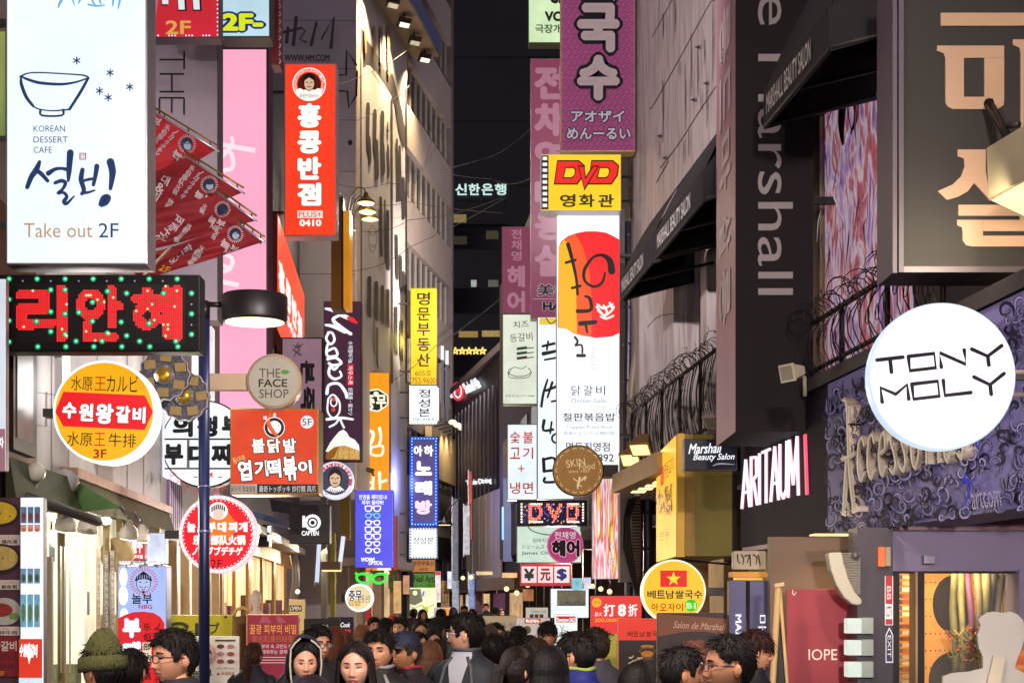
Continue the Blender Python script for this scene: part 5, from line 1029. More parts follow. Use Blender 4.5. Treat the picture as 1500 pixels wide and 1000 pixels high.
# big brown board
Yb=10.0; u=Yb/F; root=thing('signboard','large brown board in a grey frame with cut beige Korean letters','sign',(wx(1420,Yb),Yb+.2,wz(400,Yb)))
m=MB(); m.box(wx(1321,Yb),Yb,wz(392,Yb),wx(1560,Yb),Yb+.35,wz(-60,Yb),P('#181413',.6,0,.08,1,0,(1,1,.4))); bo=m.build('board',root)
m=MB(); fm=P('#4a424e',.5,.1,.1)
m.box(wx(1306,Yb),Yb-.03,wz(401,Yb),wx(1312.5,Yb),Yb+.4,wz(-60,Yb),fm); m.box(wx(1314,Yb),Yb-.05,wz(401,Yb),wx(1321,Yb),Yb+.38,wz(-60,Yb),fm); m.box(wx(1321.2,Yb),Yb-.05,wz(401,Yb),wx(1560,Yb),Yb+.38,wz(392.5,Yb),P('#4a4248',.4,.35,.1)); m.build('frame',root)
m=MB(); lt=P('#a5876f',.5,0,.08,2)
def cut(pts,hole=None):
    p=[W(x,y,Yb-.012) for x,y in pts]; m.prism(p,(0,.011,0),lt)
cut([(1378,19),(1378,38),(1560,38),(1560,19)])
cut([(1373,67),(1373,75),(1382,78),(1385,85),(1385,150),(1388,156),(1396,160),(1412,160),(1412,85),(1412,67)]); cut([(1412.2,67),(1412.2,85),(1471,85),(1471,67)]); cut([(1442,85.2),(1442,142),(1412.2,142),(1412.2,160),(1462,160),(1470,154),(1471,146),(1471,85.2)])
cut([(1484,58),(1484,66),(1493,70),(1495,76),(1495,190),(1560,190),(1560,58)])
cut([(1403,219),(1403,229),(1412,232),(1413,244),(1408,258),(1396,270),(1374,280),(1387,293),(1404,288),(1418,280),(1427,268),(1438,280),(1447,290),(1450,294),(1470,290),(1447,270),(1444,250),(1444,219)])
cut([(1404,300),(1404,316),(1494,316),(1494,300)]); cut([(1402,322),(1402,330),(1409,333),(1410,340),(1410,352),(1415,359),(1424,361),(1520,361),(1520,345.2),(1440,345.2),(1440,322)]); cut([(1440.2,322),(1440.2,338.5),(1494,338.5),(1494,322)]); cut([(1494.2,300),(1494.2,338.5),(1520,338.5),(1520,300)])
m.build('cut_letters',bo)
# lamp box on an arm in front of the board
Yl=9.2; root=thing('lamp_box','beige wedge lamp box with a glowing underside hanging before the brown board','lamp',W(1490,290,Yl))
m=MB(); pb=P('#8a8068',.6,0,.15)
A=[W(1445,217,Yl),W(1448,289,Yl),W(1540,241,8.4),W(1540,160,8.4)]
m.prism([A[0],A[1],A[2],A[3]],(.35,.45,.02),pb); m.build('housing',root)
m=MB(); q=Zv*-.012; p=[A[1]+q+Vector((.02,.02,0)),A[2]+q,A[2]+q+Vector((.33,.4,0)),A[1]+q+Vector((.33,.4,0))]; m.quad(*p,EF('#ffe2a8',1.5)); m.build('diffuser',root)
m=MB(); m.tube([W(1449,152,Yb-.1),W(1470,190,9.6),W(1476,205,9.3)],.028,P('#1c181a',.4,.3),8); m.ball(W(1449,152,Yb-.1),.035,P('#1c181a',.4,.3),8); m.tube([W(1476,184,9.5),W(1492,182,9.4)],.02,DARK,6); m.build('arm',root)
light('SPOT',W(1475,296,8.9),150,(1,.82,.58),.2,W(1415,395,Yb),125,1.0)
# ---- shop sign boxes ----
ZT,ZB=3.54,2.37
root=thing('shop_sign','long grey sign box with tall glowing white letters and a red bar','sign',RS.at(14.3,ZB))
m=MB(); wall_box(m,RS,12.78,15.85,ZB,ZT,-.45,0,P('#231f2a',.7,0,.15,.8,0,(1,1,1),.1)); cb=m.build('cabinet',root)
ltr=EF('#fbfaff',1.25,.02); ins=P('#2a2430',.5); 
cvA=PCv(RS,.06); 
def ext(cv,fn,zs,m):
    """raised letter: the same strokes at several heights plus sides"""
    for z in zs: cv.z=z; fn(m)
pink=E('#ff6aa0',1.0,0)
SY=lambda x,y: 1088+(x)*84/84
lets={'A':[((0,1),(.5,0)),((.5,0),(1,1)),((.2,.68),(.8,.68))],'R':[((.08,1),(.08,0)),((.08,0),(.8,.04)),((.8,.04),(.85,.4)),((.85,.4),(.1,.52)),((.45,.52),(.95,1))],'I':[((.5,0),(.5,1))],'T':[((0,0),(1,0)),((.5,0),(.5,1))],'U':[((.05,0),(.08,.85)),((.08,.85),(.5,1)),((.5,1),(.9,.85)),((.9,.85),(.95,0))],'M':[((0,1),(.12,0)),((.12,0),(.5,.8)),((.5,.8),(.88,0)),((.88,0),(1,1))]}
def topy(x): return 676+(638-676)*(x-1088)/(1172-1088)
def boty(x): return 744+(724-744)*(x-1088)/(1172-1088)
xs=[1088,1102,1117,1122,1135,1149,1155,1172]; wds={'A':11.3,'R':10.4,'I':2.6,'T':11,'U':11.3,'M':15}
x=1088
m=MB(); nn=nrm(RS)
for ch in 'ARITAUM':
    w=wds[ch]
    for (a,b),(c,d) in lets[ch]:
        p0=(x+a*w,topy(x+a*w)+b*(boty(x+a*w)-topy(x+a*w))); p1=(x+c*w,topy(x+c*w)+d*(boty(x+c*w)-topy(x+c*w)))
        dx,dy=p1[0]-p0[0],p1[1]-p0[1]; l=math.hypot(dx,dy); ux,uy=dx/l,dy/l
        for hw,hv,z0,z1,mm in ((1.6,2.2,.0,.004,pink),(1.2,1.7,.0045,.015,ltr)):
            q=[RS.pt(p0[0]-uy*hw-ux*.8,p0[1]+ux*hv-uy*.8),RS.pt(p1[0]-uy*hw+ux*.8,p1[1]+ux*hv+uy*.8),RS.pt(p1[0]+uy*hw+ux*.8,p1[1]-ux*hv+uy*.8),RS.pt(p0[0]+uy*hw-ux*.8,p0[1]-ux*hv-uy*.8)]
            m.hexa([v+nn*z0 for v in q]+[v+nn*z1 for v in q],mm)
    x+=w+(1.4 if ch!='I' else 3)
m.build('lettering',cb)
m=MB(); P0,P1=RS.pt(1181,636),RS.pt(1184,724); sd=Vector((0,.03,0)); m.hexa([P0-sd,P0+sd,P1+sd,P1-sd,P0-sd+nn*.02,P0+sd+nn*.02,P1+sd+nn*.02,P1-sd+nn*.02],EF('#ff5a78',1.1)); m.build('red_bar',root)
# purple patterned board
purp=P('#6c66a0',.5,0,.25,1.5,0,(1,1,1),.2)
root=thing('shop_sign','purple board with dark swirl pattern and raised metal script letters','sign',RS.at(10.8,ZB))
m=MB(); wall_box(m,RS,8.4,12.74,ZB-.02,ZT-.01,-.4,.03,purp); cb=m.build('board',root)
cv=PCv(RS,.034,.00008); dk=P('#1b1838',.6,0,.1,3,0,(1,1,1),.12); dk2=P('#0f0d2c',.6,0,.1,3,0,(1,1,1),.12); lt2=P('#938cc0',.6,0,.1,3,0,(1,1,1),.12); bl=P('#2030b8',.6,0,.1,3,0,(1,1,1),.12)
rr=random.Random(5)
def btop(x): return 560-.464*(x-1220)+10
def bbot(x): return 790-.125*(x-1220)-6
for i in range(430):
    x=1226+rr.random()*330; t=rr.random(); y=btop(x)+t*(bbot(x)-btop(x)); s=rr.uniform(6,19); a0=rr.random()*6.28; dr=rr.choice((-1,1)); pts=[]
    for k in range(9):
        q=k/8; rad=s*(1-.8*q); a=a0+dr*q*5.5; pts.append((max(1225,x+rad*math.cos(a)*.8),min(max(y+rad*math.sin(a),btop(x)),bbot(x))))
    ww=[.6,2.2,3.3,3,2.6,2.2,1.8,1.5,1.1]; q=rr.choice((dk,dk2)); cv.stroke(pts,[v*1.75 for v in ww],q,3,False)
    if i%4: cv.stroke(pts,ww,rr.choice((lt2,purp,lt2)),3,False)
for i in range(110):
    x=1224+rr.random()*330; y=btop(x)+rr.random()*(bbot(x)-btop(x)-20); h=rr.uniform(10,34); dx=rr.uniform(-5,5)
    cv.stroke([(x,y),(x+dx,y+h*.3),(x-dx,y+h*.7),(x+dx*.5,min(y+h,bbot(x)))],[.4,2.4,2,.4],rr.choice((dk,dk2)),3,False)
cv.stroke([(1440,692),(1436,708),(1444,702),(1446,716),(1438,740)],[2,4,5,4,2],bl); cv.stroke([(1458,636),(1455,650),(1460,660)],[1,4,1],bl)
cv.T('artcom',1448,716,1492,744,P('#7f7ab0',.4,0,0),ang=-8); cv.build(cb,'swirl_print')
# raised metal script letters; a painted glow stands in for their light edges
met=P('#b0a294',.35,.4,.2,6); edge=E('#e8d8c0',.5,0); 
def raised(lab,strokes,r=4.2,dep=.11):
    m=MB()
    for pts in strokes:
        P_=[RS.pt(*q)+nn*dep for q in pts]; n=len(P_); S=[]
        for i in range(n-1):
            p0,p1,p2,p3=P_[max(i-1,0)],P_[i],P_[i+1],P_[min(i+2,n-1)]
            for j in range(5): t=j/5; S.append(.5*(2*p1+(p2-p0)*t+(2*p0-5*p1+4*p2-p3)*t*t+(3*p1-p0-3*p2+p3)*t**3))
        S.append(P_[-1]); q=10.6/F
        # flat ribbon letter with thickness
        vs=[];k=len(S)
        for i,p in enumerate(S):
            d=(S[min(i+1,k-1)]-S[max(i-1,0)]).normalized(); sd=d.cross(nn).normalized()*r*q
            vs+=[p-sd,p+sd,p+sd-nn*.09,p-sd-nn*.09]
        fs=[(3,2,1,0),(4*k-4,4*k-3,4*k-2,4*k-1)]
        for i in range(k-1):
            for c in range(4): fs.append((4*i+c,4*i+(c+1)%4,4*i+4+(c+1)%4,4*i+4+c))
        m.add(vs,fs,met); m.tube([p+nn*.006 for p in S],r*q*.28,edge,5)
    m.build('metal_letter',cb,lab)
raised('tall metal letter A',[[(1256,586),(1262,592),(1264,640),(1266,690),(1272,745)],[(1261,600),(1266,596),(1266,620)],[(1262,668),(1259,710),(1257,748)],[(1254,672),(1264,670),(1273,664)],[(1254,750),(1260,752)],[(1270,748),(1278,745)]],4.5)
def L_c(x,y,h): return [[(x+8,y-h*.3),(x+4,y-h*.5),(x-1,y-h*.3),(x-2,y+h*.2),(x+2,y+h*.5),(x+8,y+h*.32)]]
def L_e(x,y,h): return [[(x-1,y),(x+7,y-h*.12),(x+5,y-h*.48),(x,y-h*.3),(x-2,y+h*.15),(x+2,y+h*.5),(x+8,y+h*.3)]]
def L_s(x,y,h): return [[(x+7,y-h*.4),(x+2,y-h*.5),(x,y-h*.25),(x+5,y+h*.05),(x+7,y+h*.3),(x+3,y+h*.5),(x-2,y+h*.38)]]
def L_o(x,y,h): return [[(x+4,y-h*.48),(x-1,y-h*.2),(x,y+h*.3),(x+5,y+h*.5),(x+10,y+h*.15),(x+9,y-h*.25),(x+4,y-h*.48)]]
def L_r(x,y,h): return [[(x,y-h*.45),(x+1,y+h*.5)],[(x+1,y-h*.2),(x+5,y-h*.45),(x+9,y-h*.38)]]
def L_i(x,y,h): return [[(x,y-h*.4),(x+1,y+h*.5)],[(x,y-h*.62),(x+.5,y-h*.58)]]
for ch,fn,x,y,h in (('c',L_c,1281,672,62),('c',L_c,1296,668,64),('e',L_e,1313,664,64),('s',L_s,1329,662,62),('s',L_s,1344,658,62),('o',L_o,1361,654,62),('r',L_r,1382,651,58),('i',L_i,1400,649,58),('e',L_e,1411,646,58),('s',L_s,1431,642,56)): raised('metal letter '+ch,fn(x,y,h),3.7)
# ---- terrace with railings and dry vines ----
root=thing('terrace','narrow terrace slab over the shop signs','terrace',RS.at(14,ZT))
m=MB(); wall_box(m,RS,8.3,15.9,ZT,ZT+.1,-1.0,.05,P('#2a2428',.6)); wall_box(m,RS,16.9,23,3.5,3.62,-1.0,.02,P('#3a2e2a',.6)); m.build('slab',root)
for i in range(4):
    yy=13.0+.8*i; 
def railing(label,Y0,Y1,zb,zt,nv,seed,post):
    root=thing('railing',label,'railing',RR.at((Y0+Y1)/2,zb)); m=MB()
    m.tube([RR.at(Y0,zt-.12),RR.at(Y1,zt-.12)],.022,P('#14100f',.5,.3),6); m.tube([RR.at(Y0,zb+.1),RR.at(Y1,zb+.1)],.018,P('#14100f',.5,.3),6)
    n=int((Y1-Y0)/1.2)+1
    for i in range(n+1): p=RR.at(Y0+(Y1-Y0)*i/n,0); m.tube([p+Zv*zb,p+Zv*(zt-.12)],.022,P('#14100f',.5,.3),6)
    m.build('rail',root)
    g=random.Random(seed); vm=P('#1c1516',.55,.4,.3,10); m=MB(); nr=nrm(RR); H=zt-zb; n=int((Y1-Y0)/.105)
    for k in range(n):
        y=Y0+(Y1-Y0)*(k+g.uniform(-.25,.25))/n; p=RR.at(y,zb+.02); top=zt-.16+g.uniform(-.05,.05); pts=[]; bl=g.uniform(.05,.13)
        for j in range(6): q=j/5; pts.append(Vector((p.x,p.y,zb+.02+(top-zb)*q))+nr*(bl*math.sin(math.pi*q*.95))+Vector((0,.012*math.sin(6*q+k),0)))
        e=pts[-1]; r0=g.uniform(.07,.12); dy=g.uniform(-.5,.5)
        for j in range(1,9):
            a=j*.52; pts.append(e+Zv*(r0*math.sin(a))+(nr*(r0*(1-math.cos(a)))+Vector((0,dy*r0*(1-math.cos(a)),0))))
        m.tube(pts,[.005]*6+[.0048,.0045,.004,.004,.0036,.0033,.003,.003],vm,5)
        if k%2==0:
            c=RR.at(y,zb+g.uniform(.15,.85)*H)+nr*.09; s0=g.choice((-1,1)); sp=[]
            for j in range(14): t=j/13; a=s0*t*8.2; rr_=.085*(1-.82*t); sp.append(c+Vector((nr.x*0,rr_*math.cos(a),rr_*math.sin(a)))+nr*(.02*t))
            m.tube(sp,.0036,vm,5)
        if g.random()<.5:
            q=[RR.at(y,zt-g.uniform(.0,.2))+nr*.1]
            for j in range(5): q.append(q[-1]+Vector((g.uniform(-.03,.03),g.uniform(-.1,.1),g.uniform(-.07,.07))))
            m.tube(q,[.004,.004,.0035,.003,.0025,.002],vm,4)
    m.build('scroll_ironwork',root)
railing('near dark wrought iron terrace railing with curled tops over the purple board',10.45,14.9,ZT+.1,4.25,150,3,1)
railing('far dark wrought iron terrace railing with curled tops under the far awnings',16.9,22.8,3.62,4.62,190,8,1)
# ---- floodlights on the terrace ----
def flood(label,c,yaw,tilt,mat,lit=None,power=0,S=1.0):
    root=thing('flood_lamp',label,'lamp',c,'small floodlights on the right building'); M=Matrix.Rotation(yaw,3,'Z')@Matrix.Rotation(tilt,3,'X')
    v=lambda x,y,z: c+M@(Vector((x,y,z))*S)
    m=MB(); m.hexa([v(-.07,.16,-.05),v(.07,.16,-.05),v(.13,-.06,-.1),v(-.13,-.06,-.1),v(-.07,.16,.05),v(.07,.16,.05),v(.13,-.06,.1),v(-.13,-.06,.1)],mat); m.box(0,0,0,0,0,0,mat) if 0 else None
    h=m.build('lamp_head',root,bevel=.01)
    m=MB(); m.hexa([v(-.14,-.06,-.11),v(.14,-.06,-.11),v(.14,-.085,-.11),v(-.14,-.085,-.11),v(-.14,-.06,.11),v(.14,-.06,.11),v(.14,-.085,.11),v(-.14,-.085,.11)],mat); m.build('lamp_rim',h)
    m=MB(); m.quad(v(-.115,-.087,-.085),v(.115,-.087,-.085),v(.115,-.087,.085),v(-.115,-.087,.085),lit or P('#8a8478',.1)); m.build('lens',h)
    m=MB(); m.tube([v(0,.1,0),v(0,.2,0)+Zv*-.06,c+Zv*-.17+Vector((.12,.1,0))],.016,mat,6); m.build('bracket',root)
    if power: d=(v(0,-1,0)-v(0,0,0)); light('SPOT',v(0,-.12,0),power,(1,.8,.5),.08,v(0,-2,0),110,.9)
bg_=P('#b8b09c',.5,0,.1)
flood('beige floodlight tilted towards the tall dark banner',W(1160,545,12.6),R(-62),R(12),bg_,None,0,.62)
flood('beige floodlight nearest the glowing white letters',W(1100,588,15.3),R(-60),R(15),bg_,None,0,.7)
flood('pale floodlight in the vines by the banner foot',W(1048,612,17.2),R(-30),R(50),P('#b8a0a0',.5),None,0,.8)
lampw=EF('#ffd98a',2.0)
flood('lit floodlight with warm glow above the canopy, upper of two',W(940,652,20.5),R(-25),R(48),P('#8a6a34',.5),lampw,40)
flood('lit floodlight with warm glow above the canopy, lower of two',W(926,668,21.2),R(-25),R(42),P('#8a6a34',.5),lampw,40)
# ---- yellow lit box sign ----
Yf=17.0; Yk=19.4; xl,xr=wx(994,Yf),wx(1075,Yf); z0,z1=wz(814,Yf),wz(636,Yf)
root=thing('box_sign','big yellow box sign with a lit left face and dull olive front','sign',((xl+xr)/2,18,z0))
m=MB(); m.box(xl,Yf,z0,xr,Yk,z1,P('#8c7a14',.45,0,.2,1.5)); m.box(xl-.015,Yf-.02,z0-.01,xl+.06,Yf+.0,z1+.01,P('#b08a30',.35,.4)); m.box(xl+.065,Yf-.012,z0,xl+.17,Yf-.002,z1,P('#8a6a1c',.4,.2)); m.box(xr-.02,Yf-.02,z0-.02,xr+.03,Yf+.1,z1+.02,P('#201c14',.5)); cb=m.build('cabinet',root)
m=MB(); m.quad((xl-.02,Yk,z0),(xl-.02,Yf+.05,z0),(xl-.02,Yf+.05,z1),(xl-.02,Yk,z1),EF('#ffbe18',.97,.1,2)); sf=m.build('sign_face',root)
cv=Cv((xl-.024,Yk,z1),Vector((0,Yf-Yk,0))/30,Vector((0,0,z0-z1))/170,0,0); k=E('#5a3c08',.4,0); cv.rect(8,28,13,56,E('#e05018',.9,0)); cv.T('명동교자',14,26,27,50,k); cv.VT('칼국수',13,62,26,104,k)
for i in range(22): x,y=5+rnd.random()*21,62+rnd.random()*36; cv.stroke([(x,y),(x+rnd.uniform(-2,2),y+rnd.uniform(4,14))],1.3,k,1)
cv.T('만두',12,128,26,142,k); cv.build(sf)
m=MB(); m.tube([(xr,Yf+.6,z1+.05),(RW.X(Yf+.6),Yf+.6,z1+.05)],.03,DARK,6); m.tube([(xr,Yf+.6,z0-.05),(RW.X(Yf+.6),Yf+.6,z0-.05)],.03,DARK,6); m.tube([(xl+.02,Yf+.3,z0-.03),(xr+.1,Yf+.2,z0-.09)],.012,DARK,5); m.build('bracket',root)
light('AREA',(xl-.25,18.2,(z0+z1)/2-.2),12,(1,.75,.2),.8,(xl-2,19.5,1.5))
# ---- canopy with downlights, arch, cabinet ----
CL=Line(540,3.27); zc=wz(722,22)
root=thing('shop_canopy','beige canopy with glowing downlights beside the yellow box sign','canopy',CL.at(20.3,zc))
m=MB(); wall_box(m,CL,18.6,22,zc,zc+.24,-.7,0,P('#a8875c',.5,0,.12)); m.build('fascia',root)
for i in range(6): 
    m=MB(); c=CL.at(18.9+.55*i,zc-.004)-nrm(CL)*.3; m.obox(c,(.09,0,0),(0,.17,0),(0,0,.004),EF('#ffe4a0',1.8)); m.build('downlight',root)
for yy in (19.3,20.9): light('SPOT',CL.at(yy,zc-.03)-nrm(CL)*.3,90,(1,.76,.42),.12,CL.at(yy,0)-nrm(CL)*.3,130,.9)
root=thing('arched_shop','pale arched stone shop front under the canopy, lit from above','shop',RW.at(21.5,0))
m=MB(); pal=P('#b99a70',.6,0,.25,3); wall_box(m,RW,19.6,20.4,0,3.2,-.9,-.25,pal); wall_box(m,RW,22.4,23.0,0,3.2,-.9,-.2,pal)
pts=[]
for k in range(9):
    a=math.pi*k/8; yy=21.4-1.0*math.cos(a); wall_box(m,RW,yy-.12,yy+.12,2.0+.9*math.sin(a),3.2,-.9,-.26,pal)
m.build('arch',root); m=MB(); wall_q(RW,20.4,22.4,0,2.9,-.95,EF('#ffe0a8',.7,.35,2),m); m.build('lit_interior',root)
m=MB()
for i in range(5): wall_box(m,RW,18.2+.25*i,18.4+.25*i,0,2.6,-.85,-.5,P(('#c0a070','#a88a54')[i%2],.6,0,.3,6))
m.build('notice_strips',root)
Y=23.6; root=thing('service_cabinet','grey service cabinet with ribbed side and hanging cables under the canopy','cabinet',(wx(922,Y),Y,wz(850,Y)))
m=MB(); m.box(wx(908,Y),Y,wz(852,Y),wx(926,Y),Y+.4,wz(722,Y),P('#6a6260',.5,.2,.2)); m.build('cabinet',root)
m=MB()
for i in range(26): y=726+4.6*i; m.box(wx(926,Y),Y-.02,wz(y+2.6,Y),wx(938,Y),Y+.3,wz(y,Y),P('#5c4a44',.5,.2))
m.build('louvres',root)
for j in range(3):
    m=MB(); m.tube([W(922+4*j,730,Y-.06),W(914+3*j,760,Y-.1),W(913+5*j,800,Y-.1),W(924+3*j,840,Y-.08),W(932+2*j,870,Y-.05),W(936,930,Y-.05)],.02,P('#1a1616',.5),6); m.build('cable',root)
# ---- pipes at the edge of the stone wall ----
Y=25.0; root=thing('drain_pipes','bundle of metal ducts and pipes down the far edge of the stone wall','pipes',(wx(935,Y),Y-.2,0))
for px,r,c,y0 in ((946,7,'#4a4a56',-60),(930,9,'#7a6a64',-60),(919,7,'#4c4854',330)):
    m=MB(); c_=P(c,.35,.6,.25,4); pts=[(wx(px,Y)+.02*math.sin(k),Y-.2,wz(y0,Y)+(0.3-wz(y0,Y))*k/10) for k in range(11)]; m.tube(pts,r*Y/F,c_,14)
    for k in range(24): z=wz(y0,Y)-.55*k-.2; m.lathe((wx(px,Y)+.0,Y-.2,z),(0,0,1),[(r*Y/F*1.06,-.02),(r*Y/F*1.1,0),(r*Y/F*1.06,.02)],c_,14)
    m.build('pipe',root)
for px in (926,938):
    m=MB(); m.tube([(wx(px,Y)+.05*math.sin(k*.9),Y-.35,wz(430,Y)-.35*k) for k in range(9)],.06,P('#8a7c70',.5,.2,.2),8); m.build('pipe',root)
m=MB(); m.box(wx(928,Y),Y-.5,wz(124,Y),wx(955,Y),Y-.25,wz(63,Y),P('#3e343c',.5,.3,.25)); m.build('junction_box',root)
m=MB()
for y in (265,300,200): m.box(wx(908,Y),Y-.3,wz(y+3,Y),wx(955,Y),Y-.26,wz(y,Y),DARK)
m.build('bracket',root)
Y=24.6; root=thing('shop_banner','small white oval board edge beside the pipes','sign',W(912,385,Y)); m=MB(); m.box(wx(909,Y),Y,wz(384,Y),wx(915,Y),Y+.1,wz(305,Y),P('#b0aab4',.5)); m.build('board',root)
# ================= near right shop under the purple board =================
Y=11.3
root=thing('storefront','near right shop with lilac lintel, orange pegboard and glass door','shop',(wx(1400,Y),Y,0))
m=MB(); lil=P('#7a6c84',.6,0,.1,1); m.box(wx(1300,Y),Y,wz(836,Y),wx(1560,Y),Y+.25,ZB-.03,lil); m.box(wx(1491,Y),Y-.03,0,wx(1560,Y),Y+.28,wz(837,Y)+.02,lil); m.build('wall',root)
m=MB(); dkf=P('#241e1e',.4,.3)
for a,b in ((1308,1320),(1346,1357)): m.box(wx(a,Y),Y+.05,0,wx(b,Y),Y+.15,wz(836.5,Y),dkf)
m.box(wx(1320,Y),Y+.06,wz(839,Y),wx(1491,Y),Y+.14,wz(836.5,Y),dkf); m.build('door_frame',root)
m=MB(); m.box(wx(1342,Y),Y+.02,0,wx(1345.5,Y),Y+.2,wz(837,Y),P('#b08a60',.3,.5)); m.build('door_edge',root)
Yp=12.9; m=MB(); peg=P('#d8923c',.55,0,.06); m.box(wx(1290,Yp),Yp,0,wx(1540,Yp),Yp+.05,2.33,peg); pg=m.build('pegboard',root)
cv=Cv(W(1357,834,Yp-.004),(Yp/F,0,0),(0,0,-Yp/F),1357,834); cv.dots([(1342+7*i,852+25*j) for i in range(24) for j in range(6)],1.1,P('#2a1a10',.6,0,0),6)
cv.ell(1396,884,30,42,P('#15110f',.3)); cv.ell(1396,884,25,37,P('#2a2220',.15)); cv.ell(1396,996,36,42,P('#15110f',.3)); cv.build(pg,'wall_print')
m=MB(); Yq=12.2
for i in range(9):
    x=1398+11*i; c=('#55522e','#6a643a','#5a2c48','#6a5c44','#706a44','#3a3032','#6a6450','#6a5c38','#5a4630')[i]; pts=[]; 
    for k in range(7): pts.append((wx(x+rnd.uniform(-1,1),Yq),Yq+.05*math.sin(k+i),wz(838+27*k,Yq)))
    m.tube(pts,[.022+.010*rnd.random() for _ in pts],P(c,.6,0,.25,9),8)
m.build('hanging_scarves',root)
m=MB()
for k in range(60): x,y=1392+rnd.random()*40,930+rnd.random()*40; p=W(x,y,12.0); m.tube([p,p+Vector((rnd.uniform(-.05,.05),rnd.uniform(-.05,.05),rnd.uniform(-.02,.08)))],.008,P(rnd.choice(('#3a4a20','#7a6a20','#a83a20')),.6),4)
m.build('dried_flowers',root)
m=MB()
for k in range(18): y=842+9*k; m.box(wx(1322,12.3),12.3,wz(y+6,12.3),wx(1343,12.3),12.4,wz(y,12.3),P(rnd.choice(('#c87a54','#d8b090','#8a4a34','#e0c8a0','#b86a5a')),.4,0,.3,12))
m.build('packets',root)
m=MB(); m.quad(W(1357,1200,Y+.1),W(1491,1200,Y+.1),W(1491,838,Y+.1),W(1357,838,Y+.1),glass('#fff4e0',.05,.07)); m.build('shop_glass',root)
m=MB(); m.box(wx(1349,Y),Y-.09,wz(826,Y),wx(1366,Y),Y,wz(813,Y),P('#8a8490',.4,.4)); m.build('door_sensor',root,bevel=.006)
light('AREA',(wx(1400,11.8),12.0,2.2),24,(1,.78,.46),.5,(wx(1420,12.5),12.6,.8))
# pillar, stickers, white boxes
Yp=11.05; root=thing('shop_column','dark pillar beside the lilac shop with a red notice and exit arrow','pillar',(wx(1282,Yp),Yp,0))
m=MB(); m.box(wx(1256,Yp),Yp,0,wx(1308,Yp),Yp+.3,2.34,P('#352c33',.45,.1,.1)); pl=m.build('post',root)
m=MB(); m.box(wx(1284,Yp),Yp-.05,wz(830,Yp),wx(1295,Yp),Yp,wz(801,Yp),P('#d8622c',.4)); m.box(wx(1295.2,Yp),Yp-.045,wz(829,Yp),wx(1303,Yp),Yp,wz(801,Yp),P('#8a8468',.5)); m.build('alarm_box',root,bevel=.005)
cv=Cv(W(1296,842,Yp-.006),(Yp/F,0,0),(0,0,-Yp/F),1296,842)
cv.rect(1296,843,1308,915,P('#d8d0d0',.5,0,0)); cv.rect(1297,843,1307,884,P('#a02028',.5)); cv.T('BB',1299,858,1305,878,P('#d8c0c0',.5,0,0),rot=1); cv.T('CCTV',1298,887,1306,903,P('#2a2a3a',.5,0,0),rot=0,b=.02); cv.rect(1297,906,1307,914,P('#a02028',.5))
cv.poly([(1297,970),(1308,970),(1308,929),(1302.5,918),(1297,929)],P('#d8d8dc',.5,0,0)); cv.poly([(1298.2,968),(1306.8,968),(1306.8,930),(1302.5,921),(1298.2,930)],P('#2a2e44',.5,0,0)); cv.T('EXIT',1300,930,1305,962,P('#d8d8dc',.5,0,0),rot=1); cv.build(pl)
for i,y in enumerate((904,936,968,1000)):
    Yw=10.95; r2=thing('wall_light','pale box wall light on the dark pillar, '+('highest','second highest','third highest','lowest')[i]+' of four','lamp',W(1260,y+24,Yw),'box lights stacked on the pillar')
    m=MB(); m.box(wx(1262,Yw),Yw,wz(y+24,Yw),wx(1280,Yw),Yw+.1,wz(y,Yw),P('#8f958c',.4)); m.build('housing',r2,bevel=.006); m=MB(); m.box(wx(1240.5,Yw),Yw-.02,wz(y+23,Yw),wx(1261.5,Yw),Yw+.1,wz(y+1,Yw),EF('#e4eee0',.9,.15,6)); m.build('lamp_face',r2,bevel=.006)
# brown partition with poster, soffit lights
Yq=12.1; root=thing('partition_wall','brown shop partition and pink soffit with two glowing downlights','wall',(wx(1190,Yq),Yq,0))
m=MB(); m.box(wx(1128,Yq),Yq,0,wx(1262,Yq),Yq+.12,2.32,P('#5a432e',.55,0,.15,1)); m.build('panel_board',root)
m=MB(); wall_box(m,RS,11.1,15.8,2.325,ZB-.003,-.9,.0,P('#8a6a72',.5,0,.1)); m.build('soffit',root)
for px in (1205,1237):
    m=MB(); c=W(px,803.5,11.75); c.z=2.32; m.obox(c,(.075,0,0),(0,.11,0),(0,0,.004),EF('#ffc878',2.0)); m.build('downlight',root); light('SPOT',c+Vector((0,0,-.02)),12,(1,.72,.4),.08,c+Vector((0,.25,-2)),140,.9)
def art_io(cv): cv.T('IOPE',1184,950,1226,966,P('#e0c4b8',.5,0,0),b=-.005); cv.stroke([(1160,868),(1163,871),(1166,867)],1,P('#e0c4b8',.5,0,0)); cv.stroke([(1161,864),(1161,869)],1,P('#e0c4b8',.5,0,0),1)
board_sign('standing_banner','plain dark red standing banner with thin pale letters before the brown partition',1152,862,1256,1130,11.5,.03,P('#86202a',.55,0,.08,1),P('#7a2028',.5),.3,cat='banner',art=art_io)
m=MB(); Y=11.6; root=thing('standing_banner','pink curved edge of a second banner behind the red one','banner',W(1150,1100,Y)); m.prism([W(1145,1120,Y),W(1156,1120,Y),W(1156,938,Y),W(1151,942,Y),W(1147,960,Y)],(0,.02,0),P('#b03a58',.5)); m.build('banner_cloth',root)
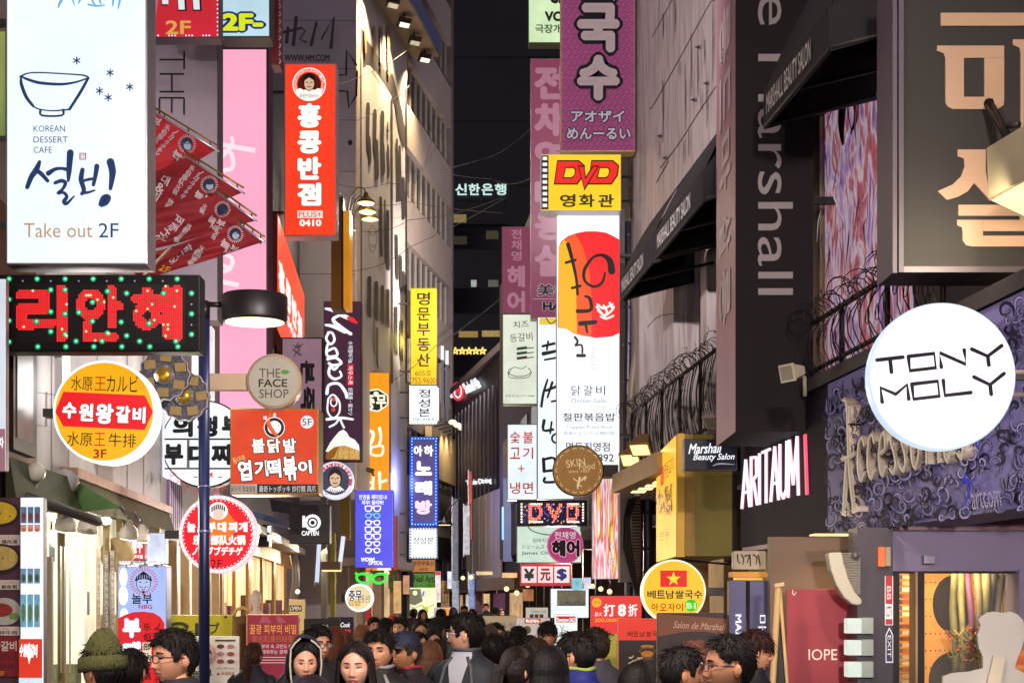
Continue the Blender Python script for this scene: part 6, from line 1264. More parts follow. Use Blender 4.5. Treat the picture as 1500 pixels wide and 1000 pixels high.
# wall unit (air conditioner front) – curved
Y=10.88; root=thing('air_conditioner','beige curved air conditioner cover with fine ribs at the partition corner','air conditioner',W(1240,886,Y))
m=MB(); pts=[(1213,811),(1216,808.5),(1233,808),(1237,826),(1243,846),(1253,867),(1263,878),(1262,884),(1257,886),(1248,884),(1236,874),(1225,856),(1217,834)]; m.prism([W(x,y,Y) for x,y in pts],(0,.12,0),P('#a39b86',.45,0,.05)); m.build('cover',root,bevel=.01)
m=MB()
for i in range(26):
    y=809+2.35*i; xl_=1233+(y-808)*.16+max(0,(y-840))*.28; m.box(wx(xl_,Y),Y+.02,wz(y+1.3,Y),wx(1261,Y),Y+.1,wz(y,Y),P('#7a7266',.5))
m.build('rib_grille',root); m=MB(); m.lathe(W(1254,813,Y-.01),(0,1,0),[(6*Y/F,0),(6*Y/F,.05)],P('#5a5450',.4,.3),20); m.build('knob',root)
# wooden easel
Y=10.9; root=thing('easel','pale wooden easel leaning at the shop entrance','easel',(wx(1135,Y),Y,0)); wdm=P('#b99a6a',.5,0,.2,8,0,(4,4,.4))
m=MB()
m.tube([W(1140,858,Y),(wx(1112,Y),Y-.1,0.0)],.022,wdm,6); m.tube([W(1142,858,Y),(wx(1172,Y),Y-.1,0.0)],.012,wdm,6); m.tube([W(1141,858,Y+.02),(wx(1141,Y),Y+.5,0)],.018,wdm,6); m.build('frame_legs',root)
m=MB(); m.obox(W(1141,856,Y),(.03,0,.005),(0,.03,0),(0,0,.012),wdm); m.build('hinge_block',root)
m=MB(); m.hexa([W(1134,1040,Y+.03),W(1160,1040,Y+.03),W(1160,1040,Y+.08),W(1134,1040,Y+.08),W(1139,870,Y+.05),W(1143,870,Y+.05),W(1143,870,Y+.1),W(1139,870,Y+.1)],P('#2e2420',.6)); m.build('chalk_board',root)
# white cut-out figures
Y=10.4
def cutout(label,pts,m_,Y):
    root=thing('cutout_figure',label,'display figure',W(sum(p[0] for p in pts)/len(pts),max(p[1] for p in pts),Y)); m=MB(); m.prism([W(x,y,Y) for x,y in pts],(0,.03,0),m_); m.build('cutout_board',root)
cutout('pale cut-out bust of curly hair and shoulders seen from behind by the lilac shop',[(1380,1150),(1381,990),(1395,985),(1420,983),(1440,978),(1440,962),(1434,948),(1432,930),(1437,915),(1433,908),(1437,902),(1445,897),(1456,895),(1468,897),(1480,895),(1490,899),(1499,908),(1502,930),(1496,950),(1490,965),(1486,978),(1500,985),(1500,1150)],P('#b3aca2',.55,0,.05),Y)
cutout('narrow pale strip board resting against the cut-out bust',[(1446,1000),(1456,960),(1472,963),(1464,1010)],P('#c0b39c',.55),Y-.06)
board_sign('poster_board','small orange print at the edge beside the pale cut-out',1484,950,1512,1010,10.6,.02,rampmat('orange_print',[(0,'#7a2a18'),(.5,'#d0602c'),(.7,'#e8b060'),(1,'#5a2018')],14,emit=0),P('#6a4a3a',.5),.3)
# ================= left: awning, lamps, menus, boards =================
LA=Line(594,-2.75)
root=thing('awning','rolled olive awning along the near left shop','awning',LW.at(18.5,2.7))
nl=nrm(LW); ol=P('#5c5430',.75,0,.25,5)
a,b=LW.at(15.2,3.0)+nl*.06,LW.at(21.35,3.0)+nl*.06
m=MB(); m.hexa([a+Zv*-.3+nl*.14,b+Zv*-.24+nl*.14,b+Zv*-.2,a+Zv*-.24,a+nl*.06,b+nl*.06,b,a],ol); m.build('cloth_roll',root)
m=MB(); m.hexa([a+nl*.1,b+nl*.1,b-nl*.05,a-nl*.05,a+nl*.1+Zv*.09,b+nl*.1+Zv*.09,b-nl*.05+Zv*.1,a-nl*.05+Zv*.1],P('#b48a74',.4,.3,.25,5)); m.build('cassette',root)
c=LW.at(15.1,2.95)+nl*.05; m=MB(); m.lathe(c,(0,1,0),[(.1,-.03),(.12,0),(.12,.1),(.1,.12)],P('#b0aaa4',.4),16); m.build('end_cap',root)
m=MB(); q0=LW.at(12.9,2.98)+nl*.05; m.hexa([q0+Zv*-.42+nl*.1,a+Zv*-.34+nl*.14,a+Zv*-.3,q0+Zv*-.38,q0+nl*.03,a+nl*.03,a,q0],P('#3e4424',.75,0,.25,5)); m.add([a+nl*.02,a+Zv*-.32+nl*.13,a+Zv*-.28+nl*.5],[(0,1,2)],P('#42602c',.7)); m.build('end_cloth',root)
m=MB(); m.tube([LW.at(13.3,2.7)+nl*.1,LW.at(14.3,2.55)+nl*.5,LW.at(15.6,2.62)+nl*.35],.045,P('#5a5654',.4,.4),8); m.build('fold_arm',root)
for i,(px,py) in enumerate(((96,772),(128,776),(188,784),(206,788))):
    Yl=15.0+1.1*i; c=W(px,py,Yl); r2=thing('reflector_lamp','white reflector lamp under the olive awning, '+('first','second','third','farthest')[i]+' from the menu panel','lamp',c,'reflector lamps under the olive awning')
    m=MB(); m.lathe(c,(0.15,-.2,1),[(.095,-.025),(.10,0),(.09,.07),(.04,.12),(.028,.16)],P('#c4bdae',.45),24); h=m.build('lamp_shade',r2); m=MB(); m.lathe(c+Vector((-.004,.006,-.035)),(0.15,-.2,1),[(.085,-.004),(.085,0)],EF('#fff6e2',1.8),20); m.build('diffuser',h); m=MB(); m.tube([c+Zv*.19,c+Zv*.3+Vector((-.1,.1,0)),LW.at(c.y+.2,c.z+.32)],.018,STEEL,6); m.build('arm',r2)
    light('SPOT',c+Vector((0,0,-.06)),16,(1,.9,.74),.1,c+Vector((.9,-1.2,-2)),120,.9)
Yl=13.6; c=W(52,692,Yl); r2=thing('gooseneck_lamp','white round gooseneck lamp above the lit menu panel','lamp',c); m=MB(); m.lathe(c,(.2,-1,.1),[(.07,-.02),(.085,0),(.07,.06),(.02,.09)],P('#c8c2b8',.4),20); m.build('lamp_head',r2)
m=MB()
for dx in (0,.05): m.tube([c+Vector((dx-.02,.06,-.03)),c+Vector((dx-.08,.08,-.12)),c+Vector((dx-.09,.1,-.2)),c+Vector((dx-.09,.12,-.26))],.012,P('#c8c2b8',.4),6)
m.obox(c+Vector((-.07,.13,-.28)),(.09,0,0),(0,.05,0),(0,0,.035),P('#a8a298',.4)); m.build('neck',r2)
# menu boards
def bowl(cv,x,y,rx,ry,food,rim):
    cv.ell(x,y,rx,ry,rim); cv.ell(x,y-1,rx*.84,ry*.8,food)
    for i in range(8): t=rnd.random()*6.28; q=rnd.random()*.6; cv.ell(x+rx*q*math.cos(t),y+ry*q*math.sin(t),1.6,1.1,P(rnd.choice(('#8a7a2a','#d8c86a','#4a5a24')),.5),8)
def art_me(cv):
    br=P('#2a1620',.4,0,.1); yl=P('#c8a828',.4,0,.15,20); yl2=P('#b8a05a',.4,0,.2,20); w=P('#c8bcb4',.5,0,0); k=P('#2a1c1c',.5,0,0)
    bowl(cv,0,752,30,20,yl,br); cv.rect(-40,783,30,798,w); cv.T('ランチム',0,785,22,789,P('#a06040',.5,0,0)); cv.T('粥・鶏肉湯',-12,790,26,796,k,b=.02)
    bowl(cv,2,818,30,22,yl2,br); cv.rect(-40,849,30,863,w); cv.T('ビの粥',0,851,22,855,P('#a06040',.5,0,0)); cv.T('粥・鮑魚粥',-12,856,26,862,k,b=.02)
    cv.ell(8,895,24,20,P('#a8a49c',.4)); cv.ell(2,893,18,10,P('#8a2a24',.5,0,.3,30)); cv.ell(22,902,8,5,P('#6a8a4a',.5,0,.3,30)); cv.rect(-40,917,30,930,w); cv.T('牛肉',4,919,14,922,P('#a06040',.5,0,0)); cv.T('生拌牛肉',-8,923,26,929,k,b=.02)
    cv.rect(-40,931,28,990,P('#7a1620',.5)); cv.T('왕갈비',-10,938,26,953,w,b=.03); cv.T('水原王カルビ',-12,958,24,966,P('#4a0c14',.5,0,0),b=.02); cv.T('牛排',2,972,22,980,P('#4a0c14',.5,0,0),b=.02); cv.T('3F',0,982,8,989,P('#c88a2c',.5),b=.02)
board_sign('menu_board','dark brown menu board with soup bowls and a red foot','-' and -60,728,34,1060,12.72,.06,P('#4a2a38',.45,0,.12,2),P('#2a1a1e',.5),1,art=art_me)
def art_ls(cv):
    for r,y0,y1 in ((0,742,766),(1,768,778),(2,832,854),(3,870,918)):
        for i in range(3): 
            x=31+10*i; c=('#5a7a9a','#d0a090','#7a9ab8','#7ab0c8')[r]; cv.rect(x,y0,x+8.5,y1,E(c,.75,.25,25)); cv.ell(x+4.2,(y0+y1)/2+3,3,(y1-y0)*.28,E(('#8a4a34','#d8785a','#4a6a4a','#6a8a5a')[r],.6,.3,40),14)
    cv.rect(29,935,63,992,E('#e8402c',.9,.1)); cv.T('수원왕갈비',30,942,56,962,eW,b=.05,ang=3); cv.poly([(44,940),(47,952),(52,955),(47,959),(44,972),(41,959),(36,955),(41,952)],eW); cv.rect(29,992,63,1010,E('#d8e8f4',.95,.2,20))
board_sign('lit_menu','narrow glowing menu panel with small dish photos next to the brown menu',30,728,64,1070,12.6,.1,EF('#f4faff',1.08,.05),P('#8a8a90',.4,.3),.6,art=art_ls)
root=thing('door_surround','red and cream door edge panel behind the glowing menu panel','panel',W(66,1000,13.9)); m=MB(); m.box(wx(60,13.9),13.9,0,wx(66,13.9),13.95,wz(815,13.9),P('#a8202c',.5)); m.box(wx(66.2,13.9),13.9,0,wx(76,13.9),13.95,wz(815,13.9),P('#d8c8a8',.5)); m.build('panel_board',root); m=MB(); m.box(wx(56,13.7),13.7,wz(960,13.7),wx(64,13.7),13.74,wz(955-0,13.7)+.05,P('#c8a820',.5)); m.build('yellow_tab',root)
m=MB(); Y=15.2; root=thing('hanging_tag','small white hanging sign blade under the awning','sign',W(79,822,Y)); m.box(wx(72,Y),Y,wz(822,Y),wx(79,Y),Y+.03,wz(782,Y),P('#a8bcd0',.5)); m.build('blade_board',root); m=MB(); m.tube([W(75,782,Y+.01),W(76,760,Y+.01)],.01,DARK,5); m.build('hook',root)
# blue-white standing sign
def nb_face(cv,x,y,r,ray,ink,skin):
    for k in range(30): t=2*math.pi*k/30; cv.stroke([(x+r*.72*math.cos(t),y+r*.72*math.sin(t)),(x+r*math.cos(t),y+r*math.sin(t))],1.3,ray,1,False)
    cv.ell(x,y+r*.15,r*.52,r*.62,ink,24); cv.ell(x,y+r*.17,r*.47,r*.57,skin,24)
    cv.poly([(x-r*.62,y+r*.0),(x-r*.5,y-r*.35),(x,y-r*.72),(x+r*.5,y-r*.35),(x+r*.62,y+r*.0),(x+r*.3,y-r*.12),(x,y-r*.16),(x-r*.3,y-r*.12)],ink)
    for i in range(6): cv.stroke([(x-r*.4+r*.16*i,y-r*.45),(x-r*.42+r*.165*i,y-r*.18)],.8,skin,1,False)
    for d in (-1,1): cv.stroke([(x+d*r*.12,y+r*.08),(x+d*r*.32,y+r*.03)],1,ink,1,False); cv.stroke([(x+d*r*.05,y+r*.42),(x+d*r*.3,y+r*.36)],1,ink,1,False)
    cv.stroke([(x-r*.15,y+r*.55),(x+r*.15,y+r*.55)],.9,ink,1,False); cv.poly([(x-r*.12,y+r*.66),(x+r*.12,y+r*.66),(x,y+r*.9)],ink)
def art_nbg(cv):
    ink=E('#14142a',.4,0); rd=E('#e0242c',.95,0); w=E('#ffffff',1.1,0)
    cv.ell(181,845,6,14,E('#ffffff',1.1,0)); cv.ell(181,872,7,14,E('#ffffff',1.1,0)); cv.ell(182,900,6,10,E('#ffffff',1.05,0))
    nb_face(cv,211,851,21,E('#d8505a',.9,0),ink,E('#b8c8f4',.95,0)); cv.T('놀부',194,869,224,884,ink,b=.02); cv.T('NBG',204,885,224,891,E('#c02848',.8,0),b=.02)
    cv.poly([(174,1110),(242,1110),(242,912),(236,903),(226,897),(212,895),(196,896),(184,900),(174,905)],rd)
    for i,ch in enumerate('부대찌개'): cv.T(ch,181,905+34*i,207,933+34*i,w,b=.06,o=E('#9ab0f0',.9,0),ow=.03)
    for i,ch in enumerate('乐伯部队火锅'): 
        if ch in '部队': cv.rect(210,940 if ch=='部' else 954.2,223,954 if ch=='部' else 968,E('#f4dcc0',.95,0))
        cv.T(ch,211,912+14.4*i,222,923+14.4*i,E('#3a1018',.4,0),b=.02)
    for i,ch in enumerate('ノルブブデチゲ'): cv.T(ch,227,912+13*i,236,922+13*i,E('#5a1018',.5,0),b=.02)
board_sign('standing_sign','tall glowing pale blue standing sign with a face emblem and red lower half',172,828,244,1110,17,.25,EF('#a9bdf6',.98,.12,2),P('#9aa0c0',.4,.3),1.5,art=art_nbg)
for i,px in enumerate((203,227,183)):
    r2=thing('clip_lamp','white clip lamp on top of the pale blue standing sign, '+('middle','end near the post','end near the door')[i],'lamp',W(px,826,16.9),'clip lamps on the pale blue sign'); m=MB(); c=W(px,823,16.9); m.obox(c,(.05,0,0),(0,.05,0),(0,0,.012),P('#d8dce8',.4)); m.build('lamp_head',r2); m=MB(); m.obox(c-Zv*.016,(.045,0,0),(0,.045,0),(0,0,.003),EF('#ffffff',1.3)); m.build('diffuser',r2); m=MB(); m.tube([c,c+Vector((0,.1,-.05))],.01,STEEL,5); m.build('bracket',r2)
def art_hr(cv): cv.T('놀부',193,784,209,810,eW,b=.05); cv.rect(187,773,192,816,E('#c8d8ff',1,0)); cv.T('부대',193,812,209,818,eW,b=.03)
board_sign('signboard','small red and white hanging sign under the awning end',187,770,212,820,18.6,.15,EF('#d8404a',.9,.1),P('#8a5a6a',.4),.6,art=art_hr)
board_sign('signboard','small lit white hanging panel behind the red hanging sign',213,780,242,826,20.0,.2,EF('#dfe8ff',1.0,.3,4),P('#8a8a9a',.4),.6)
# round straw hat like disc on the door post
Y=18.0; root=thing('wall_disc','dull straw coloured disc hung on the shop door post','ornament',W(173,843,Y)); m=MB(); m.lathe(W(172,812,Y),(0.5,-1,0),[(.0,.05),(.07,.04),(.14,.02),(.19,0),(.19,-.02)],P('#a89060',.6,0,.2,12),32); m.build('disc',root)
# yellow board, poster stand, billboard
def art_yl(cv):
    k=P('#2a2a10',.5,0,0); cv.ell(262,918,15,8,k,24); cv.ell(262,921,11,6,P('#8a8a14',.6)); cv.rect(286,912,299,932,k); cv.T('ブ',307,911,322,928,k,b=.02); cv.ell(331,903,2,2,k,10)
board_sign('standing_board','yellow green board behind the dark post',243,900,341,1010,17.8,.05,P('#b0a414',.6,0,.12),P('#7a7014',.5),.6,art=art_yl)
def art_po(cv):
    ink=P('#26262e',.5,0,0); w=P('#d4cec8',.5,0,.05)
    nb_face(cv,301,957,17,P('#c85a4a',.5,0,0),ink,w); cv.T('놀부',281,979,312,993,ink,b=.02)
    for i in range(2):
        for j in range(3): cv.ell(324+15*i,946+11*j,5.5,3.2,P(('#5a2a24','#a86a7a','#8a3a3a')[(i+j)%3],.5,0,.3,30),16)
    cv.rect(316,936,346,938.5,P('#4a3034',.5)); cv.T('▲ 부대찌개',318,983,344,988,P('#8a2a2a',.5,0,0),b=.02); cv.T('since 1987 menu',318,976,344,979,ink)
board_sign('poster_board','white poster board with a round face emblem and dish pictures behind the man in glasses',283,931,351,1100,16.4,.04,P('#cfc8c2',.5,0,.05),P('#8a8684',.4),.4,art=art_po)
def art_pk(cv):
    g=E('#f4b040',.9,0); w=E('#f4d8d0',.8,0)
    cv.T('꿀광 피부의 비밀',366,914,434,928,g,b=.0); cv.T('蜜光肌膚的秘密',369,930,430,940,E('#c8742c',.7,0)); cv.T('꿀 피부의 속 고민도 하나',370,943,434,949,w); cv.T('지워 채워주는 광채 크림',370,951,434,957,w)
    for i in range(3): cv.stroke([(372,962+4*i),(428,962+4*i)],.8,w,1,False)
    cv.poly([(384,902),(392,902),(398,912),(380,912)],E('#c05a6a',.6,0)); cv.poly([(404,902),(410,902),(420,911),(408,912)],E('#c05a6a',.6,0))
board_sign('billboard','crimson advertising board with golden letters in a pale wooden frame',361,899,438,1060,25,.08,EF('#a83048',.62,.15,1.5),P('#c89a60',.5),1.2,art=art_pk)
# wicker mannequin forms beside the billboard
for i,px in enumerate((352,372)):
    Y=26; c=W(px,900,Y); r2=thing('dress_form',('wooden hanger with wicker basket beside the crimson board','pale mannequin head form above the crimson board')[i],'display',c); m=MB()
    if i==0: m.tube([W(340,905,Y),W(346,893,Y),W(355,889,Y),W(366,894,Y),W(372,906,Y)],.03,P('#c89858',.5),6); m.lathe(W(352,985,Y),(0,0,1),[(.1,0),(.13,.4),(.11,.8),(.14,.9)],P('#6a4a2a',.7,0,.4,30),16)
    else: m.lathe(W(375,896,Y),(0,0,1),[(.16,-.05),(.06,.02),(.05,.08),(.08,.16),(.09,.25),(.05,.33),(.01,.35)],P('#c8b8a8',.5),14)
    m.build('form_body',r2)
# shop sign OPEN, lamp, dark boards
board_sign('signboard','pale wooden plaque with an OPEN strip by the warm shop windows',423,877,447,940,29,.06,EF('#e0b878',.8,.1),P('#8a6a44',.5),.5,art=lambda cv:(cv.rect(424,886,442,895,P('#3a2010',.5)),cv.T('OPEN',425,887.5,441,893.5,E('#f4e0c0',1,0),b=.01,shear=.3),cv.T('～',428,902,440,914,P('#6a4a2a',.5))))
Y=28.6; root=thing('bulb_lamp','small warm bulb above the OPEN plaque','lamp',W(436,868,Y)); m=MB(); m.ball(W(436,866,Y),.045,E('#fff0c8',1.6,0,1,True),8); m.build('bulb',root); m=MB(); m.tube([W(436,863,Y),W(434,856,Y+.2)],.012,DARK,5); m.build('arm',root)
board_sign('chalk_board','dark chalk board with faint white mark behind the hooded woman',445,905,498,1020,28,.05,P('#2a2628',.6),P('#1a1618',.5),.4,art=lambda cv:cv.T('ㄷ블',462,914,482,924,P('#c8c4c0',.5,0,0),b=.03))
board_sign('signboard','dark board with small white script beside the chalk board',480,903,518,960,30,.05,EF('#241828',.6,.1),P('#181420',.5),.4,art=lambda cv:(cv.T('eCook',496,911,513,918,eW,b=.01,shear=.3),cv.rect(496,921,514,926,E('#d02a34',.9,0))))
# yellow painted verticals and yellow panel sign on the left
Y=44; root=thing('panel_sign','tall mustard panel sign edge with lit orange side high on the left wall','sign',W(500,452,Y))
m=MB(); m.box(wx(485,Y),Y,wz(452,Y),wx(500,Y),Y+.9,wz(288,Y),P('#7a6210',.5,0,.1)); m.build('cabinet',root); m=MB(); m.box(wx(503,Y),Y+.02,wz(450,Y),wx(512,Y),Y+.8,wz(308,Y),EF('#d88a18',.85,.2,1)); m.box(wx(500.3,Y),Y-.02,wz(452,Y),wx(502.8,Y),Y+.5,wz(288,Y),DARK); m.build('sign_face',root)
for i,(a,b,y0,y1,c,lb) in enumerate(((470,478,700,905,'#6a6a66','grey plastered'),(498,512,690,790,'#8a7410','mustard'),(484,490,780,905,'#8a8418','olive yellow narrow'))):
    Y=42-i; root=thing('painted_post',lb+' painted upright panel under the spectacles signs','panel',(wx(a,Y),Y,0)); m=MB(); m.box(wx(a,Y),Y,wz(y1,Y),wx(b,Y),Y+.4,wz(y0,Y),P(c,.55,0,.15)); m.build('panel_board',root)
Y=32; root=thing('shop_box','stack of dark equipment boxes and a lit strip on the left shop eave','equipment',W(385,800,Y)); m=MB(); m.box(wx(372,Y),Y,wz(800,Y),wx(394,Y),Y+.4,wz(768,Y),P('#161a34',.4)); m.build('box',root); m=MB()
for y in (770,783): m.box(wx(392,Y),Y-.03,wz(y+9,Y),wx(397,Y),Y,wz(y,Y),EF('#f4fbff',1.2))
m.build('light_strip',root); m=MB(); m.obox(W(402,762,Y-.1),(.38,0,-.12),(0,.2,0),(0,0,.06),P('#6a78a0',.35,.4)); m.build('metal_eave',root); m=MB(); m.hexa([W(398,748,Y),W(448,756,Y),W(448,756,Y+.6),W(398,748,Y+.6),W(395,730,Y),W(448,740,Y),W(448,740,Y+.6),W(395,730,Y+.6)],P('#1c1820',.6)); m.build('black_canopy',root)
Y=30; root=thing('grey_duct','grey curved duct beside the warm wooden windows','duct',W(430,900,Y)); m=MB(); m.tube([W(430,812,Y),W(433,830,Y),W(434,850,Y),W(430,875,Y),W(426,895,Y),W(425,960,Y)],.07,P('#7a746c',.4,.4),10); m.build('duct_tube',root)
for i,(a,y0,y1,c) in enumerate(((466,770,855,'#cfe0ff'),(500,785,825,'#e8f0ff'),(521,0,0,''))):
    if not c: continue
    Y=40; root=thing('light_tube',('long slanted cold light tube by the dark square sign','short cold light tube under the mustard panel')[i],'lamp',W(a,y1,Y)); m=MB(); m.tube([W(a+3,y0,Y),W(a-2,y1,Y)],.05,EF(c,1.0,.1),8); m.build('tube',root); m=MB(); m.ball(W(a-2,y1,Y),.07,STEEL,8); m.build('end_cap',root)
Y=38; root=thing('lamp_canopy','metal lamp canopy with warm glow above the dark boards','lamp',W(484,833,Y)); m=MB(); m.box(wx(470,Y),Y,wz(834,Y),wx(498,Y),Y+.5,wz(822,Y),P('#6a5a4a',.5)); m.build('housing',root); m=MB(); m.box(wx(471,Y),Y+.03,wz(836,Y),wx(497,Y),Y+.45,wz(834.2,Y),EF('#ffd890',1.5)); m.build('diffuser',root)
Y=52; root=thing('shop_banner','red and white shop banner under the small round sign','banner',W(537,920,Y)); m=MB(); m.box(wx(526,Y),Y,wz(925,Y),wx(544,Y),Y+.05,wz(885,Y),P('#c02028',.5)); c_=m.build('banner_cloth',root); cv=Cv(W(526,885,Y-.01),(Y/F,0,0),(0,0,-Y/F),526,885); cv.ell(533,912,4,6,P('#d8d8d8',.5)); cv.ell(531,890,4,4,P('#d8d8d8',.5)); cv.build(c_,'banner_print')
# pendant lamps on curved arms
for i,(px,py,Yl) in enumerate(((536,296,45),(538,309,46),(542,320,47))):
    c=W(px,py,Yl); u=Yl/F; r2=thing('pendant_lamp','brass bell pendant lamp on a curved arm, '+('highest','middle','lowest')[i]+' of three before the painted wall','lamp',c,'bell lamps before the painted wall')
    m=MB(); m.lathe(c,(0,0,1),[(14*u,-1*u),(13*u,1*u),(8*u,5*u),(4*u,9*u),(3*u,14*u)],P('#6a5420',.35,.6),24); h=m.build('lamp_shade',r2); m=MB(); m.lathe(c-Zv*u*1.4,(0,0,1),[(12.5*u,-.01),(12.5*u,0)],EF('#ffe9a0',1.8),20); m.build('diffuser',h)
    m=MB(); m.tube([c+Zv*14*u,c+Zv*20*u+Vector((-3*u,0,0)),c+Zv*23*u+Vector((-12*u,.1,0)),c+Zv*12*u+Vector((-24*u,.3,0)),c+Zv*-6*u+Vector((-30*u,.6,0))],.02,DARK,6); m.build('arm',r2)
    light('POINT',c-Zv*.25,160,(1,.84,.62),.2)
Y=53; c=W(651,768,Y); r2=thing('pendant_lamp','dark cone street lamp with a lit underside by the blue sign','lamp',c); m=MB(); m.lathe(c,(0,0,1),[(.27,0),(.22,.08),(.06,.16),(.03,.25)],P('#16161c',.4,.3),20); h=m.build('lamp_shade',r2); m=MB(); m.lathe(c-Zv*.01,(0,0,1),[(.2,-.006),(.2,0)],EF('#ffe9b0',1.8),16); m.build('diffuser',h); m=MB(); m.tube([c+Zv*.24,c+Zv*.6+Vector((.2,.2,0)),c+Zv*.9+Vector((.5,.5,0))],.02,DARK,6); m.build('arm',r2)
# overhead cables
def cable(label,pts,r=.012,c=P('#121014',.6)):
    P0=[W(*q) for q in pts]; out=[]
    for i in range(len(P0)-1):
        for j in range(8): t=j/8; p=P0[i].lerp(P0[i+1],t); p.z-=.25*math.sin(math.pi*t)*(P0[i]-P0[i+1]).length/14; out.append(p)
    out.append(P0[-1]); m=MB(); m.tube(out,r,c,5); o=m.build('overhead_cable'); tag(o,label,'cable','cables over the street')
for i,(lab,pts) in enumerate((('black cable from the red sign up to the floodlit cornice',[(400,150,44),(493,125,46),(625,50,58)]),('black cable crossing under the cornice shadow of the painted wall',[(404,190,44),(493,186,46),(600,125,57.8)]),
  ('cable level with the bell lamps on the grey wall',[(494,270,45),(570,268,52),(602,262,57)]),('cable running from the bell lamps towards the office windows',[(494,282,45),(600,296,57),(735,312,58)]),
  ('cable below the bell lamps sagging towards the rose signs',[(515,337,46),(600,322,57),(735,290,50)]),('thin cable slanting past the painted lines to the right',[(515,397,47),(600,362,57),(740,290,56)]),
  ('cable rising from the yellow office sign to the far dark tower',[(570,560,50),(640,505,56),(740,430,60)]),('second rising cable close above the first by the rose signs',[(640,508,56),(690,470,58),(736,435,60)]),
  ('thin cable high across the dark gap towards the purple sign',[(640,250,60),(700,235,60),(776,190,50)]),('cable across the dark gap above the bank letters',[(662,256,60),(720,262,60),(776,262,50)]))): cable(lab,pts,.008 if i<2 else .010)
m=MB(); 
# ---- street-end boards ----
board_sign('signboard','bright bulb edged sign with grey picture at the street end',806,861,863,905,34,.2,EF('#e4ecff',1.15,.1),P('#6a6a80',.4),1,art=lambda cv:(cv.rect(816,864,858,887,E('#8a8468',.6,.3,8)),cv.T('Coffee&Tea',820,880,856,886,E('#3a4a8a',.6,0)),cv.dots([(812+1.9*i,y) for i in range(26) for y in (889,896)],1.3,E('#ffffff',1.3,0),6)))
board_sign('standing_board','white and red price board with a small figure behind the man looking left',812,899,846,945,27,.06,EF('#f4fbf6',1.0,.1),P('#c0b8b8',.4),.4,art=lambda cv:(cv.rect(815,902,843,911,E('#c8303a',.8,0)),cv.T('Downtown SALE',816,904,842,910,eW,b=.02),cv.stroke([(820,915),(823,920),(826,915)],1,E('#2a9a8a',.7,0)),cv.stroke([(823,920),(823,928)],1,E('#2a9a8a',.7,0))))
board_sign('standing_board','white menu board with dish pictures and an orange heading in the crowd',756,904,806,1000,23,.06,EF('#d8ccc4',.72,.1),P('#c86a44',.5),.5,art=lambda cv:(cv.rect(768,905,792,913,E('#d8643c',.8,0)),cv.T('특선메뉴',770,906.5,790,911.5,eW,b=.02),cv.ell(772,922,6,6,E('#6a5a3a',.6,.3,20)),cv.ell(768,934,4,4,E('#7a4a2a',.6,.3,20)),cv.T('치즈',787,919,797,925,E('#2a1c1c',.4,0)),cv.T('등갈비',783,928,800,935,E('#b84a44',.7,0))))
board_sign('standing_board','beige board with grey letters in the crowd beside the white menu board',707,901,757,980,26,.06,EF('#c8ac84',.6,.1),P('#8a6a4a',.5),.5,art=lambda cv:(cv.T('명동쇼핑',710,911,754,920,E('#7a7a8a',.6,0)),cv.T('→ 50m',730,922,752,930,E('#7a6a9a',.6,0))))
board_sign('standing_board','small pale board with scribbled lettering above the white menu board',770,889,803,912,25,.04,EF('#d8d4c4',.7,.1),P('#8a8884',.5),.4,art=lambda cv:(cv.T('Cheese Cafe',778,892,800,897,E('#5a6a7a',.5,0),shear=.2),cv.T('■■■',776,899,796,904,E('#4a3a34',.4,0))))
board_sign('signboard','white sticker poster on glass at the bend with yellow and blue blots',600,860,640,905,50,.05,EF('#f4f4c8',1.0,.3,2),P('#6a8a3a',.5),.3,art=lambda cv:(cv.poly([(600,862),(616,862),(619,880),(608,886),(600,884)],E('#8a8a70',.6,0)),cv.stroke([(621,866),(619,872)],2,E('#2a5ad8',.8,0)),cv.rect(620,888,627,897,E('#c8c83a',.8,0)),cv.dots([(602+3*i,888+2*math.sin(i)) for i in range(12)],1.6,E('#c8d83a',.9,0))))
Y=55; root=thing('street_clock','tan wooden panel with a round emblem at the bend','sign',W(652,905,Y)); m=MB(); m.box(wx(646,Y),Y,wz(890,Y),wx(658,Y),Y+.06,wz(850,Y),P('#b08a54',.5,0,.2)); b=m.build('board',root); cv=Cv(W(646,850,Y-.01),(Y/F,0,0),(0,0,-Y/F),646,850); cv.ring(651,874,5.5,9,1.2,P('#5a3a1c',.5)); cv.stroke([(651,865),(651,883)],.8,P('#5a3a1c',.5),1); cv.stroke([(646,874),(656,874)],.8,P('#5a3a1c',.5),1); cv.stroke([(646,862),(658,862)],.8,P('#5a3a1c',.5),1); cv.build(b)
board_sign('standing_board','pale lilac poster with an orange balloon at the bend',636,889,663,925,44,.05,EF('#d8c0dc',.8,.1),P('#8a7a8a',.5),.4,art=lambda cv:cv.ell(653,896,5.5,6,E('#ff9a1c',1,0)))
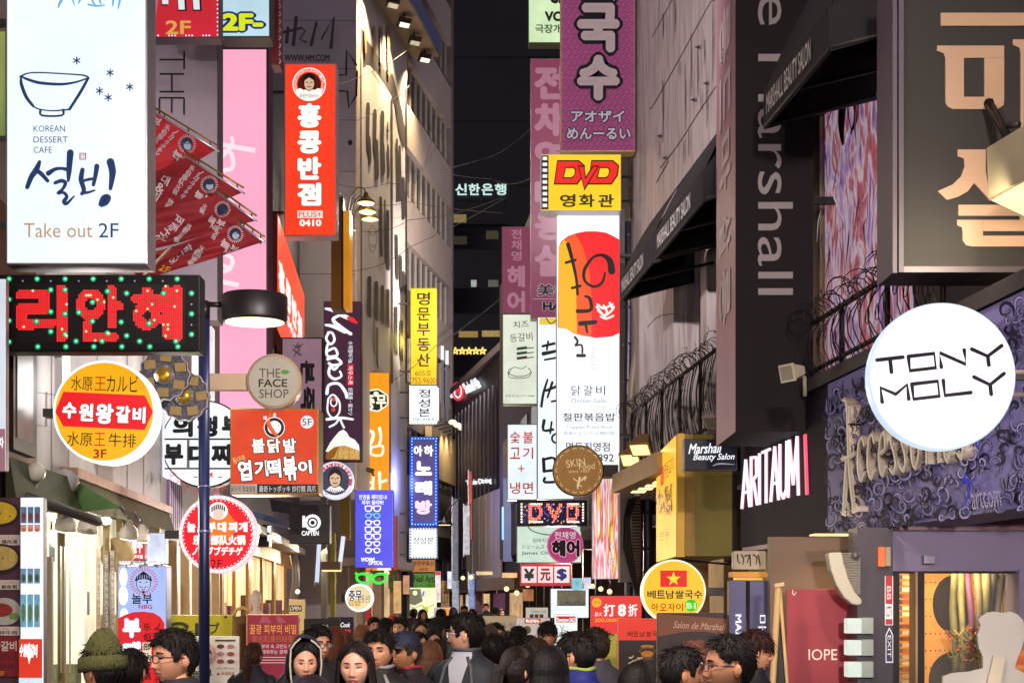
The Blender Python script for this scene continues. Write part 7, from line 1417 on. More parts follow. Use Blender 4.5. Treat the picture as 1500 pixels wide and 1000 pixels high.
for i,(px,y0,y1,c) in enumerate(((668,850,905,'#b8c4e0'),(691,840,900,'#9ab4f4'),(684,740,812,'#e8e4f0'),(667,730,850,'#a8b0c8'),(689,690,790,'#e85040'))):
    Y=57+.4*i; root=thing('glass_column',('pale reflective glass column low by the bend','blue white glowing column low by the bend','white lit slot between dark panels at the bend','tall dull glass column at the bend','narrow orange red lit slot between dark panels')[i],'column',W(px,y1,Y)); m=MB(); w=4 if i!=4 else 2.2; m.box(wx(px-w,Y),Y,wz(y1,Y),wx(px+w,Y),Y+.15,wz(y0,Y),E(c,.55 if i!=3 else .25,.6,6,True)); m.build('lit_panel',root); m=MB(); m.box(wx(px-w-1.5,Y),Y-.03,wz(y1+3,Y),wx(px-w,Y),Y+.2,wz(y0-3,Y),STEEL); m.box(wx(px+w,Y),Y-.03,wz(y1+3,Y),wx(px+w+1,Y),Y+.2,wz(y0-3,Y),DARK); m.build('frame',root)
# ---- unseen lamp posts added near the viewer to brighten what faces it ----
for i,(x,y) in enumerate(((-2.3,3.2),(2.2,4.2))):
    root=thing('added_lamp_post',('added dark blue lamp post, unseen, near the viewer on the menu board side','added dark blue lamp post, unseen, near the viewer on the lilac shop side')[i],'lamp post',(x,y,0)); m=MB(); m.tube([(x,y,0),(x,y,6.2)],.05,P('#242a52',.35,.3,.25),14); m.build('post',root)
    d=.5 if x<0 else -.5; m=MB(); m.tube([(x,y,6.1),(x+d,y,6.1)],.025,DARK,8); m.build('arm',root); m=MB(); m.lathe((x+d,y,5.95),(0,0,1),[(.3,0),(.3,.2),(.05,.24)],P('#1c1619',.45,.2),32); h=m.build('lamp_shade',root); m=MB(); m.lathe((x+d,y,5.94),(0,0,1),[(.27,-.004),(.27,.0)],EF('#ffe9c4',2.5),28); m.build('diffuser',h)
    light('SPOT',(x+d,y,5.9),2200,(1,.84,.72),.25,(0.0,y+9.5,2.6),125,.9)

def added_flood(label,c,aim,power,spot):  # unseen floodlight added to brighten whatever it is aimed at
    c=Vector(c); d=(Vector(aim)-c).normalized(); a=d.cross(Zv).normalized(); b=a.cross(d); r=thing('flood_lamp',label,'lamp',c); m=MB(); m.obox(c,a*.16,d*.1,b*.1,DARK); h=m.build('lamp_head',r,bevel=.01); m=MB(); m.obox(c+d*.104,a*.14,d*.003,b*.08,EF('#fff0d8',2.5)); m.build('lens',h); m=MB(); m.tube([c-d*.08,c-d*.3,c-d*.3+Zv*.3],.02,DARK,6); m.build('bracket',r)
    light('SPOT',c+d*.13,power,(1,.91,.88),.1,aim,spot,.8)
added_flood('added floodlight, out of view, aimed at the flags and left hand signs',(2.7,5.6,5.2),(-3.4,18,4.8),6500,34)
added_flood('added floodlight, out of view, aimed at the stone wall and the far awnings',(-2.9,7.6,5.6),(1.9,21,8.2),9000,36)

added_flood('added floodlight hidden behind the patterned purple sign aimed at the painted store',(1.62,28.3,10.6),(-5,50,9),9000,60)
added_flood('added low floodlight out of view near the viewer, lighting the lilac shop',(1.32,3.3,2.35),(3.0,11.3,2.0),1900,24)
added_flood('added low floodlight out of view near the viewer, lighting the people by the menu boards',(-1.75,2.4,2.6),(-.9,9,1.5),520,62)

added_flood('added floodlight hidden behind the short rose sign aimed at the office block',(0.05,51,11.2),(-2.9,62,14),9000,80)

added_flood('added floodlight hidden behind the hanging signs aimed at the street end',(.228,36.8,5.1),(-1.6,58,3.6),5000,60)
added_flood('added floodlight out of view near the viewer, lighting the people',(1.3,3.9,3.7),(.1,9.5,1.5),430,50)

# small lit signs and lights at the far end of the street
for i,(x0,y0,x1,y1,Yq,c,lab) in enumerate(((637,836,646,882,54,'#f0e4e4','slim white banner sign with red cap beside the green nail sign'),(576,850,588,898,49,'#d8a86c','warm lit tan window pillar behind the small round glowing sign'),(838,846,853,872,34,'#9adcf0','small cyan lit panel right of the money exchange sign'),(697,836,722,842,53,'#e8c890','thin brass lit strip over the far doorway'),(735,838,758,846,47,'#f0b870','warm lit strip under the dark blue banner'),(766,862,782,880,44,'#a86a3c','small amber lit window under the money exchange sign'),(590,842,600,870,51,'#c8926a','amber lit shop slot left of the nail sign'),(727,856,735,880,56,'#f4dcb0','pale lit slot beside the ring sign'),(655,836,662,862,54,'#e8f0ff','cold white lit slot by the wooden emblem panel'),(855,845,866,862,33,'#f0e8ff','small white lit sign right of the cyan panel'))):
    board_sign('lit_sign',lab,x0,y0,x1,y1,Yq,.12,EF(c,.9,.35,5),P('#3a3034',.5),.4,group='small lit signs at the street end',art=(lambda cv,x0=x0,y0=y0,x1=x1,i=i:(cv.rect(x0+.6,y0+.6,x1-.6,y0+6,E('#d8303a',.9,0)),)) if i==0 else None)
for i,(px,py,Yq) in enumerate(((678,846,55),(690,845,54.5),(742,862,46),(757,868,45),(773,856,43),(868,858,32),(880,862,31),(893,866,30),(566,838,48),(608,868,50))):
    c=W(px,py,Yq); r2=thing('spot_bulb','tiny warm bulb over the far shops, '+('beside the slim glass column','left of the far doorway','under the dark blue banner','right under the dark blue banner','under the mint cheese sign','left of three under the streaked sign','middle of three under the streaked sign','right of three under the streaked sign','under the violet sign edge','under the green nail sign')[i],'lamp',c,'tiny bulbs over the far shops'); m=MB(); m.ball(c,.075 if Yq>40 else .05,E('#ffe2a8',1.6,0,1,True),8); m.build('bulb',r2); m=MB(); m.tube([c,c+Vector((0,.1,.2))],.012,DARK,4); m.build('stem',r2)
Yd=8.25
for i,(y0,y1) in enumerate(((546,544),(577,578))):
    r2=thing('sign_rod',('upper','lower')[i]+' pale steel rod holding the big white round sign','bracket',W(1490,y0,Yd)); m=MB(); m.tube([W(1470,y0,Yd+.05),W(1540,y1,Yd+.25)],.012,P('#c8b0a8',.3,.6),8); m.build('rod',r2)
# ================= people =================
from mathutils.bvhtree import BVHTree
def cl(x): return max(0.0,min(1.0,x))
def ex(x): return math.exp(-x*x)
def skull(th,ph):
    d=(math.sin(th)*math.sin(ph),-math.sin(th)*math.cos(ph),math.cos(th))
    x=.0765*d[0]; y=(.093 if d[1]<0 else .102)*d[1]; z=(.106 if d[2]>0 else .114)*d[2]
    if z>.03: x*=1+.04*cl((z-.03)/.06)
    return d,x,y,z
def face_pt(th,ph,fem,wide):
    d,x,y,z=skull(th,ph); t=cl((-.012-z)/.105)
    x*=(1-(.40 if fem else .32)*t**1.4)*wide; 
    if y>0: y*=1-.62*t
    f=cl(-d[1]*1.6); a=abs(x); dy=0
    y*=1-.07*ex((z-.0)/.05)*f
    if -.052<z<.022:
        q=cl((.018-z)/.054); h=.003+.0185*q**1.3
        if z<-.037: h*=cl((z+.050)/.013)
        dy+=h*ex(x/(.0085+.0045*q))
    dy+=.0055*ex((a-.0125)/.006)*ex((z+.040)/.008)
    dy-=.0105*ex((a-.031)/.017)*ex((z-.003)/.012)
    dy+=.0035*ex((a-.030)/.024)*ex((z-.024)/.009)*(0.5 if fem else 1.2)
    dy+=.004*ex((a-.043)/.018)*ex((z+.028)/.022)
    dy+=.0075*ex(x/.021)*(ex((z+.0605)/.006)+1.15*ex((z+.0745)/.0075))-.0045*ex(x/.026)*ex((z+.0672)/.0028)
    dy+=.009*ex(x/.022)*ex((z+.101)/.014)
    return (x,y-dy*f,z)
def head_into(mb,fem,skin,lip,brow,c,wide=1.0,lids=0.0,iris=0.0):
    NT,NP=66,60; vs=[];fs=[]
    phs=[]
    for j in range(NP):
        u=-1+2*j/NP; phs.append(math.pi*u*(.42+.58*abs(u)))
    for i in range(NT+1):
        th=math.pi*(i/NT)
        for p in phs: vs.append(Vector(face_pt(max(th,1e-3),p,fem,wide)))
    for i in range(NT):
        for j in range(NP): fs.append((i*NP+j,(i+1)*NP+j,(i+1)*NP+(j+1)%NP,i*NP+(j+1)%NP))
    bv=BVHTree.FromPolygons(vs,fs); C=Vector(c)
    lips=[];rest=[]
    for f in fs:
        q=sum((vs[k] for k in f),Vector((0,0,0)))/4; mz=.0676
        inl=q.y<-.05 and abs(q.x)<.0255 and abs(q.z+mz)<(.0135 if q.z<-mz else .0115)*(1-(q.x/.0255)**2)**.6
        (lips if inl else rest).append(f)
    V=[v+C for v in vs]; mb.add(V,rest,skin,True); mb.add(V,lips,lip,True)
    def S(x,z,o=.0012):
        h=bv.ray_cast(Vector((x,-.4,z)),Vector((0,1,0)))[0]; return C+(Vector((x,h.y-o,z)) if h else Vector((x,-.08,z)))
    ew=P('#94887f',.7,0,0,3,0,(1,1,1),.1); ir=P('#140d0b',.15,0,0); ld=P('#2a1a16',.5,0,0)
    for s in (-1,1):
        n=9; W_=.0135; up=[];dn=[]
        for k in range(n):
            q=k/(n-1); x=s*(.0315+W_*(2*q-1)*1.0); e=(1-(2*q-1)**2)**.75; sl=.0018*(q if s>0 else 1-q)*1.0
            up.append((x,.0044*e*(1-lids)-.0005+sl)); dn.append((x,-.0032*e*(1-.3*lids)-.0008+sl))
        mb.add([S(*p) for p in up]+[S(*p) for p in dn],[(k,k+1,n+k+1,n+k) for k in range(n-1)],ew,True)
        x0=s*.0315+iris*.005; pts=[(x0+.0050*math.cos(t*math.pi/6),-.0002+.0050*math.sin(t*math.pi/6)) for t in range(12)]
        pts=[(x,max(min(z,.0038*(1-lids)),-.0034)) for x,z in pts]; mb.add([S(x,z,.0021) for x,z in pts],[tuple(range(12))],ir,True)
        vv=[];
        for k in range(n):
            x,z=up[k]; vv+=[S(x,z+.0024+.0006*lids,.0027),S(x,z-.0012-.0018*lids,.0027)]
        mb.add(vv,[(2*k,2*k+2,2*k+3,2*k+1) for k in range(n-1)],ld,True)
        vv=[]
        for k in range(8):
            q=k/7; x=s*(.0135+.035*q); z=.0215+.005*math.sin(q*2.3)-.003*q; h=(.0034 if fem else .0052)*(1-.7*q**2); vv+=[S(x,z+h,.0018),S(x,z-h,.0018)]
        mb.add(vv,[(2*k,2*k+2,2*k+3,2*k+1) for k in range(7)],brow,True)
        e=Vector((s*.0745*wide,.018,-.014)); ve=[];fe=[]
        for a in range(9):
            for b in range(12):
                t=math.pi*a/8; u=2*math.pi*b/12; r=math.sin(t); p=Vector((s*(.004+.010*r*math.cos(u)*.6+ .006*r*max(0,math.sin(u))),.016*r*math.sin(u),.028*math.cos(t)*(1-.12*(math.cos(t)<0)))); p.x-=s*.005*ex(r*1.6-.2)*(math.cos(u)>0); ve.append(C+e+p)
        for a in range(8):
            for b in range(12): fe.append((a*12+b,(a+1)*12+b,(a+1)*12+(b+1)%12,a*12+(b+1)%12))
        mb.add(ve,fe,skin,True)
    return bv
HC=Vector((0,0,1.60))
BODY={}
def skin_graph():
    V=[];Eg=[];Rr=[]
    def a(p,r,par=None):
        V.append(p); Rr.append(r if isinstance(r,tuple) else (r,r)); 
        if par is not None: Eg.append((par,len(V)-1))
        return len(V)-1
    pel=a((0,.03,.95),(.135,.10)); wa=a((0,.03,1.10),(.125,.095),pel); ch=a((0,.03,1.28),(.145,.10),wa); nb=a((0,.035,1.42),(.075,.065),ch); nk=a((0,.032,1.47),(.053,.053),nb); a((0,.02,1.53),(.050,.052),nk)
    for s in (-1,1):
        sh=a((s*.165,.035,1.385),.055,ch); el=a((s*.225,.055,1.12),.04,sh); wr=a((s*.235,-.02,.90),.026,el); pm=a((s*.235,-.045,.835),(.032,.017),wr)
        for k,(dy,l) in enumerate(((-.030,.07),(-.012,.082),(.006,.078),(.022,.06))):
            f0=a((s*.235,-.047+dy,.79),.0095,pm); f1=a((s*.228,-.052+dy,.79-l*.55),.0085,f0); a((s*.215,-.054+dy,.79-l),.007,f1)
        t0=a((s*.222,-.085,.825),.011,pm); a((s*.212,-.105,.785),.0085,t0)
        hp=a((s*.088,.03,.88),.082,pel); kn=a((s*.10,.015,.50),.055,hp); an=a((s*.10,.05,.09),.036,kn); a((s*.11,-.09,.035),.028,an)
    return V,Eg,Rr
def body_mesh(fem,tone,wide,lids,iris,brow='#17110f',turn=0):
    k=(fem,tone,wide,lids,iris,brow,turn)
    if k in BODY: return BODY[k]
    sk=P(tone,.5,0,.07,14,.05); lp=P('#9a4c48' if fem else '#8c5a4c',.4,0,.05); br=P(brow,.6,0,0)
    if 'sk' not in BODY:
        V,Eg,Rr=skin_graph(); me=bpy.data.meshes.new('body_base'); me.from_pydata(V,Eg,[]); o=bpy.data.objects.new('body_base',me); COL.objects.link(o)
        md=o.modifiers.new('skin','SKIN'); md.use_smooth_shade=True
        for d,r in zip(me.skin_vertices[0].data,Rr): d.radius=r
        me.skin_vertices[0].data[0].use_root=True
        s=o.modifiers.new('sub','SUBSURF'); s.levels=1; s.render_levels=1
        dg=bpy.context.evaluated_depsgraph_get(); m2=bpy.data.meshes.new_from_object(o.evaluated_get(dg)); BODY['sk']=([tuple(v.co) for v in m2.vertices],[tuple(p.vertices) for p in m2.polygons]); bpy.data.objects.remove(o); bpy.data.meshes.remove(me); bpy.data.meshes.remove(m2)
    mb=MB(); mb.add(*BODY['sk'],sk,True); mb.tube([(0,.025,1.44),(0,.022,1.50),(0,.016,1.55)],[.056,.052 if not fem else .046,.05],sk,16); n0=len(mb.v); bv=head_into(mb,fem,sk,lp,br,HC,wide,lids,iris)
    if turn:
        M=Matrix.Rotation(R(turn),3,'Z'); mb.v[n0:]=[tuple(M@Vector(q)) for q in mb.v[n0:]]
    BODY[k]=(to_mesh(mb,'body'),bv); return BODY[k]
def to_mesh(mb,name):
    me=bpy.data.meshes.new(name); me.from_pydata([tuple(v) for v in mb.v],[],mb.f)
    for m in mb.mats: me.materials.append(m)
    me.polygons.foreach_set('material_index',mb.m); me.polygons.foreach_set('use_smooth',mb.sm); me.update(); return me
def scalp(th,ph,off):
    d,x,y,z=skull(th,ph); t=cl((-.012-z)/.105)
    if y>0: y*=1-.35*t
    k=1+off/.1; return Vector((x*k,y*k,z*k+ (off*.25 if z>0 else 0)))
def hairline(ph,style):
    a=abs(math.degrees(ph))
    if style in ('long','bob','pony'):
        pts=((0,.078),(25,.070),(45,.050),(62,.02),(80,-.03),(105,-.06),(180,-.105))
    elif style=='old': pts=((0,.082),(20,.077),(40,.068),(55,.045),(70,.02),(84,.02),(100,.024),(112,-.02),(130,-.075),(180,-.085))
    elif style=='fringe': pts=((0,.034),(25,.030),(45,.028),(62,.022),(72,-.012),(84,.02),(100,.024),(112,-.02),(130,-.075),(180,-.085))
    else: pts=((0,.060),(25,.056),(45,.048),(62,.028),(70,-.012),(80,-.012),(86,.022),(102,.026),(112,-.02),(130,-.075),(180,-.085))
    for (a0,z0),(a1,z1) in zip(pts,pts[1:]):
        if a0<=a<=a1: return z0+(z1-z0)*(a-a0)/(a1-a0)
    return pts[-1][1]
HAIR={}
def hair_mesh(style,col,seed=0,vol=1.0):
    k=(style,col,seed)
    if k in HAIR: return HAIR[k]
    g=random.Random(seed*7+len(style)); m_=P(col,.55,0,.4,60,.25,(1,1,.12),.18); mb=MB()
    NT,NP=46,64; V=[];F_=[]; base=.010*vol; ids={}
    for i in range(NT+1):
        for j in range(NP):
            th=max(1e-3,math.pi*i/NT*.80); ph=-math.pi+2*math.pi*j/NP
            _,_,_,z=skull(th,ph); e=cl((z-hairline(ph,style))/.022)
            top=cl((z-.02)/.08)
            off=(base*(.35+.65*e)+(.010*vol*top if style not in('pony',) else .004*top))*1.0+.0035*noise.noise(Vector((ph*3,th*5,seed)))
            V.append(scalp(th,ph,off)+HC)
    for i in range(NT):
        for j in range(NP):
            th=math.pi*(i+.5)/NT*.80; ph=-math.pi+2*math.pi*(j+.5)/NP; _,_,_,z=skull(th,ph)
            if z>hairline(ph,style)-.004: F_.append((i*NP+j,(i+1)*NP+j,(i+1)*NP+(j+1)%NP,i*NP+(j+1)%NP))
    mb.add(V,F_,m_,True)
    wh=(.5,2.7)                       # whorl direction
    def path(th,ph,L,n,off,lift,flow):
        pts=[]; t,p=th,ph; st=L/n
        for q in range(n+1):
            pts.append(scalp(max(t,.02),p,off+lift*(q/n)**2)+HC); t+=st/.11*flow[0]; p+=st/.09*flow[1]/max(.35,math.sin(max(t,.05)))
        return pts
    if style in ('short','fringe','old'):
        for _ in range(900):
            th=math.acos(1-g.random()*1.35); ph=g.uniform(-math.pi,math.pi); _,_,_,z=skull(th,ph)
            if z<hairline(ph,style)+.002: continue
            fr=cl(1-abs(ph)/1.6); L=g.uniform(.03,.06)*(1+.4*fr); 
            fl=(.9,g.uniform(-.35,.35)) 
            P_=path(th,ph,L,4,base*.9+.006*cl((z-.02)/.08),g.choice((.004,.007,.010,.020))*vol*(.5+cl((z-.02)/.07)),fl)
            if style!='fringe' or abs(ph)>1.1:
                P_=[p for p in P_ if (p.z-HC.z)>hairline(math.atan2(p.x,-(p.y)),style)-.012]
            if len(P_)>2: mb.tube(P_,[.0042*(1-q/(len(P_)-1)*.85) for q in range(len(P_))],m_,4,False)
    else:
        drop={'long':.36,'bob':.14,'pony':.0}[style]
        for _ in range(430):
            ph=g.choice((-1,1))*g.uniform(.02,math.pi); a=abs(ph); th=g.uniform(.05,.5); pts=[]; o=base*g.uniform(.75,1.25)+.006
            end=math.radians(96 if a>1.2 else 92)
            n=7
            lim=math.acos(max(-1,min(1,(hairline(ph,style))/.106))) if hairline(ph,style)>0 else end
            if a<1.05: 
                # front hair sweeps to the side from the parting
                s=1 if ph>0 else -1
                for q in range(n+1):
                    u=q/n; pts.append(scalp(th+(math.radians(84)-th)*u,s*(a*(1-u)+1.25*u),o)+HC)
                ph2=s*1.25
            else:
                for q in range(n+1): u=q/n; pts.append(scalp(th+(end-th)*u,ph,o)+HC)
                ph2=ph
            if drop:
                b=pts[-1]; out=Vector((math.sin(ph2),-math.cos(ph2),0)); L=drop*g.uniform(.8,1.05); w=g.uniform(-.012,.012)
                for q in range(1,7): u=q/6; pts.append(b+Vector((0,.012*u,-L*u))+out*(.010*math.sin(u*3.1)+w*u-.012*u)+Vector((.004*math.sin(5*u+ph),.004*math.cos(4*u),0)))
                mb.tube(pts,[.008]*8+[.0095,.0095,.009,.008,.006,.003],m_,5,False)
            elif style=='pony':
                tl=Vector((0,.115,.0))+HC; pts=[]
                for q in range(n+1): u=q/n; p=scalp(th+(math.radians(85)-th)*u,ph,o)+HC; pts.append(p.lerp(tl,u**3))
                mb.tube(pts,[.006]*len(pts),m_,4,False)
        if style=='pony':
            for _ in range(60):
                a=g.uniform(0,6.28); r=g.uniform(0,.02); b=Vector((r*math.cos(a),.115,r*math.sin(a)*.6))+HC
                mb.tube([b,b+Vector((r*math.cos(a)*.8,.045,-.02)),b+Vector((r*math.cos(a),.06,-.09)),b+Vector((r*math.cos(a)*.8,.05,-.17)),b+Vector((r*math.cos(a)*.3,.045,-.23))],[.008,.01,.009,.007,.002],m_,4,False)
    HAIR[k]=to_mesh(mb,'hair'); return HAIR[k]
CLO={}
def loft(mb,rings,m,n=28,cy=.03):
    vs=[];fs=[]
    for z,rx,ry,*o in rings:
        oy=o[0] if o else 0
        for k in range(n):
            t=2*math.pi*k/n; c,s=math.cos(t),math.sin(t); e=.8; vs.append((rx*math.copysign(abs(c)**e,c)*(1+.012*math.sin(5*t+z*19)),cy+oy+ry*math.copysign(abs(s)**e,s)*(1+.02*math.sin(4*t+z*23)),z+.004*math.sin(3*t+z*30)))
    for i in range(len(rings)-1):
        for k in range(n): fs.append((i*n+k,i*n+(k+1)%n,(i+1)*n+(k+1)%n,(i+1)*n+k))
    mb.add(vs,fs,m,True)
def jacket_mesh(col,fem,collar=0,col2=None):
    k=('j',col,fem,collar,col2)
    if k in CLO: return CLO[k]
    m_=P(col,.7,0,.25,9,.25); w=.9 if fem else 1.0; mb=MB()
    loft(mb,[(.84,.205*w,.145),(.95,.20*w,.14),(1.05,.185*w,.135),(1.15,.19*w,.135),(1.25,.205*w,.14),(1.33,.215*w,.137),(1.385,.208*w,.125),(1.42,.178*w,.112),(1.448,.135*w,.10),(1.468,.098,.09),(1.485,.083,.082),(1.515+.02*collar,.078,.078,-.006),(1.512+.02*collar,.069,.069,-.006),(1.46,.066,.066)],m_)
    for s in (-1,1):
        mb.tube([(s*.165*w,.03,1.392),(s*.20*w,.035,1.35),(s*.222*w,.045,1.24),(s*.235*w,.055,1.12),(s*.242*w,.02,1.0),(s*.24*w,-.018,.885)],[.066,.073,.066,.058,.053,.046],m_,16)
    if col2:                           # collar and zip facing in a second colour
        m2=P(col2,.7,0,.2,9); loft(mb,[(1.508+.02*collar,.081,.081,-.005),(1.520+.02*collar,.083,.083,-.006),(1.524+.02*collar,.078,.078,-.006)],m2)
        for s in (-1,1): mb.tube([(s*.05,-.062,1.47),(s*.085,-.09,1.41),(s*.10,-.108,1.33),(s*.105,-.112,1.2)],[.010,.012,.012,.01],m2,6)
    CLO[k]=to_mesh(mb,'jacket'); return CLO[k]
def trousers_mesh(col):
    if ('t',col) in CLO: return CLO[('t',col)]
    m_=P(col,.75,0,.2,8,.15); mb=MB(); loft(mb,[(.80,.17,.12),(.88,.165,.118),(.98,.155,.112)],m_)
    for s in (-1,1): mb.tube([(s*.085,.03,.9),(s*.094,.025,.7),(s*.10,.02,.5),(s*.10,.04,.28),(s*.102,.05,.075)],[.098,.088,.073,.066,.062],m_,16)
    CLO[('t',col)]=to_mesh(mb,'trousers'); return CLO[('t',col)]
def shoes_mesh(col):
    if ('s',col) in CLO: return CLO[('s',col)]
    m_=P(col,.5,0,.15,8); mb=MB()
    for s in (-1,1): mb.ball((s*.108,-.02,.045),(.045,.13,.045),m_,14)
    CLO[('s',col)]=to_mesh(mb,'shoes'); return CLO[('s',col)]
def glasses_mesh(col='#141014'):
    if ('g',col) in CLO: return CLO[('g',col)]
    m_=P(col,.3,.2,0); mb=MB(); gm=glass('#e8ecf4',.05,.12)
    for s in (-1,1):
        c=HC+Vector((s*.032,-.098,-.002)); pts=[]
        for k in range(17): t=2*math.pi*k/16; pts.append(c+Vector((.023*math.copysign(abs(math.cos(t))**.6,math.cos(t)),.004*abs(math.cos(t))*s*math.copysign(1,math.cos(t)),.0155*math.copysign(abs(math.sin(t))**.6,math.sin(t)))))
        mb.tube(pts,.0021,m_,5); mb.add(pts[:16],[tuple(range(16))],gm); mb.tube([HC+Vector((s*.055,-.096,.006)),HC+Vector((s*.078,-.06,.006)),HC+Vector((s*.081,.015,.002))],.0022,m_,5)
    mb.tube([HC+Vector((-.009,-.099,.003)),HC+Vector((0,-.102,.005)),HC+Vector((.009,-.099,.003))],.002,m_,5)
    CLO[('g',col)]=to_mesh(mb,'glasses'); return CLO[('g',col)]
def shell_mesh(name,fn,keep,m_,NT=50,NP=72,thmax=.8):
    V=[];F_=[]
    for i in range(NT+1):
        for j in range(NP): V.append(fn(max(1e-3,math.pi*i/NT*thmax),-math.pi+2*math.pi*j/NP))
    for i in range(NT):
        for j in range(NP):
            if keep(math.pi*(i+.5)/NT*thmax,-math.pi+2*math.pi*(j+.5)/NP): F_.append((i*NP+j,(i+1)*NP+j,(i+1)*NP+(j+1)%NP,i*NP+(j+1)%NP))
    mb=MB(); mb.add(V,F_,m_,True); return mb
def beanie_mesh(col):
    m_=P(col,.9,0,.3,60,.5); 
    def fn(th,ph):
        _,_,_,z=skull(th,ph); p=scalp(th,ph,.014+(.022 if z>.06 else .0)*cl((z-.06)/.05)+.003*abs(math.sin(ph*22))); 
        if z>.06: p.z+=.035*cl((z-.06)/.06)+.006*math.sin(ph*4); p.y+=.012*cl((z-.06)/.06)
        p+=Vector((0,0,.003*noise.noise(Vector((ph*4,th*14,1))))); return p+HC
    mb=shell_mesh('beanie',fn,lambda th,ph: skull(th,ph)[3]>.005,m_,60,176,.62)
    vs=[];fs=[];n=176
    for r,z in ((.0,-.012),(.011,-.014),(.013,.012),(.011,.046),(.0,.05)):
        for k in range(n):
            ph=2*math.pi*k/n; rr=.012+r*.7+.0028*abs(math.sin(ph*22)); vs.append(Vector(((.077+rr)*math.sin(ph),-(.096+rr)*math.cos(ph)+.004,.012+z+.01*(-math.cos(ph))*1))+HC)
    for i in range(4):
        for k in range(n): fs.append((i*n+k,i*n+(k+1)%n,(i+1)*n+(k+1)%n,(i+1)*n+k))
    mb.add(vs,fs,m_,True); return to_mesh(mb,'beanie')
def cap_mesh(col,brim):
    m_=P(col,.7,0,.15,30,.2); mb=shell_mesh('cap',lambda th,ph: scalp(th,ph,.022)+HC,lambda th,ph: skull(th,ph)[3]>.035,m_)
    vs=[];fs=[]; n=15
    for i in range(6):
        for k in range(n):
            a=-1.15+2.3*k/(n-1); r=i/5; vs.append(Vector(((.092)*math.sin(a)*(1-.1*r),-.098*math.cos(a)-.075*r*math.cos(a*.8),.038+.010*math.cos(a*1.3)-.012*r*r))+HC)
    for i in range(5):
        for k in range(n-1): fs.append((i*n+k,i*n+k+1,(i+1)*n+k+1,(i+1)*n+k))
    mb.add(vs,fs,P(brim,.7,0,.1),True); mb.ball(HC+Vector((0,0,.142)),.008,m_,8); return to_mesh(mb,'cap')
def hood_mesh(col,edge):
    m_=P(col,.8,0,.2,9,.3)
    def fn(th,ph):
        p=scalp(th,ph,.038+.006*math.sin(ph*3+th*4)); p.z+=.01*cl((p.z)/.1)
        if th>1.6: p.x*=1+.25*(th-1.6); p.y=p.y*(1+.15*(th-1.6))+.01
        return p+HC
    kp=lambda th,ph: abs(ph)>(.62+ .45*cl((th-.55)/.6) if th>.52 else -1) and th<2.4
    mb=shell_mesh('hood',fn,kp,m_,56,84,.8)
    loft(mb,[(1.42,.15,.13),(1.47,.125,.12,.01),(1.50,.115,.115,.01),(1.53,.10,.105,.02)],m_)
    for s in (-1,1): mb.tube([fn(.55,s*.55)+Vector((0,-.004,0)),fn(.8,s*.85)+Vector((0,-.004,0)),fn(1.1,s*1.06)+Vector((0,-.006,0)),fn(1.6,s*1.07)+Vector((0,-.006,0)),fn(2.1,s*1.05)+Vector((0,-.008,0)),fn(2.4,s*1.0)+Vector((0,-.01,-.05))],.006,P(edge,.6),6)
    return to_mesh(mb,'hood')
def inst(name,me,parent,rot=None):
    o=bpy.data.objects.new(name,me); COL.objects.link(o); o.parent=parent; return o
SKIN=('#b47e5e','#bd8768','#a5714f','#c6937a')
def person(label,px,top,Y,yaw,fem=False,hair='short',hc='#120d0c',jac='#1c1a1f',tr='#23222a',skin=1,glasses_=None,wide=1.0,lids=.1,iris=0.0,seed=0,hat=None,collar=0,col2=None,vneck=None,twist=0,group=None,crown=.130,fine=True):
    z=wz(top,Y); s=z/(1.60+crown); root=thing('person',label,'person',(wx(px,Y),Y,0),group); root.rotation_euler=(0,0,R(yaw)); root.scale=(s,s,s)
    bm,_=body_mesh(fem,SKIN[skin],wide,lids,iris,turn=twist); b=inst('body',bm,root)
    if hair: inst('hair',hair_mesh(hair,hc,seed),root).rotation_euler=(0,0,R(twist))
    if hat: inst(hat[0],hat[1],root)
    j=inst('jacket',jacket_mesh(jac,fem,collar,col2),root); t=inst('trousers',trousers_mesh(tr),root); sh=inst('shoes',shoes_mesh('#1a1716'),root)
    if glasses_: inst('glasses',glasses_mesh(glasses_),root).rotation_euler=(0,0,R(twist))
    if vneck:
        mb=MB(); n=15; rings=[(1.20,.199,.1375),(1.25,.205,.14),(1.29,.211,.139),(1.33,.215,.137),(1.36,.212,.131),(1.385,.208,.125),(1.42,.178,.112),(1.448,.135,.10),(1.468,.098,.09),(1.485,.083,.082),(1.50,.080,.080)]; vs=[];fs=[]
        for z_,rx,ry in rings:
            w=min(.012+.060*cl((z_-1.2)/.27),rx*.8)
            for k in range(n): x=w*(-1+2*k/(n-1)); vs.append((x,.03-ry*1.04*(1-(abs(x)/rx)**2.5)**.4-.006,z_))
        for i in range(len(rings)-1):
            for k in range(n-1): fs.append((i*n+k,i*n+k+1,(i+1)*n+k+1,(i+1)*n+k))
        mb.add(vs,fs,P(vneck,.8,0,.05),True)
        inst('shirt',to_mesh(mb,'shirt'),root)
    return root
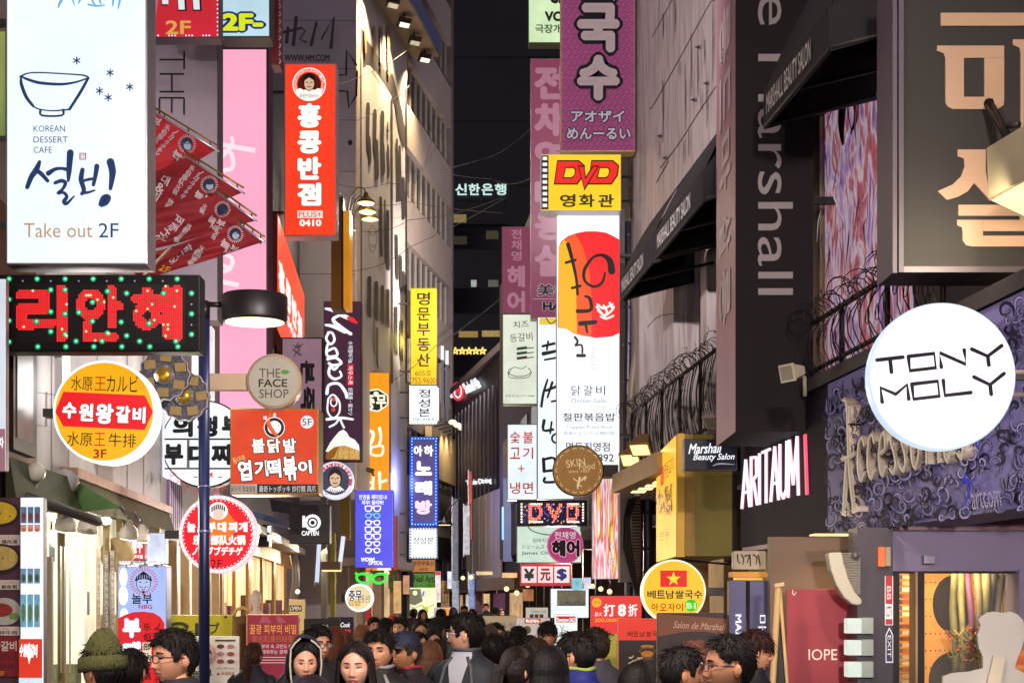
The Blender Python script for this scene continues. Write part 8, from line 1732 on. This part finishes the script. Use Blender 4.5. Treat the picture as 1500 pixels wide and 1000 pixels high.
# yaw: 0 faces the viewer, -90 looks to the left of the picture, 90 to the right, 180 away
person('person in a chunky olive knit beanie seen from behind near the brown menu',150,926,6.9,-128,hair='short',jac='#2a2c24',hat=('beanie',beanie_mesh('#4a4a26')),crown=.165,skin=0)
person('person with short black hair and back turned, half hidden by the olive beanie',193,949,8.4,170,jac='#1a1a1c',seed=2)
person('man in dark framed glasses looking down before the pale blue standing sign',254,919,7.0,-52,jac='#202028',glasses_='#1a1214',skin=1,lids=.35,seed=1,iris=-.5)
person('woman in a dark hood with pale trim looking up past the viewer',446,935,9.0,14,fem=True,hair='long',jac='#1a2030',hat=('hood',hood_mesh('#1c2232','#b0a898')),skin=3,crown=.145,iris=.7,seed=3)
person('man with tousled black hair and glasses behind the hooded woman',465,914,10.2,38,jac='#1c1a1e',glasses_='#141014',seed=4)
person('woman with long parted black hair and downcast eyes at the front of the crowd',521,939,7.8,-6,fem=True,hair='long',hc='#17100f',jac='#18161a',skin=3,lids=.4,seed=5)
person('stern man with short hair and white shirt collar behind the long haired woman',555,920,9.1,-12,jac='#141316',skin=0,wide=1.05,seed=6,collar=0,col2='#8a8684')
person('man in a navy baseball cap and dark jacket with red piping looking down',592,923,9.5,-48,hair='short',hc='#2a2422',jac='#1c1418',skin=2,hat=('cap',cap_mesh('#1a2038','#3a3a3a')),col2='#8a2030',lids=.4,crown=.134,seed=7)
person('woman with long brown streaked hair from behind beside the navy cap',630,938,11.2,172,fem=True,hair='bob',hc='#5a3a28',jac='#8a5a24',seed=8)
person('tall young man with glasses, white t-shirt and open dark jacket looking back over his shoulder',681,896,9.8,-26,jac='#24262c',glasses_='#c8c8d0',skin=3,seed=9,vneck='#a2a2aa',twist=-76,col2='#4a4a4e')
person('woman with dark gathered hair and thin glasses turned away, low in the crowd',757,947,8.2,140,fem=True,hair='pony',hc='#1c1412',jac='#1e1a1e',glasses_='#2a2020',seed=10)
person('woman with long straight black hair seen from behind in the middle of the crowd',805,946,7.7,176,fem=True,hair='long',hc='#100c0d',jac='#141216',seed=11)
person('man with glasses in a blue and navy jacket with lime collar trim turned away',843,924,8.4,-118,jac='#141e6a',glasses_='#1a1412',skin=1,col2='#8a9a3a',seed=12,collar=1)
person('man in a grey coat facing away under the red discount board',872,918,10.6,-150,jac='#3a3840',hc='#2a2018',seed=13,skin=1)
person('woman with shoulder length black hair half turned below the noodle menu board',938,969,7.9,104,fem=True,hair='bob',hc='#130e0e',jac='#1c181a',seed=14)
person('man with cropped black hair in profile before the brown salon poster',1000,946,7.4,104,jac='#1a181c',skin=2,seed=15)
person('older man with swept back hair and thin glasses facing the crowd by the slate signs',1066,928,6.5,-82,hair='old',hc='#171312',jac='#1c1a1a',glasses_='#4a2a3a',skin=0,seed=16,wide=1.04)
person('young man with reddish brown fringe looking towards the lilac shop',1106,921,8.9,66,hair='fringe',hc='#2c1512',jac='#141418',skin=1,seed=17)
person('woman in a dark jacket with brown tied hair before the crimson board',372,940,13.5,165,fem=True,hair='pony',hc='#3a241c',jac='#1a1a22',seed=18)
person('person with plum tinted dark hair, only the crown showing under the hooded woman',458,989,6.2,180,fem=True,hair='bob',hc='#241820',jac='#1c1a20',seed=19)
G='people further back in the crowd'
far=[(492,917,13.6,150,1,'long','#5a2f1e','#2a2420','woman with reddish brown long hair below the dark script board'),(548,903,22,20,0,'short','#14100f','#2a2a30','man with black hair just under the red and white banner'),
(565,904,20,160,0,'short','#1a1412','#5a2a30','man facing away beside the red capped person'),(577,901,23,10,0,'short','#17110f','#5a2a2a','person in a bright red cap far down the street'),(586,903,18,-20,0,'short','#100d0d','#1c1c22','dark haired man in front of the red capped person'),
(606,891,36,170,0,'short','#131010','#2a2e4a','small far person under the green nail sign'),(619,892,33,30,1,'bob','#17110f','#33303a','small far woman in front of the bright yellow poster'),(604,904,19,-140,1,'long','#2c1c16','#3a3030','woman with dark brown long hair under the green sign post'),
(616,908,17,10,1,'bob','#171010','#8a7a68','woman facing us behind the streaked brown hair'),(646,891,27,175,0,'short','#15110f','#24262c','man facing away in front of the balloon poster'),(641,903,16,150,0,'short','#1e1a1a','#2c3a38','man in a green grey coat left of the tall young man'),
(612,925,14.5,60,1,'long','#120e0e','#2a1e1c','woman in profile with warm lit cheek behind the navy cap'),(634,921,15.2,20,1,'bob','#17100e','#3a2a26','woman with warm lit face just left of the tall young man'),(700,902,19.5,-15,0,'fringe','#15100e','#282630','man with a fringe just right of the tall young man'),
(716,914,14.8,-165,1,'bob','#4a382c','#a08a70','woman with ash brown hair below the beige board'),(727,911,16.5,20,0,'short','#120e0d','#3a4a6a','man with black parted hair in front of the beige board'),(741,924,13.2,172,1,'long','#4c3628','#3a3236','woman with light brown hair right of the parted hair man'),
(759,916,16,-25,0,'short','#120f0e','#5a5c64','man with glasses at the edge of the white menu board'),(752,924,12.6,170,0,'short','#17110f','#1c1c20','dark haired man facing away under the white menu board'),(788,934,12.2,-150,1,'bob','#33251d','#7a2a34','woman with brown hair low in front of the white menu board'),
(802,909,14.2,-14,0,'fringe','#14100e','#2a2226','man with a heavy fringe in front of the white and red price board'),(776,930,13,25,1,'bob','#1a1310','#9a9488','woman with short dark hair beside the fringe haired man'),(690,926,12.8,170,0,'short','#3a332e','#3a3a3e','grey haired man right behind the tall young man'),
(704,937,11.8,160,0,'short','#141011','#c08a2a','person with a mustard hood low behind the tall young man'),(728,940,11,-170,0,'short','#130f0f','#1c1c20','broad black haired head low in front of the beige board'),(680,886,40,10,0,'short','#15110f','#2a2a34','tiny far person before the glowing column'),
(664,889,38,170,1,'bob','#1a1310','#3a3038','tiny far woman before the dull glass column'),(712,883,52,0,0,'short','#131010','#1c1c24','tiny far person in the pale doorway'),(726,889,48,160,0,'short','#15100e','#2a2226','tiny far person left of the ring sign'),
(735,891,44,20,1,'bob','#1a1412','#3a2c2c','tiny far woman under the ring sign'),(692,891,34,-20,1,'long','#17110f','#3a2a34','small far woman before the blue white column'),(655,901,24,170,0,'short','#1a1513','#2c2c30','man facing away just above the tall young man shoulder side'),
(672,905,21,-160,1,'bob','#241913','#40363a','woman hidden behind the tall young man head'),(530,914,18,165,1,'long','#6a452c','#46382c','woman with light brown hair behind the long haired front woman'),(505,924,15,-165,1,'bob','#4a2a1c','#2a2022','woman with auburn bob right of the reddish brown hair'),
(770,944,9.6,150,1,'bob','#1c1513','#1e1c20','dark haired woman low between the gathered hair and long hair women'),(722,927,10.6,175,0,'short','#171211','#2a2a2e','dark haired man low near the beige board foot'),(860,926,12.5,-20,0,'short','#15100f','#26262c','man partly hidden behind the blue jacket man'),
(480,927,15.5,20,0,'short','#130f0e','#24222a','man with dark hair beside the chalk board foot'),(640,935,13,-170,0,'short','#2a211c','#33343a','man with dark grey coat left of the white t-shirt')]
for i,(px,top,Y,yaw,fem,hs,hc,jc,lab) in enumerate(far):
    hat=None
    if 'red cap' in lab and lab.startswith('person'): hat=('cap',cap_mesh('#c0202a','#a01a22'))
    person(lab,px,top,Y,yaw,fem=bool(fem),hair=hs,hc=hc,jac=jc,skin=i%4,seed=20+i%3,group=G,hat=hat,glasses_='#141014' if 'glasses' in lab else None,crown=.130)
